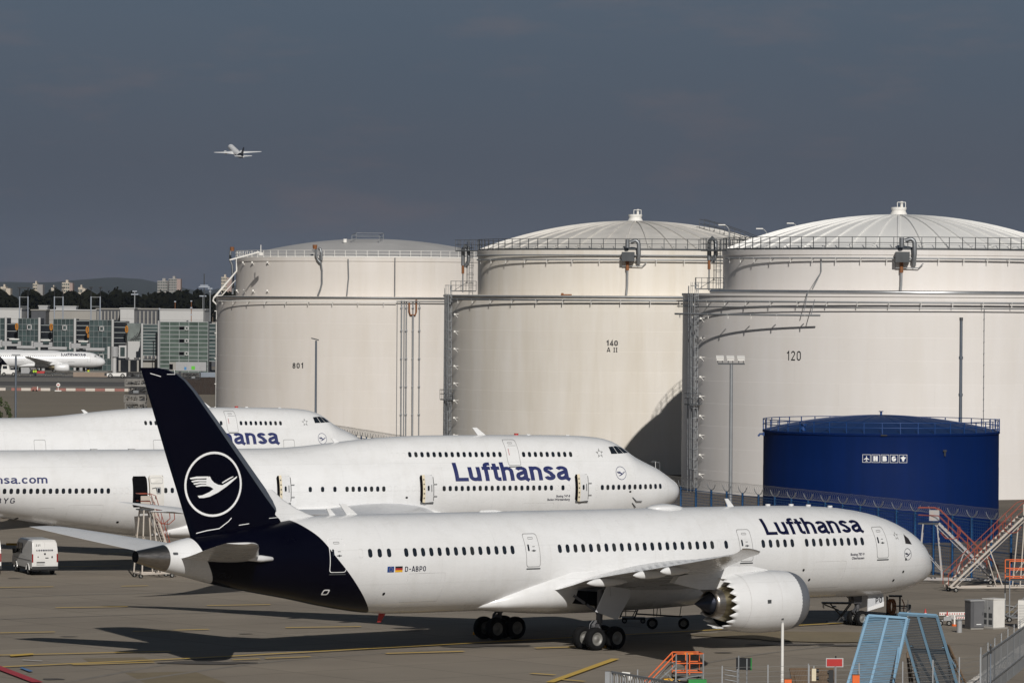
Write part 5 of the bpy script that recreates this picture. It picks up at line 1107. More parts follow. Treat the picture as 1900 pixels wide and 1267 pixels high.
# ------------------------------------------------------------------ ground, apron, markings
MT['tyre_mark'] = material('tyre_mark', (.20,.178,.15), .85, 0, .16, .8, detail=9)
def sheet(name, pts, mat, z, parent=None, kind='structure'):
    b = MB(); b.poly([(p[0], p[1], z) for p in pts]); return b.build(name, mat, parent, kind=kind)
def ground():
    sheet('ground', [(-9000,-400),(9000,-400),(9000,14000),(-9000,14000)], MT['ground'], 0)
    ap = sheet('apron', [(-170,120),(70,120),(70,262),(52,300),(38,333),(17,372),(-6,452),(-11,490),(-40,640),(-170,640)], MT['apron'], .004)
    y = lambda py, px=100: gr(px, py)[1]
    sheet('taxiway', [(-700,y(724)),(300,y(724)),(300,1220),(-700,1220)], MT['taxi'], .004)
    sheet('taxiway_strip', [(-700,y(716)),(300,y(716)),(300,y(708)),(-700,y(708))], MT['taxi_dark'], .008)
    sheet('taxiway_strip', [(-700,y(701)),(300,y(701)),(300,y(697)),(-700,y(697))], MT['taxi_dark'], .008)
    sheet('yard', [(39,333),(18,373),(-5,453),(-10,491),(-38,642),(40,760),(140,700),(140,300),(64,281)], MT['gravel'], .006)
    def line(a, b_, wd, mat, name='painted_line', z=.090):
        p, q = Vector(gr(*a)), Vector(gr(*b_)); d = (q-p).normalized(); n = Vector((-d.y, d.x, 0))*(wd*.62)
        sheet(name, [p+n, p-n, q-n, q+n], mat, z, ap, None)
    Y = MT['mark_yellow']
    for a, c, w_ in (((-60,1092),(99,1090),.28),((103,1129),(237,1127),.3),((-60,1177),(102,1174),.3),((246,1173),(388,1169),.3),((-80,1219),(317,1210),.32),((-60,1242),(354,1223),.32),((134,1235),(286,1230),.34),
                     ((98,1053),(222,1051),.25),((225,1089),(275,1088),.28),((384,1125),(502,1123),.3),((530,1166),(670,1164),.32),((492,1223),(576,1220),.3),((431,1226),(482,1224),.26),
                     ((716,1214),(861,1210),.36),((993,1204),(1096,1201),.36),((-60,1051),(60,1049),.24),((200,1028),(260,1027),.22),((1754,1139),(1777,1138),.26),((1735,1143),(1793,1143),.26),((1864,1137),(1883,1137),.3)):
        line(a, c, w_, Y)
    line((340,1224),(1606,1155), .34, Y, 'lead_in_line', .096)
    line((1020,1268),(1142,1224), .40, MT['mark_yellow'], 'painted_line', .096); line((985,1251),(1030,1254), .3, MT['mark_yellow']); line((1035,1262),(1085,1266), .3, MT['mark_yellow'])
    line((1864,1124),(1886,1128), .25, MT['mark_white']); line((42,1226),(78,1228), .2, MT['mark_white']); line((1128,1179),(1150,1182), .2, MT['mark_white'])
    line((-30,1230),(70,1268), .5, MT['mark_red'], 'red_line', .096)
    b = [gr(36,1241),gr(42,1240),gr(62,1247),(gr(54,1248))]; sheet('blue_patch', b, MT['mark_blue'], .090, ap, None)
    b = [gr(18,1217),gr(62,1214),gr(62,1217),(gr(20,1220))]; sheet('yellow_arrow', b, Y, .100, ap, None)
    for pts in ([(152,1221),(265,1219),(282,1225),(165,1228)], [(232,1248),(360,1245),(425,1268),(280,1272)]): sheet('repair_patch', [gr(*q) for q in pts], MT['tan_patch'], .008, ap, None)
    lev = [0]
    def blot(px, py, rx, rz, mat=MT['oil'], name='oil_stain', z=None):
        lev[0] += 1; z = .020+.0025*lev[0]
        c = gr(px, py); n = 22; pts = []
        for i in range(n):
            a = 2*math.pi*i/n; k = 1+.35*noise.noise((px*.1+math.cos(a)*1.3, py*.1+math.sin(a)*1.3, 0)); pts.append((c[0]+rx*k*math.cos(a), c[1]+rz*k*math.sin(a)))
        sheet(name, pts, mat, z, ap, None)
    for px, py, rx, rz in ((27,1073,.5,.25),(127,1181,.55,.3),(456,1176,.45,.25),(98,1260,.65,.5),(770,1170,.5,.3),(1343,1211,.6,.35),(1530,1195,.6,.35)): blot(px, py, rx, rz, name='drain_cover')
    for px, py, rx, rz in ((380,1230,2.6,1.0),(905,1198,2.8,.8),(860,1200,1.2,.5),(1480,1175,1.6,.5),(1450,1196,2.2,.7),(1560,1198,1.3,.5),(760,1166,1.0,.5),(1490,1185,.7,.4)): blot(px, py, rx, rz)
    for px, py, rx, rz in ((1490,1180,6.5,3.0),(1425,1176,3.5,2.0),(1540,1188,4,2)): blot(px, py, rx, rz, MT['tan_patch'], 'rubbed_patch')
    for k, (pts, w_) in enumerate((([(120,1266),(420,1216),(760,1192),(1000,1181)],.45),([(180,1272),(520,1226),(860,1203),(1110,1193)],.45),([(-40,1110),(200,1102),(480,1098)],.5),([(-40,1150),(260,1140),(520,1133)],.4),([(1250,1240),(1420,1212),(1620,1190)],.4))):
        P_ = [Vector(gr(*q)) for q in pts]; c = [Curve([(i, p.x) for i, p in enumerate(P_)]), Curve([(i, p.y) for i, p in enumerate(P_)])]; m_ = 24; q = [Vector((c[0](i*(len(P_)-1)/m_), c[1](i*(len(P_)-1)/m_), 0)) for i in range(m_+1)]; b = MB(); rows = []
        for i in range(m_+1):
            d = (q[min(i+1,m_)]-q[max(i-1,0)]).normalized(); n = Vector((-d.y, d.x, 0))*w_*.5*(1 if 0 < i < m_ else .2); rows.append([tuple(q[i]+n+Vector((0,0,.012+.002*k))), tuple(q[i]-n+Vector((0,0,.012+.002*k)))])
        b.rows(rows, smooth=False); b.build('tyre_mark', MT['tyre_mark'], ap)
    return ap
# ------------------------------------------------------------------ far side of the airfield
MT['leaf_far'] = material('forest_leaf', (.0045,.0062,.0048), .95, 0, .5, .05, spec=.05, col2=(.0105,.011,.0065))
MT['leaf'] = material('tree_leaf', (.022,.038,.010), .7, 0, .35, .8, col2=(.045,.062,.016))
MT['bark'] = material('bark', (.09,.07,.05), .9, 0, .2, 3)
MT['hill'] = material('hill_wood', (.03,.038,.036), .95, 0, .25, .004)
MT['block_cream'] = material('tower_block_cream', (.44,.385,.315), .7, 0, .08, .05)
MT['block_grey'] = material('tower_block_grey', (.27,.255,.24), .7, 0, .08, .05)
MT['block_rose'] = material('tower_block_rose', (.30,.225,.20), .7, 0, .08, .05)
MT['tglass_green'] = material('green_facade_glass', (.058,.088,.070), .16, 0, .40, .22, spec=.7, col2=(.085,.112,.096))
MT['tglass_dark'] = material('dark_facade_glass', (.022,.036,.040), .12, 0, .6, .16, spec=.8, col2=(.055,.078,.076))
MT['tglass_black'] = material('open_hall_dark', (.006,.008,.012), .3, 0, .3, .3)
MT['conc'] = material('terminal_concrete', (.30,.285,.26), .8, 0, .08, .15)
MT['pale'] = material('pale_cladding', (.45,.445,.435), .6, 0, .06, .1)
MT['slate'] = material('slate_cladding', (.055,.058,.066), .6, 0, .12, .1)
MT['frame_dim'] = material('grey_mullion', (.16,.18,.18), .5, 0, .05, .5)
MT['frame'] = material('white_mullion', (.30,.32,.315), .5, 0, .05, .5)
MT['brownwall'] = material('brown_wall', (.032,.022,.017), .9, 0, .25, 1)
def icos(n): 
    b = bmesh.new(); bmesh.ops.create_icosphere(b, subdivisions=n, radius=1.0); v = [tuple(q.co) for q in b.verts]; f = [tuple(x.index for x in q.verts) for q in b.faces]; b.free(); return v, f
ICO1 = icos(1)
def forest():
    """dark wood: a thousand and more crowns of loose leaf clumps round small dark cores"""
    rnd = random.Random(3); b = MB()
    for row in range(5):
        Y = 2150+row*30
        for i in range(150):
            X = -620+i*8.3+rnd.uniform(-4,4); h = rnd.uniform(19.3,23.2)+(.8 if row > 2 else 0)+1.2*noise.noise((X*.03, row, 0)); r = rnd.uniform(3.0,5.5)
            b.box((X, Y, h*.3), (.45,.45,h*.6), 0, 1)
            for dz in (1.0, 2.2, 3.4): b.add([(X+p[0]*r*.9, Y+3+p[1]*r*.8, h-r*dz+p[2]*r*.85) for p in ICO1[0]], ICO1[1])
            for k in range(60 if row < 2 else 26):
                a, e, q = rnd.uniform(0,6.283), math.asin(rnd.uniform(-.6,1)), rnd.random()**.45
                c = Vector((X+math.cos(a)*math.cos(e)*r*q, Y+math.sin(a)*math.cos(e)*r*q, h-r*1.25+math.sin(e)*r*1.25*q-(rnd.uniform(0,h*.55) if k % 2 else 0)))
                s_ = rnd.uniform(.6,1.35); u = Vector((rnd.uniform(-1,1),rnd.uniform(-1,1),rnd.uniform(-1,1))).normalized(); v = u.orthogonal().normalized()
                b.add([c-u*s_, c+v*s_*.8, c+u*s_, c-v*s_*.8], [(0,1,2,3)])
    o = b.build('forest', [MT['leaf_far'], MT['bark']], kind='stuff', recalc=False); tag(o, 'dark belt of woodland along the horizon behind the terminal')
def hills():
    rows = []; Y0 = 11200
    for j in range(8):
        t = j/7; row = []
        for i in range(121):
            X = -5200+i*80; px = 950+X/Y0*8000
            h = 44*math.exp(-((px-110)/135)**2)+30*math.exp(-((px+160)/160)**2)+34*math.exp(-((px-395)/70)**2)+16+26*math.exp(-((px-800)/260)**2)+8*noise.noise((X*.0011,3.1,0))+5*noise.noise((X*.004,8,0))
            row.append((X, Y0+j*260, max(0,h)*math.sin(math.pi*.5*t)-.5))
        rows.append(row)
    b = MB(); b.rows(rows); b.build('hills', MT['hill'], kind='structure')
def tower_block(label, px0, px1, ytop, Y, mat, floors, cols, extra=None, depth=18):
    a, c = at(px0, ytop, Y), at(px1, ytop, Y); w_, x0, h = c[0]-a[0], a[0], a[2]
    T = thing('tower_block', label, 'building', (x0+w_/2, Y, 0), 0, 'high-rise blocks beyond the woods', world=True)
    b = MB(); b.box((x0+w_/2, Y+depth/2, h/2), (w_, depth, h)); b.build('wall', mat, T)
    fh = h/max(1, floors); cw = w_/cols; m = MB(); m.box((0,0,0), (cw*.62,.4,fh*.5)); me = m.mesh('window', MT['tglass_dark'])
    for i in range(cols):
        for j in range(floors):
            z = h-fh*(j+.6)
            if z > h*.25: put_mesh(me, 'window', T, (-w_/2+cw*(i+.5), -.1, z))
    b = MB(); b.box((x0+w_*.6, Y+depth/2, h+1.3), (w_*.3, depth*.5, 2.6)); b.build('roof_house', mat, T)
    if extra:
        e0, e1, et, em = extra; p, q = at(e0, et, Y), at(e1, et, Y); b = MB(); b.box(((p[0]+q[0])/2, Y+depth/2+1.2, p[2]/2), (q[0]-p[0], depth, p[2])); b.build('side_wing', em, T)
def facade_tower(label, px0, px1, ytop, Y, ybase_m, cols, rws, glass, depth=14, pier=None, group='glass gate towers of the terminal', odd=()):
    """a glazed block: every pane an object, frame bars joined"""
    a, c = at(px0, ytop, Y), at(px1, ytop, Y); x0, w_, h = a[0], c[0]-a[0], a[2]
    T = thing('gate_tower', label, 'building', (x0+w_/2, Y, 0), 0, group, world=True)
    b = MB(); b.box((x0+w_/2, Y+depth/2+.5, (h+ybase_m)/2), (w_, depth, h-ybase_m)); b.build('core', MT['slate'], T)
    pw, ph = w_/cols, (h-ybase_m)/rws; m = MB(); m.box((0,0,0), (pw-.12,.12,ph-.12)); me = m.mesh('pane', glass)
    for i in range(cols):
        for j in range(rws):
            put_mesh(me, 'pane', T, (-w_/2+pw*(i+.5), .3+random.uniform(-.03,.03), ybase_m+ph*(j+.5)), (R(random.uniform(-1.2,1.2)), 0, R(random.uniform(-1.2,1.2))))
    b = MB(); fw = .17 if (glass != MT['tglass_dark'] or cols == 1) else .13
    for j in range(rws+1): b.box((x0+w_/2, Y+.2, ybase_m+ph*j), (w_, .22, fw))
    for i in range(cols+1): b.box((x0+pw*i, Y+.18, (h+ybase_m)/2), (fw*.8, .24, h-ybase_m))
    b.build('mullions', MT['frame'] if glass != MT['tglass_dark'] or cols == 1 else MT['frame_dim'], T)
    for (i, j, cls) in odd:
        z = ybase_m+ph*(rws-j-.5); xx = x0+pw*(i+.5)
        b = MB(); b.box((xx-pw*.25, Y+.1, z), (pw*.5, .2, ph*.7)); f = b.build('open_vent', MT['black'], T)
        b = MB(); 
        for e in (-1,1): b.box((xx+pw*.28+e*ph*.34, Y+.05, z), (.22,.3,ph*.9)); b.box((xx+pw*.28, Y+.05, z+e*ph*.38), (ph*.7,.3,.22))
        b.build('vent_frame', MT['pale'], T)
    if pier:
        p, q = at(pier[0], ytop, Y), at(pier[1], ytop, Y); b = MB(); b.cyl(((p[0]+q[0])/2, Y-.6, 0), (q[0]-p[0])/2, h+.3, 14); b.build('white_column', MT['pale'], T)
    return T
def terminal():
    Y = 1165.0
    # long building behind
    def wall_block(label, px0, px1, ytop, YY, mat, ribs=0, rib_mat=None, zb=0.0, depth=20):
        a, c = at(px0, ytop, YY), at(px1, ytop, YY); w_ = c[0]-a[0]
        T = thing('terminal_block', label, 'building', (a[0]+w_/2, YY, 0), world=True)
        b = MB(); b.box((a[0]+w_/2, YY+depth/2, (a[2]+zb)/2), (w_, depth, a[2]-zb)); b.build('wall', mat, T)
        b = MB(); b.box((a[0]+w_/2, YY+depth/2-.3, a[2]+.15), (w_+.4, depth, .3)); b.build('parapet', MT['pale'] if mat != MT['slate'] else MT['conc'], T)
        if ribs:
            m = MB(); m.box((0,0,0), (.35,.5,a[2]-1)); me = m.mesh('facade_fin', rib_mat or MT['conc'])
            for i in range(ribs): put_mesh(me, 'facade_fin', T, (-w_/2+w_*(i+.5)/ribs, -.2, a[2]/2))
        nb = max(2, int(w_/6)); m = MB(); m.box((0,0,0), (w_/nb-.12,.12,2.6)); me = m.mesh('cladding_panel', mat)
        for i in range(nb):
            for j in range(2): put_mesh(me, 'cladding_panel', T, (-w_/2+w_*(i+.5)/nb, -.05, a[2]-1.6-2.75*j))
        return T
    wall_block('white terminal block with panelled wall at the far left edge', -60, 40, 573, 1300, MT['pale'])
    wall_block('dark grey terminal block beside the first pair of light masts', 58, 85, 576, 1310, MT['slate'])
    wall_block('grey concrete terminal block behind the second and third mast pairs', 85, 179, 576, 1320, MT['conc'])
    wall_block('dark ribbed terminal hall left of the white stair block', 179, 223, 574, 1300, MT['slate'], 7)
    wall_block('white windowless stair block between the two dark ribbed halls', 223, 249, 573, 1292, MT['pale'])
    wall_block('dark ribbed terminal hall right of the white stair block', 249, 293, 574, 1302, MT['slate'], 6)
    wall_block('white panelled block on top behind the big green glass front', 296, 380, 575, 1240, MT['pale'])
    wall_block('dark low block between the green glass front and the leftmost tank', 380, 420, 600, 1240, MT['slate'])
    for px0, px1, y0, y1, lb in ((72,88,568,576,'small plant room on the dark grey terminal roof'),(104,141,569,576,'long low plant room on the concrete terminal roof')):
        a, c = at(px0, y0, 1325), at(px1, y0, 1325); z1 = at(px0, y1+1, 1325)[2]; T = thing('plant_room', lb, 'plant room', (a[0], 1325, z1), world=True)
        b = MB(); b.box(((a[0]+c[0])/2, 1328, (a[2]+z1)/2), (c[0]-a[0], 6, a[2]-z1)); b.build('wall', MT['cab_grey'], T); b = MB(); b.box(((a[0]+c[0])/2, 1328, a[2]+.1), (c[0]-a[0]+.4, 6.4, .25)); b.build('roof', MT['pale'], T)
    # gate towers from left to right and the dark gaps between them
    facade_tower('dark glass gate tower cut by the left edge of the picture', -32, 9, 590, Y, 0, 5, 9, MT['tglass_dark'], pier=(9,13.5))
    facade_tower('dark glass gate tower left of the second yellow ring lamp', 34, 71, 591, Y, 0, 5, 9, MT['tglass_dark'], pier=(71,76), odd=((2,1,0),(2,6,0)))
    facade_tower('dark glass gate tower between the second and third yellow ring lamps', 99, 137, 592, Y, 0, 5, 9, MT['tglass_dark'], pier=(137,142), odd=((2,1,0),(2,6,0)))
    facade_tower('dark glass gate tower just left of the rightmost yellow ring lamp', 166, 207, 594, Y, 0, 5, 9, MT['tglass_dark'], pier=(207,212), odd=((2,1,0),(2,6,0)))
    facade_tower('narrow blue glass bay beside the big green glass front', 265, 293, 602, 1150, 4.4, 1, 10, MT['tglass_dark'], pier=(262,266), group=None)
    facade_tower('big bright green glass front right of the gate towers', 297, 386, 597, 1145, 0, 5, 12, MT['tglass_green'], pier=(293,297.5), group=None, odd=((2,1,0),(2,4,0),(2,7,0)))
    facade_tower('narrow dark glass bay between green front and leftmost tank', 388, 412, 601, 1150, 3, 1, 10, MT['tglass_dark'], pier=(385.5,388.5), group=None)
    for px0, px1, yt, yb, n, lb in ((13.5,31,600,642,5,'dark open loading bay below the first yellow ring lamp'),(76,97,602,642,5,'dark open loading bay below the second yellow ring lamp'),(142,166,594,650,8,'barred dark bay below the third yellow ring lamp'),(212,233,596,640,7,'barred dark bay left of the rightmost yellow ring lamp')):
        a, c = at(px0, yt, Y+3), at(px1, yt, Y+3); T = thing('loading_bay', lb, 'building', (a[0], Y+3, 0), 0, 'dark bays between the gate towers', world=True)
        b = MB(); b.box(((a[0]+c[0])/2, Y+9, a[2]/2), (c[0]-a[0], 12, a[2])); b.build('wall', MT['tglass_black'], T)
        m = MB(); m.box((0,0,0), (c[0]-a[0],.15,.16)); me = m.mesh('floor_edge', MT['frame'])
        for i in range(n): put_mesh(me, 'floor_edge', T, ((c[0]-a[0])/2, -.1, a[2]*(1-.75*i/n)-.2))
    for k, (px, py, lb) in enumerate(((31,606,'first yellow ring lamp from the left on the gate towers'),(95,607,'second yellow ring lamp from the left on the gate towers'),(162,612,'third yellow ring lamp from the left, above a smaller one'),(235,611,'rightmost yellow ring lamp beside the slanted glass'),(163.5,623,'small yellow ring lamp just below the third one'))):
        p = at(px, py, Y-1.2); T = thing('ring_lamp', lb, 'lamp', p, 0, 'yellow docking lamps on the gate towers')
        rr = .85 if k < 4 else .5
        b = MB(); b.tube([(.36*rr*math.cos(R(a)), 0, 1.0*rr*math.sin(R(a))) for a in range(0,360,20)], .20*rr, 8, closed=True); b.build('ring', MT['amber'], T); b = MB(); b.box((0,.35,0), (.5,.5,1.5*rr)); b.build('bracket', MT['rust'], T)
    # slanted glass link with crossed bracing
    a, c = at(236, 600, Y+1), at(262, 600, Y+1); z1 = at(240, 636, Y+1)[2]; T = thing('glass_link', 'slanted grey glass link with dark crossed braces right of the ring lamp', 'building', (a[0], Y+1, 0), world=True)
    b = MB(); b.box(((a[0]+c[0])/2, Y+7, (a[2]+z1)/2), (c[0]-a[0], 12, a[2]-z1)); b.build('wall', MT['link_glass'], T); b = MB()
    for i in range(6): b.bar((a[0]+.3+i*.55, Y+.9, z1), (min(c[0], a[0]+1.4+i*.75), Y+.9, z1+(a[2]-z1)*(.25+.14*i)), .14)
    for i in range(5): b.bar((a[0]+.6+i*.7, Y+.85, z1+.5+.4*i), (c[0], Y+.85, z1+.3+.9*i), .12)
    b.build('bracing', MT['black_print'], T)
    b = MB(); b.box((at(250,600,Y)[0], Y-1.2, at(250,648,Y)[2]), (at(262,600,Y)[0]-at(240,600,Y)[0], 2.2, at(250,637,Y)[2]-at(250,667,Y)[2])); b.build('bridge_box', MT['pale'], T)
    a, c = at(262, 668, 1152), at(293, 668, 1152); T = thing('base_wall', 'beige base wall under the narrow blue glass bay', 'wall', (a[0], 1152, 0), world=True); b = MB(); b.box(((a[0]+c[0])/2, 1158, a[2]/2), (c[0]-a[0], 11, a[2])); b.build('wall', MT['conc'], T); b = MB(); b.box(((a[0]+c[0])/2, 1157.5, a[2]+.1), (c[0]-a[0]+.3, 12, .2)); b.build('coping', MT['frame'], T)
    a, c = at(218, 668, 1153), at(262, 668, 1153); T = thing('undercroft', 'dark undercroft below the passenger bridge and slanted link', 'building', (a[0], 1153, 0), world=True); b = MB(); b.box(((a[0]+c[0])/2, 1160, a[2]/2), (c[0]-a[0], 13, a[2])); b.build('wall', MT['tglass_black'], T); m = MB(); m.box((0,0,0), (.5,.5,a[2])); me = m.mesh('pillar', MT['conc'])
    for px in (222,240,256): put_mesh(me, 'pillar', T, (at(px,668,1152.5)[0]-a[0], -.4, a[2]/2))
    # passenger bridge with round pedestal
    T = thing('passenger_bridge', 'grey passenger bridge with round drum and pedestal beside the parked jet', 'jet bridge', at(216,690,1130)[:2]+(0,), world=True); P = lambda x, y, Y_=1130: at(x, y, Y_)
    b = MB(); z0 = P(216,662)[2]; b.cyl((P(216,0)[0],1130,0), .55, z0, 14); b.build('pedestal', MT['pale'], T)
    b = MB(); b.cyl((P(216,0)[0],1130,z0), P(223,0)[0]-P(216,0)[0], P(216,643)[2]-z0, 20); b.build('drum', MT['cab_grey'], T)
    b = MB(); b.box((P(206,0)[0],1130,(P(206,643)[2]+P(206,665)[2])/2), (.55,2.6,P(206,643)[2]-P(206,665)[2])); b.build('cab_door', MT['pale'], T)
    b = MB(); cx, cz = P(231,0)[0], (P(231,641)[2]+P(231,664)[2])/2; hw, hh = (P(239,0)[0]-P(225,0)[0])/2, (P(231,641)[2]-P(231,664)[2])/2; b.box((cx,1131.5,cz), (hw*2,3,hh*2)); b.build('tunnel', MT['pale'], T)
    b = MB(); b.box((cx,1129.9,cz), (hw*1.2,.1,hh*1.45)); b.build('tunnel_window', MT['tglass_dark'], T)
    for k, (px, py) in enumerate(((22,636),(80,638),(150,640))):
        c = P(px, py, 1158); T = thing('jet_bridge', ('light grey jet bridge roof over the leftmost jet', 'light grey jet bridge roof above the middle of the parked jets', 'light grey jet bridge roof just above the Lufthansa title far away'.replace('Lufthansa title far away','front of the nearest gate jet'))[k], 'jet bridge', (c[0], 1158, 0), 0, 'jet bridges behind the gate jets', world=True)
        b = MB(); b.box((c[0], 1158, c[2]-.2), (5.2,3.0,1.3)); b.build('tunnel', MT['cab_grey'], T); b = MB(); b.tube([(c[0]+1.5,1157,c[2]-1.2),(c[0]+6.5,1157,c[2]-1.25)], .55, 10); b.build('hood', MT['cab_grey'], T)
        b = MB(); b.box((c[0]+.8, 1157.5, c[2]+1.0), (2.6,2.4,.3)); b.build('roof_plate', MT['white_paint'], T); b = MB(); b.box((c[0]+1.0, 1157, c[2]+.45), (1.6,2,.8)); b.build('cab_window', MT['tglass_dark'], T); b = MB(); b.cyl((c[0],1158.5,0), .5, c[2]-.8, 10); b.build('pedestal', MT['cab_grey'], T); b = MB(); b.box((c[0]-2.7,1156.8,c[2]-.2), (.5,.6,1.9)); b.build('end_frame', MT['pale'], T)
    # paired light masts, antennas
    for px, px2, yt, lb in ((36.5,52,534,'leftmost pair of tall light masts joined by a dark top bar'),(101,117,534,'middle pair of tall light masts with separate dark heads'),(169,186,534,'right pair of tall light masts with separate dark heads')):
        a, c = at(px, yt, 1200), at(px2, yt, 1200); T = thing('light_mast', lb, 'light mast', ((a[0]+c[0])/2, 1200, 0), 0, 'paired light masts over the gates', world=True)
        for x in (a[0], c[0]):
            b = MB(); b.tube([(x,1200,0),(x,1200,a[2]-2.4)], .17, 8); b.tube([(x,1200,a[2]-2.4),(x,1200,a[2])], .12, 8, mi=1); b.build('post', [MT['pale_post'], MT['black_print']], T)
        b = MB()
        for zz in (2.6, 5.2): b.bar((a[0],1200,a[2]-zz),(c[0],1200,a[2]-zz), .12)
        b.build('cross_bar', MT['pole'], T)
        b = MB()
        if px < 50: b.box(((a[0]+c[0])/2,1200,a[2]), (c[0]-a[0]+1.0,.8,.32))
        else:
            for x in (a[0], c[0]+.1): b.box((x,1200,a[2]+.1), (.9,.8,.34))
        b.build('lamp_head', MT['black_print'], T)
    def mast(label, px, yt, yb, Y_, arms, name='antenna_mast', r=.10, mat=None):
        a = at(px, yt, Y_); T = thing(name, label, 'mast', (a[0], Y_, 0), 0, None, world=True); b = MB(); b.tube([(a[0],Y_,0),(a[0],Y_,a[2])], r, 6); b.build('post', mat or MT['pole'], T); b = MB()
        for dz, wd in arms: b.box((a[0],Y_,a[2]-dz), (wd,.25,.3))
        b.build('arm', MT['pale_post'], T)
    mast('white double antenna mast above the white stair block', 250, 540, 572, 1310, ((.1,1.4),(1.0,2.2)), r=.18)
    mast('thin red and white pole on the roof above the green glass, left one', 325, 559, 575, 1260, ((.1,.5),), mat=MT['rust'])
    mast('thin red and white pole on the roof above the green glass, right one', 355, 558, 597, 1230, ((.1,.5),(2.0,.6),(4.0,.6)), mat=MT['rust'])
    mast('tall dark mast with antenna tip beside the leftmost tank', 379, 508, 597, 1180, ((3.2,2.2),(3.6,3.0)), r=.14, mat=MT['dark_steel'])
    mast('grey mast with dark head between tall antenna and leftmost tank', 390, 534, 640, 1160, ((.2,1.2),(1.0,.6)), r=.16, mat=MT['pole'])
    mast('short grey mast left of the tall dark antenna mast', 376.5, 548, 580, 1250, ((.2,2.0),), r=.1)
    mast('pale slim pole at the left corner of the green glass front', 296, 572, 692, 1135, ((.1,.4),), name='corner_pole', r=.12)
    # far high-rises
    tower_block('low cream block at the far left on the skyline', 1, 11, 532, 4600, MT['block_cream'], 4, 3, (11,19,535,MT['block_cream']))
    tower_block('cream tower block with grey wing left of the brightest one', 61, 69, 526, 4600, MT['block_cream'], 9, 3, (69,79,528,MT['block_grey']))
    tower_block('brightest cream tower block right of the first two', 115, 129, 524, 4600, MT['block_cream'], 9, 4, (129,134.5,525,MT['block_rose']))
    tower_block('small cream block on the skyline right of the brightest tower', 145, 153, 533, 4600, MT['block_cream'], 4, 3, (153,158,535,MT['block_cream']))
    tower_block('tall grey double tower block with rosy end wall', 292, 311, 521, 4400, MT['block_grey'], 12, 6, None)
    tower_block('taller grey tower block attached to the grey double block', 313, 328, 517, 4390, MT['block_grey'], 14, 5, (328,335,517.5,MT['block_rose']))
    tower_block('pale tower block just left of the leftmost tank', 410.5, 421, 514, 4400, MT['block_cream'], 12, 4, (421,432,515,MT['block_rose']))
    tower_block('tiny cream block low on the skyline before the brightest tower', 95, 101, 533.5, 4700, MT['block_cream'], 3, 2, None)
MT['amber'] = material('amber_lamp', (.42,.17,.012), .5, 0, .12, 2)
MT['link_glass'] = material('link_glass', (.16,.18,.17), .2, 0, .3, .4)
MT['pale_post'] = material('pale_post', (.34,.37,.42), .5, .2, .06, .5)
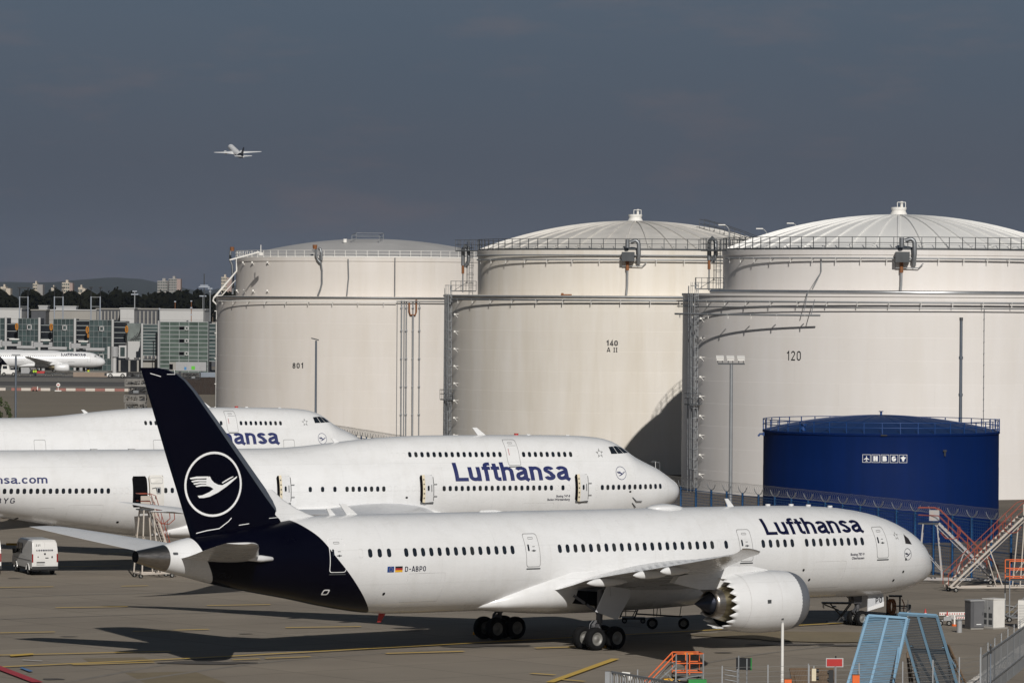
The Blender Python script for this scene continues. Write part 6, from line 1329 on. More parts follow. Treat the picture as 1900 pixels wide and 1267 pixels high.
# ------------------------------------------------------------------ narrow-body jets
H320 = Hull(top=[(0,3.1),(.3,3.75),(1,4.25),(1.9,4.75),(2.9,5.3),(4.2,5.62),(6,5.75),(28,5.78),(33,5.72),(37,5.35)], bot=[(0,2.9),(.3,2.45),(1,2.05),(2.2,1.78),(4,1.65),(25,1.65),(27,1.9),(31,2.9),(35,4.1),(37,4.75)], wid=[(0,.03),(.3,.7),(1,1.2),(2.2,1.65),(3.5,1.9),(5,1.97),(25,1.97),(29,1.6),(33,.95),(37,.25)], st0=16.0)
def narrow_body(label, group, detail=True, gear=True):
    A = thing('airliner', label, 'airplane', (0,0,0), 0, group); H = H320; st0 = 16.0
    bf = Curve([(1.8,24.8),(3,25.9),(4.5,27.2),(5.7,28.2)]); fb = on_curve(H, bf)
    loft(H, [(lambda a, s=s: s) for s in (0,.1,.3,.6,1,1.5,2.2,2.9,3.5,4.2,5,6,9,13,17,21,23.5)]+[lambda a: lerp(23.5, fb(a), .5), fb], 40, 'fuselage', MT['white'], A)
    loft(H, [(lambda a, t=t/6: lerp(fb(a), 35.6, t)) for t in range(7)], 36, 'tail_section', MT['navy'], A); loft(H, [(lambda a, s=s: s) for s in (35.6,36.3,37)], 24, 'tail_cone', MT['white'], A, cap=True)
    for sd in (1,-1):
        b = MB(); wing(b, [(1.6,11.6,18.4,2.55,.13,2),(5.8,14.0,18.6,3.05,.11,1),(11,17.1,20.0,3.75,.10,0),(16.4,20.4,21.8,4.55,.09,-.5),(16.9,20.9,21.9,4.64,.08,0),(17.1,21.4,21.95,4.68,.07,0)], st0, sd, 10); wg = b.build('wing', MT['white'], A)
        b = MB(); wing(b, [(.3,31.0,35.0,4.9,.10,0),(6.2,34.4,36.2,5.5,.09,0)], st0, sd, 8, camber=0, aft=0); b.build('tailplane', MT['white'], A)
        b = MB(); circ_x(b, [(9.9,.85),(9.8,.98),(10.2,1.10),(11.3,1.13),(12.8,1.02),(13.6,.85),(13.55,.75)], st0, 5.75, 1.75, 28, side=sd); na = b.build('engine_nacelle', MT['white'], A); b = MB(); circ_x(b, [(13.3,.70),(14.2,.55),(14.9,.30),(15.2,.02)], st0, 5.75, 1.75, 20, side=sd); b.build('core_cowl', MT['titan'], na); b = MB(); circ_x(b, [(10.4,.9),(10.5,.02)], st0, 5.75, 1.75, 20, side=sd); b.build('fan', MT['dark_steel'], na)
        b = MB(); b.prism([(-(s-st0), -sd*5.75-.15, z) for s, z in ((10.6,2.7),(12.5,3.1),(16,2.95),(14.5,2.4))], (0,.3,0)); b.build('pylon', MT['white'], wg)
    b = MB(); wing(b, [(5.4,28.6,35.0,0,.09,0),(8,31.2,35.8,0,.09,0),(11.4,34.2,36.8,0,.08,0),(11.75,34.9,36.9,0,.06,0)], st0, 1, 10, vertical=True); b.build('tail_fin', MT['navy'], A)
    b = MB(); rows = []
    for st, w_, zb, zt in ((10.5,1.2,1.7,2.3),(12,1.9,1.5,2.9),(16,2.05,1.42,3.1),(20,1.9,1.5,2.9),(22.5,1.1,1.7,2.2)): rows.append([(-(st-st0), -w_*math.sin(R(a)), (zb+zt)/2+(zt-zb)/2*math.cos(R(a))) for a in range(0,360,15)])
    b.rows(rows, wrap=True, cap=True); b.build('belly_fairing', MT['white'], A)
    if detail:
        o = rrect(.26,.36,.1,2); n = len(o); m = MB(); m.add([(0,0,0)]+[(u, 0, v) for u, v in o], [(0, 1+i, 1+(i+1) % n) for i in range(n)]); me = m.mesh('window', MT['glass'])
        for k in range(44):
            st = 5.6+.533*k
            if 11.9 < st < 12.6 or 20.5 < st < 21.4: continue
            p = H.P(st, 4.42, .02); put_mesh(me, 'window', A, p)
        for pl in ([(2.05,4.75),(2.1,4.3),(2.55,4.35),(2.5,4.8)], [(1.55,4.5),(1.6,4.15),(2.0,4.28),(1.95,4.7)], [(2.6,4.82),(2.65,4.4),(3.0,4.45),(2.9,4.8)]):
            b = MB(); b.add([H.P(s_, z_, .02) for s_, z_ in pl], [(0,1,2,3)]); b.build('cockpit_window', MT['glass'], A)
        stroke_letters('title_lettering', 'Lufthansa', skin_map(H, 11.5, 5.2, 4.72, 5.38), MT['navy_print'], A, .18)
        for st, z, w_, h_ in ((4.4,3.95,.85,1.85),(27.4,4.0,.8,1.8)): skin_ring(H, st, z, dens(rrect(w_,h_,.12)), [(u*.9, v*.95) for u, v in dens(rrect(w_,h_,.12))], .012).build('door', MT['grey_line'], A)
        for st in (9.0, 22.0):
            b = MB(); b.add([H.P(st+s_, z_, .02) for s_, z_ in ((.9,3.2),(.9,2.05),(-.9,2.05),(-.9,3.2))], [(0,1,2,3)]); hd = b.build('cargo_hatch', MT['black'], A)
    if gear:
        wm = wheel_mesh(.55,.4)
        for st, lat in ((17.6,3.8),(17.6,-3.8),(5.05,0)):
            b = MB(); b.tube([(-(st-st0), -lat, .5),(-(st-st0), -lat, 2.4)], .14, 8); g = b.build('landing_gear', MT['gear_white'], A)
            for e in (-.42,.42): put_mesh(wm, 'wheel', g, (-(st-st0), -lat+e, .55))
    return A
def far_jets():
    A = narrow_body('white twin-engined jet parked nose right at the far glass gates, nearest there', 'white jets at the far terminal gates'); th = R(10)
    def pose(o, px, Y, th): p = at(px, 664, Y); o.location = (p[0]-16*math.cos(th), p[1]-16*math.sin(th), 0); o.rotation_euler = (0,0,th)
    pose(A, 195.5, 1118, th)
    B = copy_tree(A, 'white jet at the gates showing only its roof behind the nearest gate jet', 'white jets at the far terminal gates'); pose(B, 136, 1141, th)
    C = copy_tree(A, 'white jet at the gates farthest left, mostly hidden by two others', 'white jets at the far terminal gates'); pose(C, 74, 1150, th)
    F = narrow_body('small white jet climbing away in the grey sky, navy tail', None, False, False); F['category'] = 'airplane'
    p = at(437, 281, 2990); F.location = p
    hd, pt, bk = R(90+20), R(16.5), R(-2.0)          # climbing away, nose a little left
    F.rotation_euler = (Matrix.Rotation(hd, 4, 'Z') @ Matrix.Rotation(-pt, 4, 'Y') @ Matrix.Rotation(bk, 4, 'X')).to_euler()
    for c in kids(F): 
        if c.name.startswith('fuselage'): pass
    # move the model so that its middle sits on the pivot
    for c in kids(F): c.location = (0,0,-3.7)
# ------------------------------------------------------------------ security fence, poles, ground equipment, foreground
def tree_bush(label, base, h, r):
    T = thing('leafy_tree', label, 'tree', base); rnd = random.Random(5); b = MB()
    b.tube([(0,0,0),(.1,0,h*.4),(0,.1,h*.75)], [.16,.12,.06], 8)
    for i in range(5):
        a = rnd.uniform(0,6.28); b.tube([(0.05,0,h*.35+i*.3),(math.cos(a)*r*.5,math.sin(a)*r*.5,h*.55+i*.3),(math.cos(a)*r*.8,math.sin(a)*r*.8,h*.7+i*.25)], [.06,.04,.02], 5)
    b.build('trunk', MT['bark'], T); b = MB()
    for i in range(6500):
        a, e, q = rnd.uniform(0,6.283), math.asin(rnd.uniform(-1,1)), rnd.random()**.4
        c = Vector((math.cos(a)*math.cos(e)*r*q, math.sin(a)*math.cos(e)*r*q, h*.6+math.sin(e)*h*.42*q))
        if noise.noise(c*.9) < -.12: continue
        s = rnd.uniform(.09,.2); u = Vector((rnd.uniform(-1,1),rnd.uniform(-1,1),rnd.uniform(-1,1))).normalized(); v = u.orthogonal().normalized()
        b.add([c-u*s, c+v*s*.5, c+u*s, c-v*s*.5], [(0,1,2,3)])
    b.build('crown', MT['leaf'], T, kind='stuff', recalc=False)
def fence_blue():
    pts = [Vector((52,281.7,0)), Vector((31.2,332.6,0)), Vector((14.7,373,0)), Vector((-13.9,485,0)), Vector((-30,552,0))]
    T = thing('security_fence', 'long blue security fence topped with coiled razor wire, before the tanks', 'fence', (31.2,332.6,0), world=True); H_ = 4.55; o = Vector(org(T))
    L_ = []; step = 2.95
    for i in range(len(pts)-1):
        d = pts[i+1]-pts[i]; n = int(d.length/step)
        for k in range(n): L_.append((pts[i]+d*(k/n), d.normalized()))
    m = MB(); m.box((0,0,H_/2+.1), (.14,.14,H_+.2)); mp_ = m.mesh('post', MT['fence_blue'])
    m = MB()
    for s in (-1,1): m.tube([(0,0,H_+.15),(s*.3,0,H_+.2),(s*.62,0,H_+.38),(s*.85,0,H_+.66)], .035, 5)
    ma = m.mesh('wire_arm', MT['pole'])
    for p, d in L_:
        a = math.atan2(d.y, d.x)
        ps = put_mesh(mp_, 'post', T, p-o, (0,0,a)); put_mesh(ma, 'wire_arm', ps, (0,0,0), (0,0,R(0)))
        
    b = MB()
    for i in range(len(L_)-1):
        p, q = L_[i][0], L_[i+1][0]
        for k in range(19): z = .2+k*.24; b.bar(p+Vector((0,0,z)), q+Vector((0,0,z)), .028)
        for k in range(1, 10): c = p.lerp(q, k/10); b.bar(c+Vector((0,0,.1)), c+Vector((0,0,H_)), .012)
        for z in (.2, 2.3, 4.5): b.bar(p+Vector((0,0,z)), q+Vector((0,0,z)), .055)
    b.build('mesh_panel', MT['fence_blue'], T, kind='stuff', recalc=False)
    b = MB(); ph = 0.0; coil = []
    for i in range(len(L_)-1):
        p, q = L_[i][0], L_[i+1][0]; d = (q-p); n_ = Vector((-d.y, d.x, 0)).normalized(); turns = 9; m_ = turns*9
        for k in range(m_):
            t = k/m_; a = 2*math.pi*turns*t; c = p+d*t; coil.append(c+n_*(.42*math.cos(a))+Vector((0,0,H_+.58+.42*math.sin(a)+.04*noise.noise(c))))
    b.tube(coil, .008, 3, cap=False, smooth=False); b.build('razor_coil', MT['wire'], T, kind='stuff', recalc=False)
def poles():
    def pole(label, px, py, Y, r, mat, name='lamp_post', cat='lamp post'):
        p = Vector(at(px, py, Y)); T = thing(name, label, cat, (p.x, p.y, 0), world=True); b = MB(); b.tube([(p.x,p.y,0),(p.x,p.y,p.z*.5),(p.x,p.y,p.z)], [r*1.25,r*1.1,r], 10); b.build('post', mat, T); return T, p
    T, p = pole('grey floodlight post with three lamps in front of the tank numbered 120', 1357, 676, 380, .14, MT['pole'])
    b = MB(); b.box(p+Vector((0,0,.05)), (2.35,.25,.14)); b.build('cross_arm', MT['dark_steel'], T)
    for dx in (-1.0,-.08,.85):
        b = MB(); b.box(p+Vector((dx,0,.42)), (.62,.5,.16)); b.prism([p+Vector((dx-.35,-.3,.50)), p+Vector((dx+.33,-.3,.50)), p+Vector((dx+.33,.35,.72)), p+Vector((dx-.35,.35,.72))], (0,0,.06)); b.build('floodlight', MT['white_paint'], T)
        b = MB(); b.bar(p+Vector((dx-.2,0,.1)), p+Vector((dx-.2,0,.45)), .06); b.bar(p+Vector((dx+.2,0,.1)), p+Vector((dx+.2,0,.45)), .06); b.build('bracket', MT['dark_steel'], T)
    T, p = pole('grey lamp post with single flat lamp before the tank numbered 801', 586.5, 632, 560, .13, MT['pole_blue']); b = MB(); b.prism([p+Vector((-.62,-.3,.25)), p+Vector((.35,-.3,.0)), p+Vector((.35,.3,.0)), p+Vector((-.62,.3,.25))], (0,0,.14)); b.build('lamp_head', MT['dark_steel'], T)
    T, p = pole('dark round-topped pole rising behind the right half of the blue tank', 1783.5, 590, 405, .14, MT['pole_blue'], 'pole', 'pole'); b = MB(); b.cyl((p.x,p.y,p.z-.25), .17, .3, 10); b.build('cap', MT['dark_steel'], T)
    b = MB()
    for z in (.62,.8): b.cyl((p.x,p.y,p.z*z), .2, .25, 10)
    b.build('collar', MT['pole_blue'], T)
    T, p = pole('small street lamp in the tank shadow above the jumbo nose', 1224, 858, 450, .07, MT['dark_steel']); b = MB(); b.bar(p, p+Vector((-.7,0,.12)), .1); b.box(p+Vector((-.65,0,.1)), (.5,.25,.12)); b.build('lamp_head', MT['dark_steel'], T)
    T, p = pole('thin grey lamp post on the apron edge at the far left', 29.5, 660, 470, .11, MT['pole_blue']); b = MB(); b.box(p+Vector((0,0,.1)), (.9,.4,.15)); b.build('lamp_head', MT['pole'], T)
    T, p = pole('plain white pole standing in front of the engine', 1452, 1155, 222, .075, MT['white_paint'], 'pole', 'pole'); b = MB(); b.cyl((p.x,p.y,p.z), .085, .05, 10); b.build('cap', MT['pale'], T)
MT['pole_blue'] = material('blue_grey_post', (.13,.15,.18), .5, .3, .1, 1)
def van(label, loc, heading, text=True, group='white crew vans on the apron'):
    """panel van; local +x is forward"""
    T = thing('parked_van', label, 'van', loc, heading, group); L_, W_ = 5.9, 2.0
    prof = [(-2.95,.55),(-2.97,1.2),(-2.93,1.9),(-2.80,2.50),(-2.6,2.64),(.9,2.66),(1.35,2.58),(2.05,1.62),(2.75,1.32),(2.95,1.05),(2.97,.55)]
    b = MB(); rows = []
    for y, k in ((-1.0,.0),(-.985,.35),(-.93,.8),(-.84,1.0),(.84,1.0),(.93,.8),(.985,.35),(1.0,.0)):
        rows.append([(x, y if z < 1.5 else y*(1-.06*(z-1.5)), z-(0 if z < 2.3 else .10*(1-k))) for x, z in prof])
    b.rows(rows, smooth=False, cap=True); b.add([r[-1] for r in rows]+[r[0] for r in rows], [(i, i+1, 8+i+1, 8+i) for i in range(7)]); b.build('body', MT['van_white'], T)
    b = MB(); b.box((0,0,.48), (5.86,1.96,.22)); b.box((-2.98,0,.58), (.16,1.98,.22)); b.build('sill_trim', MT['van_trim'], T)
    for s in (-1,1):
        b = MB(); b.prism([(1.15,s*1.004,1.55),(1.9,s*1.01,1.5),(1.42,s*.985,2.3),(1.1,s*.985,2.3)], (0,s*.012,0)); b.prism([(-.05,s*1.0,1.55),(1.0,s*1.0,1.55),(1.0,s*.965,2.3),(-.05,s*.965,2.3)], (0,s*.012,0)); b.build('side_window', MT['glass'], T)
        b = MB(); b.prism([(-2.96,s*.9,1.0),(-2.96,s*1.0,1.0),(-2.95,s*1.0,1.62),(-2.95,s*.9,1.62)], (-.03,0,0)); b.build('tail_lamp', MT['lens'], T)
        b = MB(); b.box((1.75,s*1.16,1.62), (.14,.22,.36)); b.bar((1.75,s*1.0,1.5),(1.75,s*1.12,1.55), .06); b.build('wing_mirror', MT['van_trim'], T)
        for x in (-1.75,1.85):
            put_mesh(VANW, 'wheel', T, (x, s*.88, .36))
            b = MB(); b.tube([(x+.46*math.cos(R(a)), s*1.0, .40+.46*math.sin(R(a))) for a in range(0,181,20)], .05, 6); b.build('wheel_arch', MT['van_white'], T)
        b = MB(); b.bar((-2.9,s*1.003,1.15),(2.3,s*1.003,1.15), .05,.03); b.build('side_moulding', MT['cab_grey'], T)
    b = MB(); b.prism([(-2.975,-.005,.75),(-2.975,.005,.75),(-2.86,.005,2.46),(-2.86,-.005,2.46)], (-.01,0,0)); b.build('door_gap', MT['grey_line'], T)
    b = MB(); b.box((-2.985,.35,.86), (.03,.6,.13)); b.build('number_plate', MT['pale'], T); b = MB(); b.box((-2.99,.33,1.0), (.05,.62,.06)); b.box((-2.965,-.15,1.32), (.06,.24,.06)); b.box((-2.96,-.55,1.38), (.05,.1,.14)); b.box((-2.955,0,1.62), (.04,.13,.13)); b.box((-2.955,.52,1.40), (.04,.08,.08)); b.build('door_handle', MT['black_print'], T)
    if text:
        zx = lambda z: -2.93-.04*(1.9-z)/.7 if z < 1.9 else -2.93+.13*(z-1.9)/.6
        stroke_letters('van_lettering', 'CROMBEEN', lambda u, v, o=0: (zx(lerp(1.83,1.95,v))-.015-o*.3, lerp(.66,-.62,u), lerp(1.83,1.95,v)), MT['navy_print'], T, .26, .10); stroke_letters('van_number', '231', lambda u, v, o=0: (zx(lerp(2.2,2.34,v))-.015-o*.3, lerp(.68,.34,u), lerp(2.2,2.34,v)), MT['black_print'], T, .2, .12)
    return T
MT['van_white'] = material('van_white', (.66,.65,.63), .32, 0, .03, .8, coat=.4)
MT['van_trim'] = material('black_plastic', (.022,.022,.023), .6, 0, .2, 3)
VANW = wheel_mesh(.36, .24)
def stand_stairs(label, group, loc, rz, length, height, width, blue=False, deck_l=1.8):
    """tall wheeled access stairs; local +x climbs; red handrails, open treads"""
    T = thing('access_stairs', label, 'mobile stairs', loc, rz, group); w2 = width/2; M1 = MT['old_white'] if not blue else MT['bluish_white']; MR = MT['redorange']
    top = Vector((length,0,height)); b = MB()
    for s in (-1,1):
        b.bar((0,s*w2,.35),(length,s*w2,height), .09, .14); b.bar((.35,s*w2,.30),(length+.25,s*w2,height-.1), .05, .05)
    b.build('stringer', M1, T); n = int(height/.26); m = MB(); m.box((0,0,0), (.24,width,.035)); me = m.mesh('tread', M1)
    for i in range(n): t = (i+.6)/n; put_mesh(me, 'tread', T, (length*t, 0, lerp(.35,height,t)))
    b = MB()
    for s in (-1,1):
        b.tube([(-.1,s*w2,.5),(-.1,s*w2,1.35),(.15,s*w2,1.55),(length-.1,s*w2,height+1.0),(length+.3,s*w2,height+1.15),(length+deck_l,s*w2,height+1.15)], .03, 6)
        b.tube([(.2,s*w2,1.05),(length,s*w2,height+.55),(length+deck_l,s*w2,height+.6)], .022, 6)
        for k in range(1,6): t = k/6; b.tube([(length*t,s*w2,lerp(.35,height,t)),(length*t,s*w2,lerp(1.45,height+1.05,t))], .025, 5)
    b.tube([(length+deck_l,-w2,height+1.15),(length+deck_l,w2,height+1.15)], .04, 6); b.build('handrail', MR, T)
    b = MB(); b.box((length+deck_l/2,0,height-.03), (deck_l,width+.1,.10)); b.build('deck', MT['dark_steel'], T)
    b = MB()
    for s in (-1,1):
        b.bar((length+deck_l*.75,s*w2,height),(length+deck_l*1.0,s*(w2+.45),.3), .09); b.bar((length+.1,s*w2,height),(length-.3,s*(w2+.2),.3), .08); b.bar((length*.55,s*w2,height*.55),(length*.72,s*(w2+.15),.3), .07)
        b.bar((.1,s*w2,.32),(length+deck_l,s*(w2+.45),.32), .10); b.bar((length-.3,s*(w2+.2),.9),(length+deck_l*.9,s*(w2+.35),height*.62), .05)
    b.bar((length+deck_l,-w2-.45,.32),(length+deck_l,w2+.45,.32), .1); b.bar((length*.6,-w2-.1,.32),(length*.6,w2+.1,.32), .09); b.build('base_frame', M1, T)
    b = MB()
    for a in (0,60,120,180,240,300): pass
    for s in (-1,1): b.tube([(length-.9+.75*math.cos(R(a)), s*(w2+.03), height-.55+.62*math.sin(R(a))) for a in (150,200,250,300,350)], .035, 5)
    b.build('guard_hoop', MR, T); b = MB(); b.box((length+.35,-w2-.02,height+.55), (.75,.02,.8)); b.build('side_panel', M1, T)
    for x in (.4,length+deck_l):
        for s in (-1,1): put_mesh(CAST, 'wheel', T, (x, s*(w2+.2), .17))
    return T
CAST = wheel_mesh(.17, .1)
def low_platform(label, loc, rz, size, h, mat_rail, mat_leg, rail_h=1.05, steps=True, cat='work platform', name='work_platform', group=None):
    T = thing(name, label, cat, loc, rz, group); L_, W_ = size
    b = MB(); b.box((0,0,h), (L_,W_,.08)); b.build('deck', MT['dark_steel'], T); b = MB()
    for sx in (-1,1):
        for sy in (-1,1): b.bar((sx*L_/2,sy*W_/2,.12),(sx*L_/2,sy*W_/2,h), .07)
    for sy in (-1,1): b.bar((-L_/2,sy*W_/2,.3),(L_/2,sy*W_/2,.3), .06); b.bar((-L_/2,sy*W_/2,.3),(L_/2,sy*W_/2,h), .05)
    b.build('frame', mat_leg, T); b = MB()
    for sx in (-1,0,1):
        for sy in (-1,1): b.bar((sx*L_/2,sy*W_/2,h),(sx*L_/2,sy*W_/2,h+rail_h), .055)
    for z in (.12,.55,1.0):
        for sy in (-1,1): b.bar((-L_/2,sy*W_/2,h+rail_h*z),(L_/2,sy*W_/2,h+rail_h*z), .055)
        b.bar((L_/2,-W_/2,h+rail_h*z),(L_/2,W_/2,h+rail_h*z), .055)
    b.build('guard_rail', mat_rail, T)
    if steps:
        b = MB()
        for s in (-1,1): b.bar((-L_/2-h*.9,s*W_*.4,.05),(-L_/2,s*W_*.4,h), .06,.09)
        b.build('stringer', mat_leg, T); n = max(3, int(h/.25)); m = MB(); m.box((0,0,0),(.2,W_*.8,.03)); me = m.mesh('tread', MT['galv'])
        for i in range(n): t = (i+.7)/n; put_mesh(me, 'tread', T, (-L_/2-h*.9*(1-t), 0, h*t))
        b = MB()
        for s in (-1,1): b.bar((-L_/2-h*.9,s*W_*.42,.6),(-L_/2,s*W_*.42,h+rail_h), .05)
        b.build('stair_rail', mat_rail, T)
        b = MB()
        for s in (-1,1): b.bar((-L_/2-h*.6,s*W_*.42,.45),(-L_/2,s*W_*.42,h+rail_h*.5), .04)
        b.build('stair_mid_rail', MT['galv'], T)
    for sx in (-1,1):
        for sy in (-1,1): put_mesh(CAST, 'wheel', T, (sx*L_/2, sy*W_/2, .17))
    return T
def slat_screen(label, q, back, slats, mat, group, legs, name='blast_screen', mid=True, smat=None):
    """leaning slatted screen: q = four world corners (bottom left, bottom right, top right, top left)"""
    base = (q[0]+q[1])/2; base.z = 0; T = thing(name, label, 'blast screen', tuple(base), 0, group, world=True); o = Vector(org(T)); BL, BR, TR, TL = q
    n = (BR-BL).cross(TL-BL).normalized()
    b = MB()
    for p_, q_ in ((BL,TL),(BR,TR),((BL+BR)/2,(TL+TR)/2)): b.bar(p_, q_, .13, .13, up=n)
    b.bar(TL, TR, .14, .14, up=n)
    if mid: b.bar(BL.lerp(TL,.55)+n*back*.08, BR.lerp(TR,.55)+n*back*.08, .16, .16, up=n)
    b.build('frame', mat, T); sm = MB(); d = (BR-BL); up = (TL-BL).normalized(); sm.bar((0,0,0), tuple(d), .05, .018, up=up)
    k0 = MB(); hw = d.length; k0.bar(-d/2, d/2, .012, .062, up=up*.55+n*.8*back); me = k0.mesh('slat', smat or mat)
    for i in range(slats):
        t = (i+.5)/slats; c = (BL+BR)/2+(TL+TR-BL-BR)/2*t; put_mesh(me, 'slat', T, c-o+n*(-back*.02))
    for e in legs:
        p = BL.lerp(BR, e); t_ = TL.lerp(TR, e); b = MB(); a = p.lerp(t_, .62); foot = Vector((p.x,p.y,0))+Vector((n.x,n.y,0)).normalized()*back*(2.3)+Vector((.25,0,0)); b.bar(a, foot, .11); b.build('leg', mat, T)
    return T
ORD = 'first second third fourth fifth sixth seventh eighth ninth tenth eleventh twelfth'.split()
def near_things():
    # ---- vans
    g = gr(66, 1067); van('white van with side window, number 231 on its rear doors, parked on the apron', (g[0]-.35, g[1]+2.6, 0), R(111))
    g = gr(-11, 1066); van('white van cut off by the left edge, only its tail lamp showing', (g[0]-.95, g[1]+2.6, 0), R(100), False)
    # ---- tall stairs beside the nose
    g = gr(1757, 1097); stand_stairs('white access stairs with red rails climbing to the right, in front of the other', 'tall access stairs beside the jet nose', g, R(14), 5.6, 5.35, 1.15)
    g = gr(1830, 1083); stand_stairs('bluish worn access stairs with red rails climbing to the left, behind the white ones', 'tall access stairs beside the jet nose', (g[0]+.75, g[1], 0), R(172), 4.3, 4.45, 1.0, True, 1.5)
    # stairs at the open jumbo door
    th = R(24.6); dx, dy = math.cos(th), math.sin(th); lx = 16.45; dp = (POSE747A[0]-dx*lx+dy*4.35, POSE747A[1]-dy*lx-dx*4.35)
    stand_stairs('slim white stairs with red rails at the open rear door of the jumbo', None, (dp[0]+dx*2.3, dp[1]+dy*2.3, 0), R(204.6), 1.75, 5.1, .95, False, 1.1)
    # ---- ground equipment
    g = gr(1888, 1152); p = Vector(g); low_platform('orange railed high platform on grey struts at the right edge', (p.x+.6, p.y, 0), R(4), (2.6,1.6), 2.75, MT['orange'], MT['galv'], 1.25, False)
    g = gr(1276, 1269); low_platform('orange railed work stand with steps on the left, near the lower edge', (g[0], g[1]+.3, 0), R(8), (1.5,1.2), .55, MT['orange'], MT['galv'], 1.15, False, group=None)
    T = bpy.data.objects[[o.name for o in bpy.data.objects if o.get('label','').startswith('orange railed work stand')][0]]
    b = MB()
    for s in (-.55,.55): b.bar((-2.3,s,.1),(-.75,s,1.7), .06)
    b.build('stair_rail', MT['orange'], T); b = MB()
    for s in (-.55,.55): b.bar((-2.0,s,-.0),(-.7,s,1.15), .06); b.bar((-1.2,s,.6),(-.75,s,.1), .04)
    b.bar((-.75,-.6,1.7),(.75,-.6,1.7), .05); b.bar((-.75,-.6,.2),(-.75,-.6,1.7), .07); b.bar((-.15,-.62,.3),(-.15,-.62,1.75), .06); b.bar((.75,-.62,.2),(.75,-.62,1.7), .08); b.build('steel_frame', MT['galv'], T); b = MB(); b.box((-.9,0,.25), (.9,.5,.1)); b.build('yellow_step', MT['yellow'], T); b = MB(); b.box((.35,-.9,.18), (1.0,.5,.3)); b.build('green_box', MT['green'], T)
    b = MB(); b.box((.0,-.3,1.68), (.5,.05,.08)); b.build('yellow_tag', MT['yellow'], T)
    for k, (px, py, lb, L_, h) in enumerate(((1556,1158,'dark low work stand with curved rail left of the nose wheels',2.0,1.35),)):
        g = gr(px, py); T = thing('work_stand', lb, 'work stand', (g[0], g[1]+.6, 0)); b = MB(); b.box((-.1,0,h), (1.9,.9,.09)); b.build('deck', MT['van_trim'], T); b = MB()
        for s in (-.4,.4): b.bar((-.95,s,h),(-.95,s,h-.35), .04); b.bar((-.5,s,h-.05),(.55,s,.1), .08); b.bar((.8,s,h-.05),(-.1,s,.1), .07); b.bar((-.9,s,h-.1),(.0,s,h-.45), .05)
        b.box((0,0,.12), (1.5,.9,.1)); b.build('frame', MT['van_trim'], T); b = MB()
        for s in (-.2,.4): b.tube([(.75,s,h),(.75,s,h+.6),(.6,s,h+1.1),(.25,s,h+1.35)], .045, 6)
        b.build('curved_rail', MT['van_trim'], T); b = MB()
        for i in range(5): b.box((.45-.17*i,0,.25+.22*i), (.2,.8,.04))
        b.build('tread', MT['dark_steel'], T)
    g = gr(1661, 1146); T = thing('hose_cart', 'dark hose cart with coiled hoses and white step beside the nose gear', 'hose cart', (g[0], g[1]+.5, 0)); b = MB(); b.box((0,0,.2), (1.2,.8,.12)); b.box((0.05,0,1.42), (.85,.6,.1)); 
    for s in (-.5,.35): b.bar((s,-.3,.2),(s,-.3,1.4), .06); b.bar((s,.3,.2),(s,.3,1.4), .06)
    b.build('frame', MT['van_trim'], T); b = MB()
    for k in range(4): b.tube([(-.35+.07*k+.18*math.cos(R(a)), -.42-.02*k, .75+.5*math.sin(R(a))) for a in range(0,360,24)], .035, 6, closed=True)
    b.tube([(.45,-.4,1.25),(.6,-.4,.9),(.55,-.45,.5),(.7,-.4,.2)], .035, 6); b.build('hose', MT['rust'], T); b = MB(); b.box((.62,-.1,.62), (.5,.5,.06)); b.box((.62,-.1,.35), (.5,.5,.05)); b.bar((.85,-.35,0),(.85,-.35,1.2), .05); b.bar((.1,-.45,0),(.1,-.45,.62), .05); b.build('white_step', MT['white_paint'], T); b = MB(); b.box((.35,.1,.75), (.9,.5,.06)); b.box((.95,.1,.5),(.25,.6,.7)); b.build('tray', MT['dark_steel'], T)
    for s in (-.45,.45): put_mesh(CAST, 'wheel', T, (s, -.42, .17))
    # ladder cart and trestle under the wing
    g = gr(1168, 1158); T = thing('step_ladder', 'dark step ladder cart under the wing behind the main wheels', 'step ladder', (g[0], g[1]+1.2, 0)); b = MB()
    for s in (-.6,.35): b.bar((s,-.3,.35),(s+.55,.5,1.75), .07)
    b.build('stringer', MT['van_trim'], T); m = MB(); m.box((0,0,0),(.95,.14,.05)); me = m.mesh('tread', MT['van_trim'])
    for i in range(5): t = i/4; put_mesh(me, 'tread', T, (-.12+.55*t, lerp(-.3,.5,t), lerp(.45,1.7,t)))
    b = MB(); b.box((.3,.2,.3), (1.5,.9,.12)); b.bar((.2,.5,.3),(.9,.5,1.75), .06); b.bar((-.2,.5,.3),(-.2,.5,.9), .05); b.build('frame', MT['van_trim'], T)
    for s in (-.3,.9): put_mesh(CAST, 'wheel', T, (s, -.2, .17))
    g = gr(1240, 1168); T = thing('service_cart', 'dark wheeled service cart frame with thin upright bars under the wing', 'service cart', (g[0], g[1]+.8, 0)); b = MB(); b.bar((-2.0,0,.95),(.9,0,.8), .08)
    for x0, x1 in ((-.95,-.9),(-.6,-.72),(-.6,-.45),(.95,.75)): b.bar((x0,0,2.25),(x1,0,.8), .05)
    b.bar((-2.0,.5,.9),(.9,.5,.75), .08); b.build('frame', MT['van_trim'], T)
    for x in (-1.0,1.0):
        o_ = put_mesh(VANW, 'wheel', T, (x, -.1, .36))
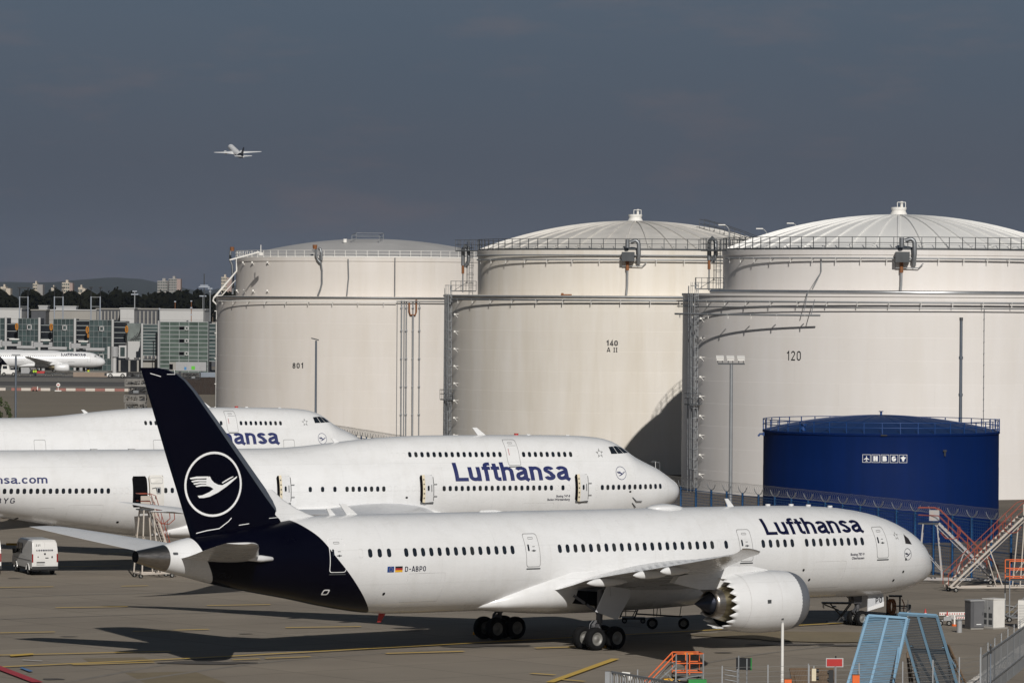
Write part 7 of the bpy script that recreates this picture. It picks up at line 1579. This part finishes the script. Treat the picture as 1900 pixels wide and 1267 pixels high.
    # chocks, cones, tow bar, bollard, cabinets
    for px, py, w_, lb in ((1106,1202,.62,'yellow wheel chock at the near bogie of the front jet'),(28,1011,.75,'long yellow chock on the apron just left of the van'),(892,1177,.5,'yellow chock in the shadow behind the far bogie')):
        g = gr(px, py); T = thing('wheel_chock', lb, 'wheel chock', g, 0, 'yellow wheel chocks'); b = MB(); b.prism([(-w_,-.09,0),(-w_,.09,0),(-w_,.07,.17),(-w_,-.07,.17)], (w_*2,0,0)); b.build('block', MT['yellow'], T); b = MB(); b.bar((-w_*.8,-.1,.1),(w_*.8,-.1,.1), .03); b.build('rope', MT['rust'], T)
    for px, py, lb in ((1717,1146,'white and red cone standing behind the dark slatted screen'),(1757.5,1151,'white and red cone beside the striped tow bar')):
        g = gr(px, py); T = thing('traffic_cone', lb, 'cone', g, 0, 'red tipped cones near the cabinets'); b = MB(); b.cyl((0,0,.04), .16, .3, 10, 0, .09); b.build('lower_cone', MT['white_paint'], T); b = MB(); b.cyl((0,0,.34), .09, .28, 10, 0, .03); b.build('upper_cone', MT['red'], T); b = MB(); b.box((0,0,.02), (.38,.38,.05)); b.build('foot', MT['van_trim'], T)
    p, q = Vector(gr(1742,1150)), Vector(gr(1800,1150)); T = thing('tow_bar', 'white tow bar with red dots lying left of the cabinets', 'tow bar', tuple(p), 0, None, world=True); b = MB(); b.bar(p+Vector((0,0,.42)), q+Vector((.5,.3,.42)), .20); b.bar(p+Vector((.4,-.35,.2)), q+Vector((.5,-.1,.16)), .18); b.build('bar', MT['white_paint'], T); d = (q+Vector((.5,.3,0))-p); m = MB(); m.box((0,0,0),(.07,.02,.08)); me = m.mesh('red_dot', MT['red'])
    for i in range(16): put_mesh(me, 'red_dot', T, d*((i+.5)/16)+Vector((0,-.115,.42)))
    for i in range(12): put_mesh(me, 'red_dot', T, (q-p)*((i+2)/14)+Vector((.4,-.42,.2)))
    g = Vector(gr(1752,1160)); b = MB(); b.bar(g+Vector((-.2,0,.3)), g+Vector((.8,.2,.55)), .10); b.box(g+Vector((.2,0,.45)), (.5,.3,.25)); b.build('tow_head', MT['cab_grey'], T)
    for dx in (-.25,.3): o_ = put_mesh(CAST, 'wheel', T, g-p+Vector((dx,-.1,.17)))
    g = gr(1780, 1173); T = thing('bollard', 'round grey bollard with flat cap left of the dark cabinet', 'bollard', g); b = MB(); b.cyl((0,0,0), .17, .74, 14); b.build('post', MT['cab_grey'], T); b = MB(); b.cyl((0,0,.74), .185, .05, 14); b.build('cap', MT['pole'], T)
    g = gr(1771, 1161); T = thing('hydrant_post', 'short white post with orange foot beside the grey bollard', 'post', g); b = MB(); b.box((0,0,.35), (.10,.10,.7)); b.build('post', MT['white_paint'], T); b = MB(); b.cyl((0,0,0), .18, .12, 10); b.build('foot', MT['orange'], T)
    g = gr(1809, 1167); T = thing('cabinet', 'dark grey cabinet with white mark near the lower right, left of the white one', 'cabinet', (g[0], g[1]+.4, 0), R(20), 'cabinets by the fence'); b = MB(); b.box((0,0,.95), (.95,.85,1.72)); b.build('body', MT['cab_dark'], T); b = MB(); b.box((0,0,1.84), (1.03,.93,.07)); b.build('roof', MT['cab_grey'], T); b = MB(); b.box((.1,-.435,.95), (.7,.02,1.6)); d_ = b.build('door', MT['cab_dark2'], T); b = MB(); b.box((.38,-.45,1.0), (.03,.03,.2)); b.build('handle', MT['black_print'], d_); b = MB(); b.box((.1,-.45,.32), (.34,.01,.05)); b.build('label_plate', MT['white_line'], d_); b = MB(); b.box((0,0,.05), (.9,.8,.1)); b.build('plinth', MT['conc'], T)
    g = gr(1845, 1166); T = thing('cabinet', 'white cabinet with grey louvred doors, right of the dark one', 'cabinet', (g[0], g[1]+.5, 0), R(38), 'cabinets by the fence'); b = MB(); b.box((0,0,.97), (1.0,1.0,1.78)); b.build('body', MT['cab_white'], T); b = MB(); b.box((0,0,1.89), (1.07,1.07,.06)); b.build('roof', MT['cab_white'], T); m = MB(); m.box((0,0,0),(.02,.46,1.68)); me = m.mesh('door', MT['cab_grey'])
    for y in (-.25,.25):
        d_ = put_mesh(me, 'door', T, (-.51,y,.97)); b = MB()
        for z in (-.55,-.12):
            b.box((-.012,0,z), (.02,.30,.30))
        b.build('louvre', MT['dark_steel'], d_); b = MB(); b.box((-.014,.1,.35), (.02,.05,.14)); b.build('lock', MT['black_print'], d_)
    b = MB(); b.box((0,0,.04), (1.3,1.3,.08)); b.build('plinth', MT['conc'], T)
    g = gr(1893, 1165); T = thing('cabinet', 'white louvred cabinet cut by the right edge behind the fence', 'cabinet', (g[0]+.35, g[1]+.2, 0), R(-10), 'cabinets by the fence'); b = MB(); b.box((0,0,.9), (.9,.9,1.8)); b.build('body', MT['cab_white'], T); m = MB(); m.box((0,0,0),(.8,.02,.02)); me = m.mesh('louvre', MT['cab_grey'])
    for i in range(12): put_mesh(me, 'louvre', T, (0,-.46,.4+.1*i))
    # ---- light blue screens
    Z1 = 226.5; W = lambda px, py, Y: Vector(at(px, py, Y))
    tl, tr = W(1611,1142,Z1+1.6), W(1683,1147,Z1+1.2); bl, br = W(1567,1288,Z1-1.0), W(1652,1292,Z1-1.4)
    slat_screen('light blue slatted screen leaning left, sunlit, in the lower right', [bl,br,tr,tl], 1, 46, MT['blue_steel'], 'slatted screens in the lower right', (.95,), mid=False)
    tl, tr = W(1668,1138,Z1+3.0), W(1738,1142,Z1+2.6); bl, br = W(1712,1290,Z1+5.6), W(1783,1293,Z1+5.2)
    slat_screen('dark backed slatted screen with blue frame, right of the light blue one', [bl,br,tr,tl], -1, 50, MT['blue_steel'], 'slatted screens in the lower right', (.08,.5,.93), smat=MT['slat_dark'])
    # brown mesh screens behind
    def mesh_screen(lb, q, nx, ny):
        base = (q[0]+q[1])/2; base.z = 0; T = thing('mesh_screen', lb, 'blast screen', tuple(base), 0, 'rusty brown mesh screens', world=True); BL, BR, TR, TL = q; P = lambda u, v: BL.lerp(BR,u).lerp(TL.lerp(TR,u), v); b = MB()
        for p_, q_ in ((BL,TL),(BR,TR),(TL,TR),(BL,BR)): b.bar(p_, q_, .09)
        b.build('frame', MT['brown_mesh'], T); b = MB()
        for i in range(nx+1): b.bar(P(i/nx,0), P(i/nx,1), .04)
        for j in range(ny+1): b.bar(P(0,j/ny), P(1,j/ny), .035)
        b.build('mesh', MT['brown_mesh'], T, kind='stuff', recalc=False); b = MB()
        for u in (.05,.95): a = P(u,.8); b.bar(a, Vector((a.x+.4,a.y+1.6,0)), .07)
        b.build('leg', MT['brown_mesh'], T)
    mesh_screen('rusty brown mesh screen leaning behind the traffic light', [W(1476,1285,229),W(1552,1285,229),W(1545,1240,230.5),W(1466,1240,230.5)], 26, 18)
    mesh_screen('narrow rusty brown frame right of the dark slatted screen', [W(1775,1285,231),W(1802,1290,231),W(1760,1196,232.5),W(1752,1198,233.2)], 3, 14)
    mesh_screen('narrow rusty brown frame showing between the two slatted screens', [W(1690,1290,233),W(1712,1290,233),W(1694,1205,234),W(1683,1210,234)], 3, 14)
    # ---- perimeter fence along the lower edge: posts with single wires
    T = thing('wire_fence', 'thin wire fence with slim posts along the lower edge', 'fence', W(1300,1267,219), 0, None, world=True); T.location.z = 0; ORG[T.name] = (T.location.x, T.location.y, 0); o = Vector(org(T))
    tops = [W(1145,1250,217), W(1183,1245,218), W(1254,1242,219), W(1340,1238,220), W(1425,1236,221), W(1500,1234,221.5), W(1594,1233,222), W(1675,1230,223), W(1731,1227,224), W(1780,1222,225), W(1819,1216,226)]
    for t in tops:
        b = MB(); b.bar((t.x,t.y,0), (t.x,t.y,t.z+.1), .06); b.build('post', MT['pole'], T)
    b = MB()
    for i in range(len(tops)-1):
        for k in range(9):
            a, c = tops[i].copy(), tops[i+1].copy(); a.z -= .25*k; c.z -= .25*k
            b.bar(a, c, .018)
    b.build('wires', MT['wire'], T)
    # gate of vertical bars with its thick post
    T = thing('sliding_gate', 'grey barred sliding gate with thick post in the lower left foreground', 'gate', W(1128,1267,214), 0, None, world=True); T.location.z = 0; ORG[T.name] = (T.location.x, T.location.y, 0); o = Vector(org(T))
    p, q = W(1135,1246,214), W(1300,1274,204); b = MB(); t = W(1127,1245,214); b.box((t.x,t.y,t.z/2), (.24,.24,t.z)); b.build('gate_post', MT['pole'], T); b = MB(); b.bar(p, q, .08, .10); pp, qq = p.copy(), q.copy(); pp.z = qq.z = .2; b.bar(pp, qq, .08,.1); b.bar((p.x,p.y,.1), p, .12); b.build('frame', MT['pole'], T); m = MB(); m.box((0,0,-1.0),(.045,.045,2.0)); me = m.mesh('bar', MT['pole'])
    for i in range(34): c = p.lerp(q, (i+.5)/34); put_mesh(me, 'bar', T, c-o)
    # camera on its arm
    c = W(1160,1249,213); T = thing('dome_camera', 'white dome camera on a bracket above the barred gate', 'camera', (c.x, c.y, 0), 0, None, world=True); b = MB(); b.bar((c.x-.08,c.y+.1,0), (c.x-.08,c.y+.1,c.z), .08); b.build('post', MT['pole'], T); b = MB(); b.box(c+Vector((-.06,0,-.02)), (.22,.16,.18)); b.bar(c+Vector((-.15,0,.05)), c+Vector((.24,0,.02)), .08); b.build('bracket', MT['white_paint'], T); b = MB(); d_ = c+Vector((.22,0,-.2)); b.lathe([(.02,.14),(.13,.13),(.14,.0),(.13,-.05),(.10,-.12),(.05,-.17),(.01,-.18)], 16, d_); b.build('dome', MT['white_paint'], T)
    # sign seen from behind, boards and lights
    c = W(1379,1231,221); T = thing('notice_board', 'dark notice board with green edge on two posts, seen from behind', 'sign', (c.x, c.y, 0), R(-18)); z = c.z; b = MB(); b.box((0,.06,z), (.78,.04,.62)); b.build('board', MT['black_print'], T); b = MB(); b.box((.41,.06,z), (.05,.05,.64)); b.build('green_edge', MT['green'], T); b = MB(); b.box((-.24,0,z/2+.2), (.06,.06,z+.42)); b.box((.20,0,z/2+.15), (.06,.06,z+.25)); b.build('posts', MT['pole'], T)
    T = thing('wire_rack', 'open rack of bent bars beside the notice board', 'rack', (W(1357,1267,220).x, 220, 0)); b = MB()
    for k in range(4): z = W(1350,1243+9*k,220).z; b.tube([(-.35,0,z+.03),(.0,.05,z-.02),(.32,0,z-.08)], .025, 5)
    b.build('bars', MT['galv'], T); b = MB(); b.bar((.3,0,0),(.3,0,W(1350,1240,220).z), .05); b.build('post', MT['galv'], T)
    c = W(1548.5,1228.5,220); T = thing('red_sign', 'blank red sign in white frame on a short post', 'sign', (c.x, c.y, 0), R(6)); b = MB(); b.box((0,0,c.z), (.90,.06,.46)); b.build('frame', MT['pale'], T); b = MB(); b.box((-.01,-.035,c.z), (.80,.02,.37)); b.build('panel', MT['signred'], T); b = MB(); b.box((.06,.04,c.z/2), (.08,.06,c.z)); b.build('post', MT['pole'], T); b = MB(); b.cyl((.06,0,c.z+.23), .04, .1, 8); b.build('knob', MT['black_print'], T)
    c = W(1510,1251,219.5); T = thing('signal_box', 'cream signal box with two black lamps on a grey post', 'traffic light', (c.x, c.y, 0), 0, 'signals in the lower foreground'); b = MB(); b.box((0,0,c.z), (.22,.2,.62)); b.build('box', MT['cream'], T); b = MB(); b.bar((-.26,0,0),(-.26,0,c.z+.48), .09); b.bar((0,0,c.z+.3),(0,0,c.z+.46), .05); b.build('post', MT['pole'], T); m = MB(); m.rows([[(.0, .09*math.cos(R(a)), .09*math.sin(R(a))) for a in range(0,360,30)], [(.14, .10*math.cos(R(a)), .10*math.sin(R(a))) for a in range(0,360,30)]], wrap=True, cap=True); me = m.mesh('lamp', MT['black_print'])
    for dz in (.2,-.18): put_mesh(me, 'lamp', T, (.11,0,c.z+dz))
    c = W(1541,1254,219.5); T = thing('traffic_light', 'black two-lamp traffic light beneath the red sign', 'traffic light', (c.x, c.y, 0), 0, 'signals in the lower foreground'); b = MB(); b.box((.03,0,c.z), (.24,.22,.66)); b.build('housing', MT['black_print'], T); b = MB(); b.bar((.24,0,0),(.24,0,c.z+.5), .08); b.build('post', MT['galv'], T)
    for dz in (.2,-.18): put_mesh(me, 'lamp', T, (-.16,0,c.z+dz))
    for px, py, lb in ((1462,1263,'orange box at the foot of the white pole'),(1588,1255,'orange box in front of the light blue screen')):
        c = W(px, py, 218); T = thing('orange_box', lb, 'box', (c.x, c.y, 0), 0, 'orange boxes on fence posts'); b = MB(); b.box((0,0,c.z-.2), (.36,.3,.6)); b.build('body', MT['orange'], T); b = MB(); b.box((0,0,c.z+.11), (.38,.32,.03)); b.build('lid', MT['rust'], T); b = MB(); b.bar((.12,.1,0),(.12,.1,c.z+.3), .05); b.build('post', MT['dark_steel'], T)
    # fence running away on the right with its barbed top, and the kerb
    T = thing('panel_fence', 'grey steel panel fence running away along the right edge', 'fence', (W(1822,1267,225).x, 225, 0), 0, None, world=True); o = Vector(org(T)); A = Vector((W(1822,1215,226).x, 226, 0)); B = Vector((W(1872,1180,239).x, 239, 0)); C = Vector((W(1916,1148,252).x, 252, 0)); hA, hB, hC = W(1822,1215,226).z, W(1872,1180,239).z, W(1916,1148,252).z
    m = MB(); m.box((0,0,.5),(.02,.085,1.0)); me = m.mesh('slat', MT['galv']); n = 78
    for i in range(n):
        t = i/n; p = A.lerp(B,t*2) if t < .5 else B.lerp(C,t*2-1); h = lerp(hA,hB,t*2) if t < .5 else lerp(hB,hC,t*2-1); a = math.atan2((B-A).y,(B-A).x)-R(90); s_ = put_mesh(me, 'slat', T, p-o, (0,0,a)); s_.scale = (1,1,h)
    b = MB()
    for z in (.3,.97):
        b.bar(A+Vector((0.03,0,hA*z)), B+Vector((.03,0,hB*z)), .06); b.bar(B+Vector((.03,0,hB*z)), C+Vector((.03,0,hC*z)), .06)
    b.build('rail', MT['galv'], T)
    for i in range(9):
        t = i/8; p = A.lerp(C,t) if t < 0 else (A.lerp(B,t*2) if t < .5 else B.lerp(C,t*2-1)); h = lerp(hA,hB,t*2) if t < .5 else lerp(hB,hC,t*2-1); b = MB(); b.bar((p.x-.06,p.y,0),(p.x-.06,p.y,h+.42), .055); b.build('post', MT['pole'], T)
    b = MB()
    for z in (.15,.28,.4):
        b.bar(A+Vector((-.06,0,hA+z)), B+Vector((-.06,0,hB+z)), .014); b.bar(B+Vector((-.06,0,hB+z)), C+Vector((-.06,0,hC+z)), .014)
    b.build('wires', MT['wire'], T)
    pA, pB = Vector(gr(1795,1282)), Vector(gr(1915,1198)); d = (pB-pA); n = int(d.length/.42); dn = d.normalized(); a = math.atan2(dn.y, dn.x); K = thing('kerb', 'row of pale kerb blocks running along the fence at the right edge', 'kerb', tuple(pA)); m = MB(); m.box((0,0,.09),(.38,.95,.18)); me = m.mesh('kerb_block', MT['kerb'])
    for i in range(n): put_mesh(me, 'kerb_block', K, d*((i+.5)/n)+Vector((random.uniform(-.03,.03),random.uniform(-.03,.03),random.uniform(-.02,.02))), (R(random.uniform(-2,2)),R(random.uniform(-4,4)),a+R(random.uniform(-3,3))))
    c = W(1838,1215,228); T = thing('camera_post', 'thin blue-grey post with two black clamps in front of the panel fence', 'post', (c.x-.0, c.y, 0)); zt = W(1838,1194,228).z; b = MB(); b.bar((0,0,0),(0,0,zt), .07); b.build('post', MT['pole_blue'], T); b = MB()
    for py in (1201,1210): z = W(1838,py,228).z; b.box((0,-.03,z), (.18,.12,.05))
    b.bar((0,-.05,zt-.1),(0,-.05,zt-.45), .06); b.build('clamp', MT['black_print'], T)
    # ---- far apron: barrier line, trolleys, tug, people, trees, frames
    gY = gr(100, 725)[1]; m = MB(); L_ = 2.05; m.prism([(-L_/2,-.25,0),(-L_/2,.25,0),(-L_/2,.12,.58),(-L_/2,-.12,.58)], (L_,0,0))
    mr_, mw_ = m.mesh('barrier', MT['faded_red']), m.mesh('barrier', MT['old_white']); i = 0; x = gr(-30,725)[0]
    xe = gr(236,727)[0]
    while x < xe:
        o_ = bpy.data.objects.new('barrier', mr_ if i % 2 == 0 else mw_); COL.objects.link(o_); o_.location = (x+L_/2, gY+random.uniform(-.1,.1), 0)
        tag(o_, '%s %s barrier block from the left in the low line across the far apron' % (ORD[i//2], ('red','white')[i % 2]), 'barrier', '%s barrier blocks across the far apron' % ('red','white')[i % 2]); x += L_*1.02; i += 1
        if noise.noise((x*.3,0,0)) > .42: x += L_*.6
    p = at(65, 718, gY-4); T = thing('red_pump', 'small red wheeled pump in front of the barrier line', 'pump', (p[0], gY-4, 0)); b = MB(); b.box((0,0,.6), (.95,.9,.6)); b.build('body', MT['faded_red'], T); b = MB(); b.box((.56,0,.65), (.16,.7,.7)); b.build('panel', MT['white_paint'], T); b = MB()
    for x_ in (-.35,.35): b.cyl((x_,-.4,0), .16, .3, 10)
    b.build('wheels', MT['rubber'], T)
    p = at(108, 724, gY-3); T = thing('round_sign', 'small white and red round sign standing at the barrier line', 'sign', (p[0], gY-3, 0)); b = MB(); b.bar((0,0,0),(0,0,1.2), .1); b.box((0,0,.1), (1.4,.8,.2)); b.build('stand', MT['white_paint'], T); b = MB(); b.rows([[(.42*math.cos(R(a)), y, 1.35+.42*math.sin(R(a))) for a in range(0,360,24)] for y in (-.04,.04)], wrap=True, cap=True); b.build('disc', MT['white_paint'], T); b = MB(); b.box((0,-.06,1.35), (.5,.02,.2)); b.build('red_mark', MT['red'], T)
    g = Vector(at(17, 690, 1085)); T = thing('tow_tractor', 'white tractor with dark cab windows at the left under the gate jet', 'tractor', (g.x, 1085, 0)); b = MB(); b.prism([(-1.9,-1,.5),(1.9,-1,.5),(1.9,-1,1.5),(.2,-1,1.5),(.2,-1,1.6),(-.1,-1,2.7),(-1.7,-1,2.75),(-1.9,-1,1.6)], (0,2,0)); b.build('body', MT['white_paint'], T); b = MB(); b.box((-.95,-1.01,2.15), (1.1,.04,.75)); b.build('cab_window', MT['glass'], T)
    for x_ in (-1.2,1.2): put_mesh(wheel_mesh(.45,.3), 'wheel', T, (x_,-.95,.45))
    for k, (px, col, lb) in enumerate(((47,'cab_grey','grey luggage container on a dolly behind the tractor'),(75,'red','red-topped dolly under the wing of the gate jet'),(108,'dark_steel','dark empty dolly below the engine of the gate jet'))):
        g = at(px, 690, 1088); T = thing('baggage_dolly', lb, 'dolly', (g[0], 1088, 0), 0, 'baggage dollies under the gate jet'); b = MB(); b.box((0,0,.55), (3.3,1.6,.18)); b.bar((-2.4,0,.4),(-1.6,0,.5), .1); b.build('bed', MT['dark_steel'], T)
        if k < 2: b = MB(); b.prism([(-1.0,-.75,.65),(1.0,-.75,.65),(1.25,-.75,1.2),(1.0,-.75,(2.1,1.2)[k]),(-1.0,-.75,(2.1,1.2)[k])], (0,1.5,0)); b.build('load', MT[col], T)
        for x_ in (-1.3,1.3): put_mesh(CAST, 'wheel', T, (x_,-.7,.2)).scale = (1.6,1,1.6)
    def person(lb, px, Y_, cloth=True):
        g = at(px, 690, Y_); T = thing('person', lb, 'person', (g[0], Y_, 0), 0, 'workers in yellow vests under the gate jet'); me = bpy.data.meshes.new('body'); sk = [(0,0,.92),(0,0,1.15),(0,0,1.42),(0,0,1.55),(0,0,1.70),(-.20,0,1.40),(-.27,.02,1.12),(-.25,-.12,.9),(.20,0,1.40),(.27,.02,1.12),(.25,-.12,.9),(-.1,0,.86),(-.12,0,.48),(-.13,.02,.08),(-.13,-.14,.05),(.1,0,.86),(.12,.02,.48),(.13,.06,.08),(.13,-.1,.05)]
        me.from_pydata(sk, [(0,1),(1,2),(2,3),(3,4),(2,5),(5,6),(6,7),(2,8),(8,9),(9,10),(0,11),(11,12),(12,13),(13,14),(0,15),(15,16),(16,17),(17,18)], []); o_ = bpy.data.objects.new('body', me); COL.objects.link(o_); o_.parent = T; o_.modifiers.new('skin', 'SKIN'); rad = [.15,.15,.17,.07,.11,.08,.06,.045,.08,.06,.045,.1,.075,.055,.05,.1,.075,.055,.05]
        for v, r_ in zip(me.skin_vertices[0].data, rad): v.radius = (r_, r_)
        me.skin_vertices[0].data[0].use_root = True; s = o_.modifiers.new('sub', 'SUBSURF'); s.levels = s.render_levels = 1; me.materials.append(MT['navy_cloth'])
        b = MB(); b.rows([[(.24*k*math.cos(R(a)), .19*k*math.sin(R(a)), z) for a in range(0,360,30)] for z, k in ((.88,.95),(1.1,1.0),(1.35,1.08),(1.46,.7))], wrap=True); b.build('vest', MT['hivis'], T); b = MB(); b.lathe([(.01,.13),(.08,.11),(.115,.03),(.11,-.05),(.07,-.12),(.01,-.13)], 12, (0,-.01,1.68)); b.build('head', MT['skin'], T)
    for px, Y_, lb in ((62.5,1084,'worker in yellow vest standing left of the pair under the gate jet'),(66.5,1085,'worker in yellow vest standing right of the pair under the gate jet')): person(lb, px, Y_)
    g = at(164, 690, 1086); T = thing('yellow_post', 'small bright yellow post under the nose of the gate jet', 'post', (g[0], 1086, 0)); b = MB(); b.cyl((0,0,0), .3, 1.5, 10); b.build('post', MT['hivis'], T); b = MB(); b.cyl((0,0,1.5), .32, .1, 10); b.build('cap', MT['yellow'], T)
    T = thing('low_wall', 'long low pinkish wall under the nose of the gate jet', 'wall', (at(168,695,1078)[0], 1078, 0)); b = MB(); b.box((0,0,.6), (8.6,.5,1.2)); b.build('wall', MT['tan_wall'], T); b = MB(); b.box((0,0,1.22), (8.7,.6,.08)); b.build('coping', MT['conc'], T)
    g = at(217, 696, 1068); T = thing('tow_tug', 'low white aircraft tug with black wheels beside the bridge pedestal', 'tug', (g[0], 1068, 0)); b = MB(); b.prism([(-2.4,-1.2,.45),(2.4,-1.2,.45),(2.4,-1.2,1.3),(.5,-1.2,1.25),(-2.4,-1.2,1.15)], (0,2.4,0)); b.build('body', MT['white_paint'], T); b = MB(); b.box((2.2,0,1.0), (1.0,2.3,1.2)); b.box((-2.6,0,.85), (.8,2.2,.7)); b.build('bumper', MT['van_trim'], T)
    for x_ in (-1.5,1.5): put_mesh(wheel_mesh(.55,.4), 'wheel', T, (x_,-1.1,.55))
    # dark containers and clutter at the gate edge
    g = at(350, 685, 1075); T = thing('airport_bus', 'long grey bus with green and blue marks before the green glass', 'bus', (g[0], 1075, 0)); x0, x1 = at(331,0,1075)[0]-g[0], at(387,0,1075)[0]-g[0]; z0, z1 = at(350,688,1075)[2], at(350,671.5,1075)[2]; b = MB(); b.box(((x0+x1)/2,0,(z0+z1)/2), (x1-x0,2.6,z1-z0)); b.build('body', MT['cab_grey'], T); b = MB(); b.box((x0-.5,0,(z0+z1)/2), (2.2,2.4,(z1-z0)*.95)); b.build('end_section', MT['conc'], T); b = MB(); b.box((x0-1.2,-1.22,(z0+z1)/2-.1), (.9,.05,(z1-z0)*.6)); b.build('end_window', MT['black'], T); b = MB(); b.box((at(363,0,1075)[0]-g[0],-1.32,at(0,680,1075)[2]), (.9,.04,.9)); b.build('green_mark', MT['lime'], T); b = MB(); b.box((at(348.5,0,1075)[0]-g[0],-1.32,at(0,681,1075)[2]), (.55,.04,.7)); b.build('blue_mark', MT['tglass_green2'], T); b = MB()
    for x_ in (x0+1,x1-1): b.cyl((x_,-1.0,0), .3, max(.4, z0), 10)
    b.build('legs', MT['dark_steel'], T)
    g = at(380, 720, 900); T = thing('brown_wall', 'dark brown timber wall right of the tail fin, left of the tank', 'wall', (g[0], 900, 0)); x0, x1 = at(336,0,900)[0]-g[0], at(408,0,900)[0]-g[0]; zt = at(370,700,900)[2]; nb_ = 26; m = MB(); m.box((0,0,zt/2), ((x1-x0)/nb_-.03,.25,zt)); me = m.mesh('plank', MT['brownwall'])
    for i in range(nb_): put_mesh(me, 'plank', T, (x0+(x1-x0)*(i+.5)/nb_, random.uniform(-.04,.04), random.uniform(-.08,.08)))
    b = MB(); b.box(((x0+x1)/2+2.2,.3,zt+.55), (x1-x0-4,.5,1.0)); b.build('coping', MT['slate_blue'], T)
    # racks of stacked steel frames and cages
    def frame_stack(lb, px0, px1, ytop, ybot, Y_, seed, tiers, group):
        rnd = random.Random(seed); a, c = at(px0, ytop, Y_), at(px1, ytop, Y_); z1, z0 = a[2], max(0, at(px0, ybot, Y_)[2]); w_ = c[0]-a[0]; T = thing('frame_stack', lb, 'steel frames', (a[0]+w_/2, Y_, 0), 0, group)
        for k in range(tiers):
            za, zb = lerp(z0,z1,k/tiers), lerp(z0,z1,(k+.86)/tiers); b = MB(); o_ = rnd.uniform(-.12,.12)*w_; ww = w_*rnd.uniform(.8,1.0)/2
            for s_ in (-1,1): b.bar((s_*ww+o_,-1,za+.1),(s_*ww+o_,1,za+.1), .10); b.bar((s_*ww+o_,-1,zb),(s_*ww+o_,1,zb), .08)
            for y in (-1.0,1.0):
                for x_ in (-ww,ww,rnd.uniform(-.5,.5)*ww): b.bar((x_+o_,y,za),(x_+o_,y,zb), .12)
                b.bar((-ww+o_,y,za+.1),(ww+o_,y,za+.1), .18); b.bar((-ww+o_,y,zb),(ww+o_,y,zb), .14)
                for j in range(9): b.bar((rnd.uniform(-ww,ww)+o_,y,za),(rnd.uniform(-ww,ww)+o_,y,zb), .07)
                for j in range(4): zz = rnd.uniform(za,zb); b.bar((-ww+o_,y,zz),(ww+o_,y,zz+rnd.uniform(-.3,.3)), .07)
            b.build('steel_frame', MT['stack_grey'] if k % 3 else MT['van_trim'], T)
            for j in range(3): b = MB(); b.box((rnd.uniform(-ww,ww)*.8,rnd.uniform(-.9,.2),za+.35), (.7,.5,.35)); b.build('loose_part', MT['galv'] if j else MT['van_trim'], T)
    frame_stack('tall stack of dark steel frames behind the jumbo, left of the tail fin', 234, 274, 702, 775, 560, 4, 5, 'stacked steel frames behind the tail')
    frame_stack('row of light wire cages right of the tail fin tip', 338, 374, 690, 703, 860, 9, 1, 'stacked steel frames behind the tail')
    frame_stack('low clutter of pale frames at the tail fin tip', 238, 262, 690, 700, 900, 12, 1, 'stacked steel frames behind the tail')
    p = gr(2, 800); tree_bush('leafy green tree cut off by the left edge above the rear jumbo', (at(0,760,470)[0], 470, 0), at(2,738,470)[2], 1.55)
    # grass and litter strip along the fence foot
MT['cab_dark2'] = material('cabinet_door_grey', (.12,.12,.125), .5, 0, .08, 2)
MT['faded_red'] = material('faded_barrier_red', (.25,.10,.08), .7, 0, .2, 1)
MT['tan_wall'] = material('tan_wall', (.27,.21,.165), .85, 0, .12, .4)
MT['bluish_white'] = material('worn_bluish_white', (.40,.47,.54), .6, 0, .2, 3, col2=(.38,.30,.24))
MT['slat_dark'] = material('dark_slat', (.035,.042,.05), .6, .2, .2, 1)
MT['lime'] = material('lime_mark', (.10,.45,.03), .5, 0, .05, 2)
MT['tglass_green2'] = material('blue_mark_paint', (.05,.20,.42), .5, 0, .05, 2)
MT['slate_blue'] = material('blue_grey_coping', (.20,.23,.27), .6, 0, .06, .5)
MT['stack_grey'] = material('stacked_steel', (.20,.19,.175), .6, .2, .25, .8)
# ------------------------------------------------------------------ assemble
def sky_haze():
    b = MB(); x0, x1, y0, y1, z0, z1 = -8900, 8900, -390, 13900, -1.0, 190.0
    b.box(((x0+x1)/2, (y0+y1)/2, (z0+z1)/2), (x1-x0, y1-y0, z1-z0)); m = bpy.data.materials.new('haze'); m.use_nodes = True; t = m.node_tree; t.nodes.remove(t.nodes['Principled BSDF'])
    v = t.nodes.new('ShaderNodeVolumePrincipled'); v.inputs['Color'].default_value = (.62,.74,.98,1); v.inputs['Density'].default_value = HAZE; v.inputs['Anisotropy'].default_value = 0.0; t.links.new(v.outputs[0], t.nodes['Material Output'].inputs['Volume'])
    b.build('haze', m, kind='stuff')
HAZE = 1.3e-5
ground()
tanks()
forest(); hills(); terminal()
build_747('jumbo_jet', 'middle white four-engined jumbo with open doors and hump, registration ending BYG', POSE747A)
build_747('jumbo_jet', 'rear white jumbo showing only its upper half above the middle one', POSE747B, False)
build_787()
far_jets()
fence_blue(); poles(); near_things()
if HAZE: sky_haze()
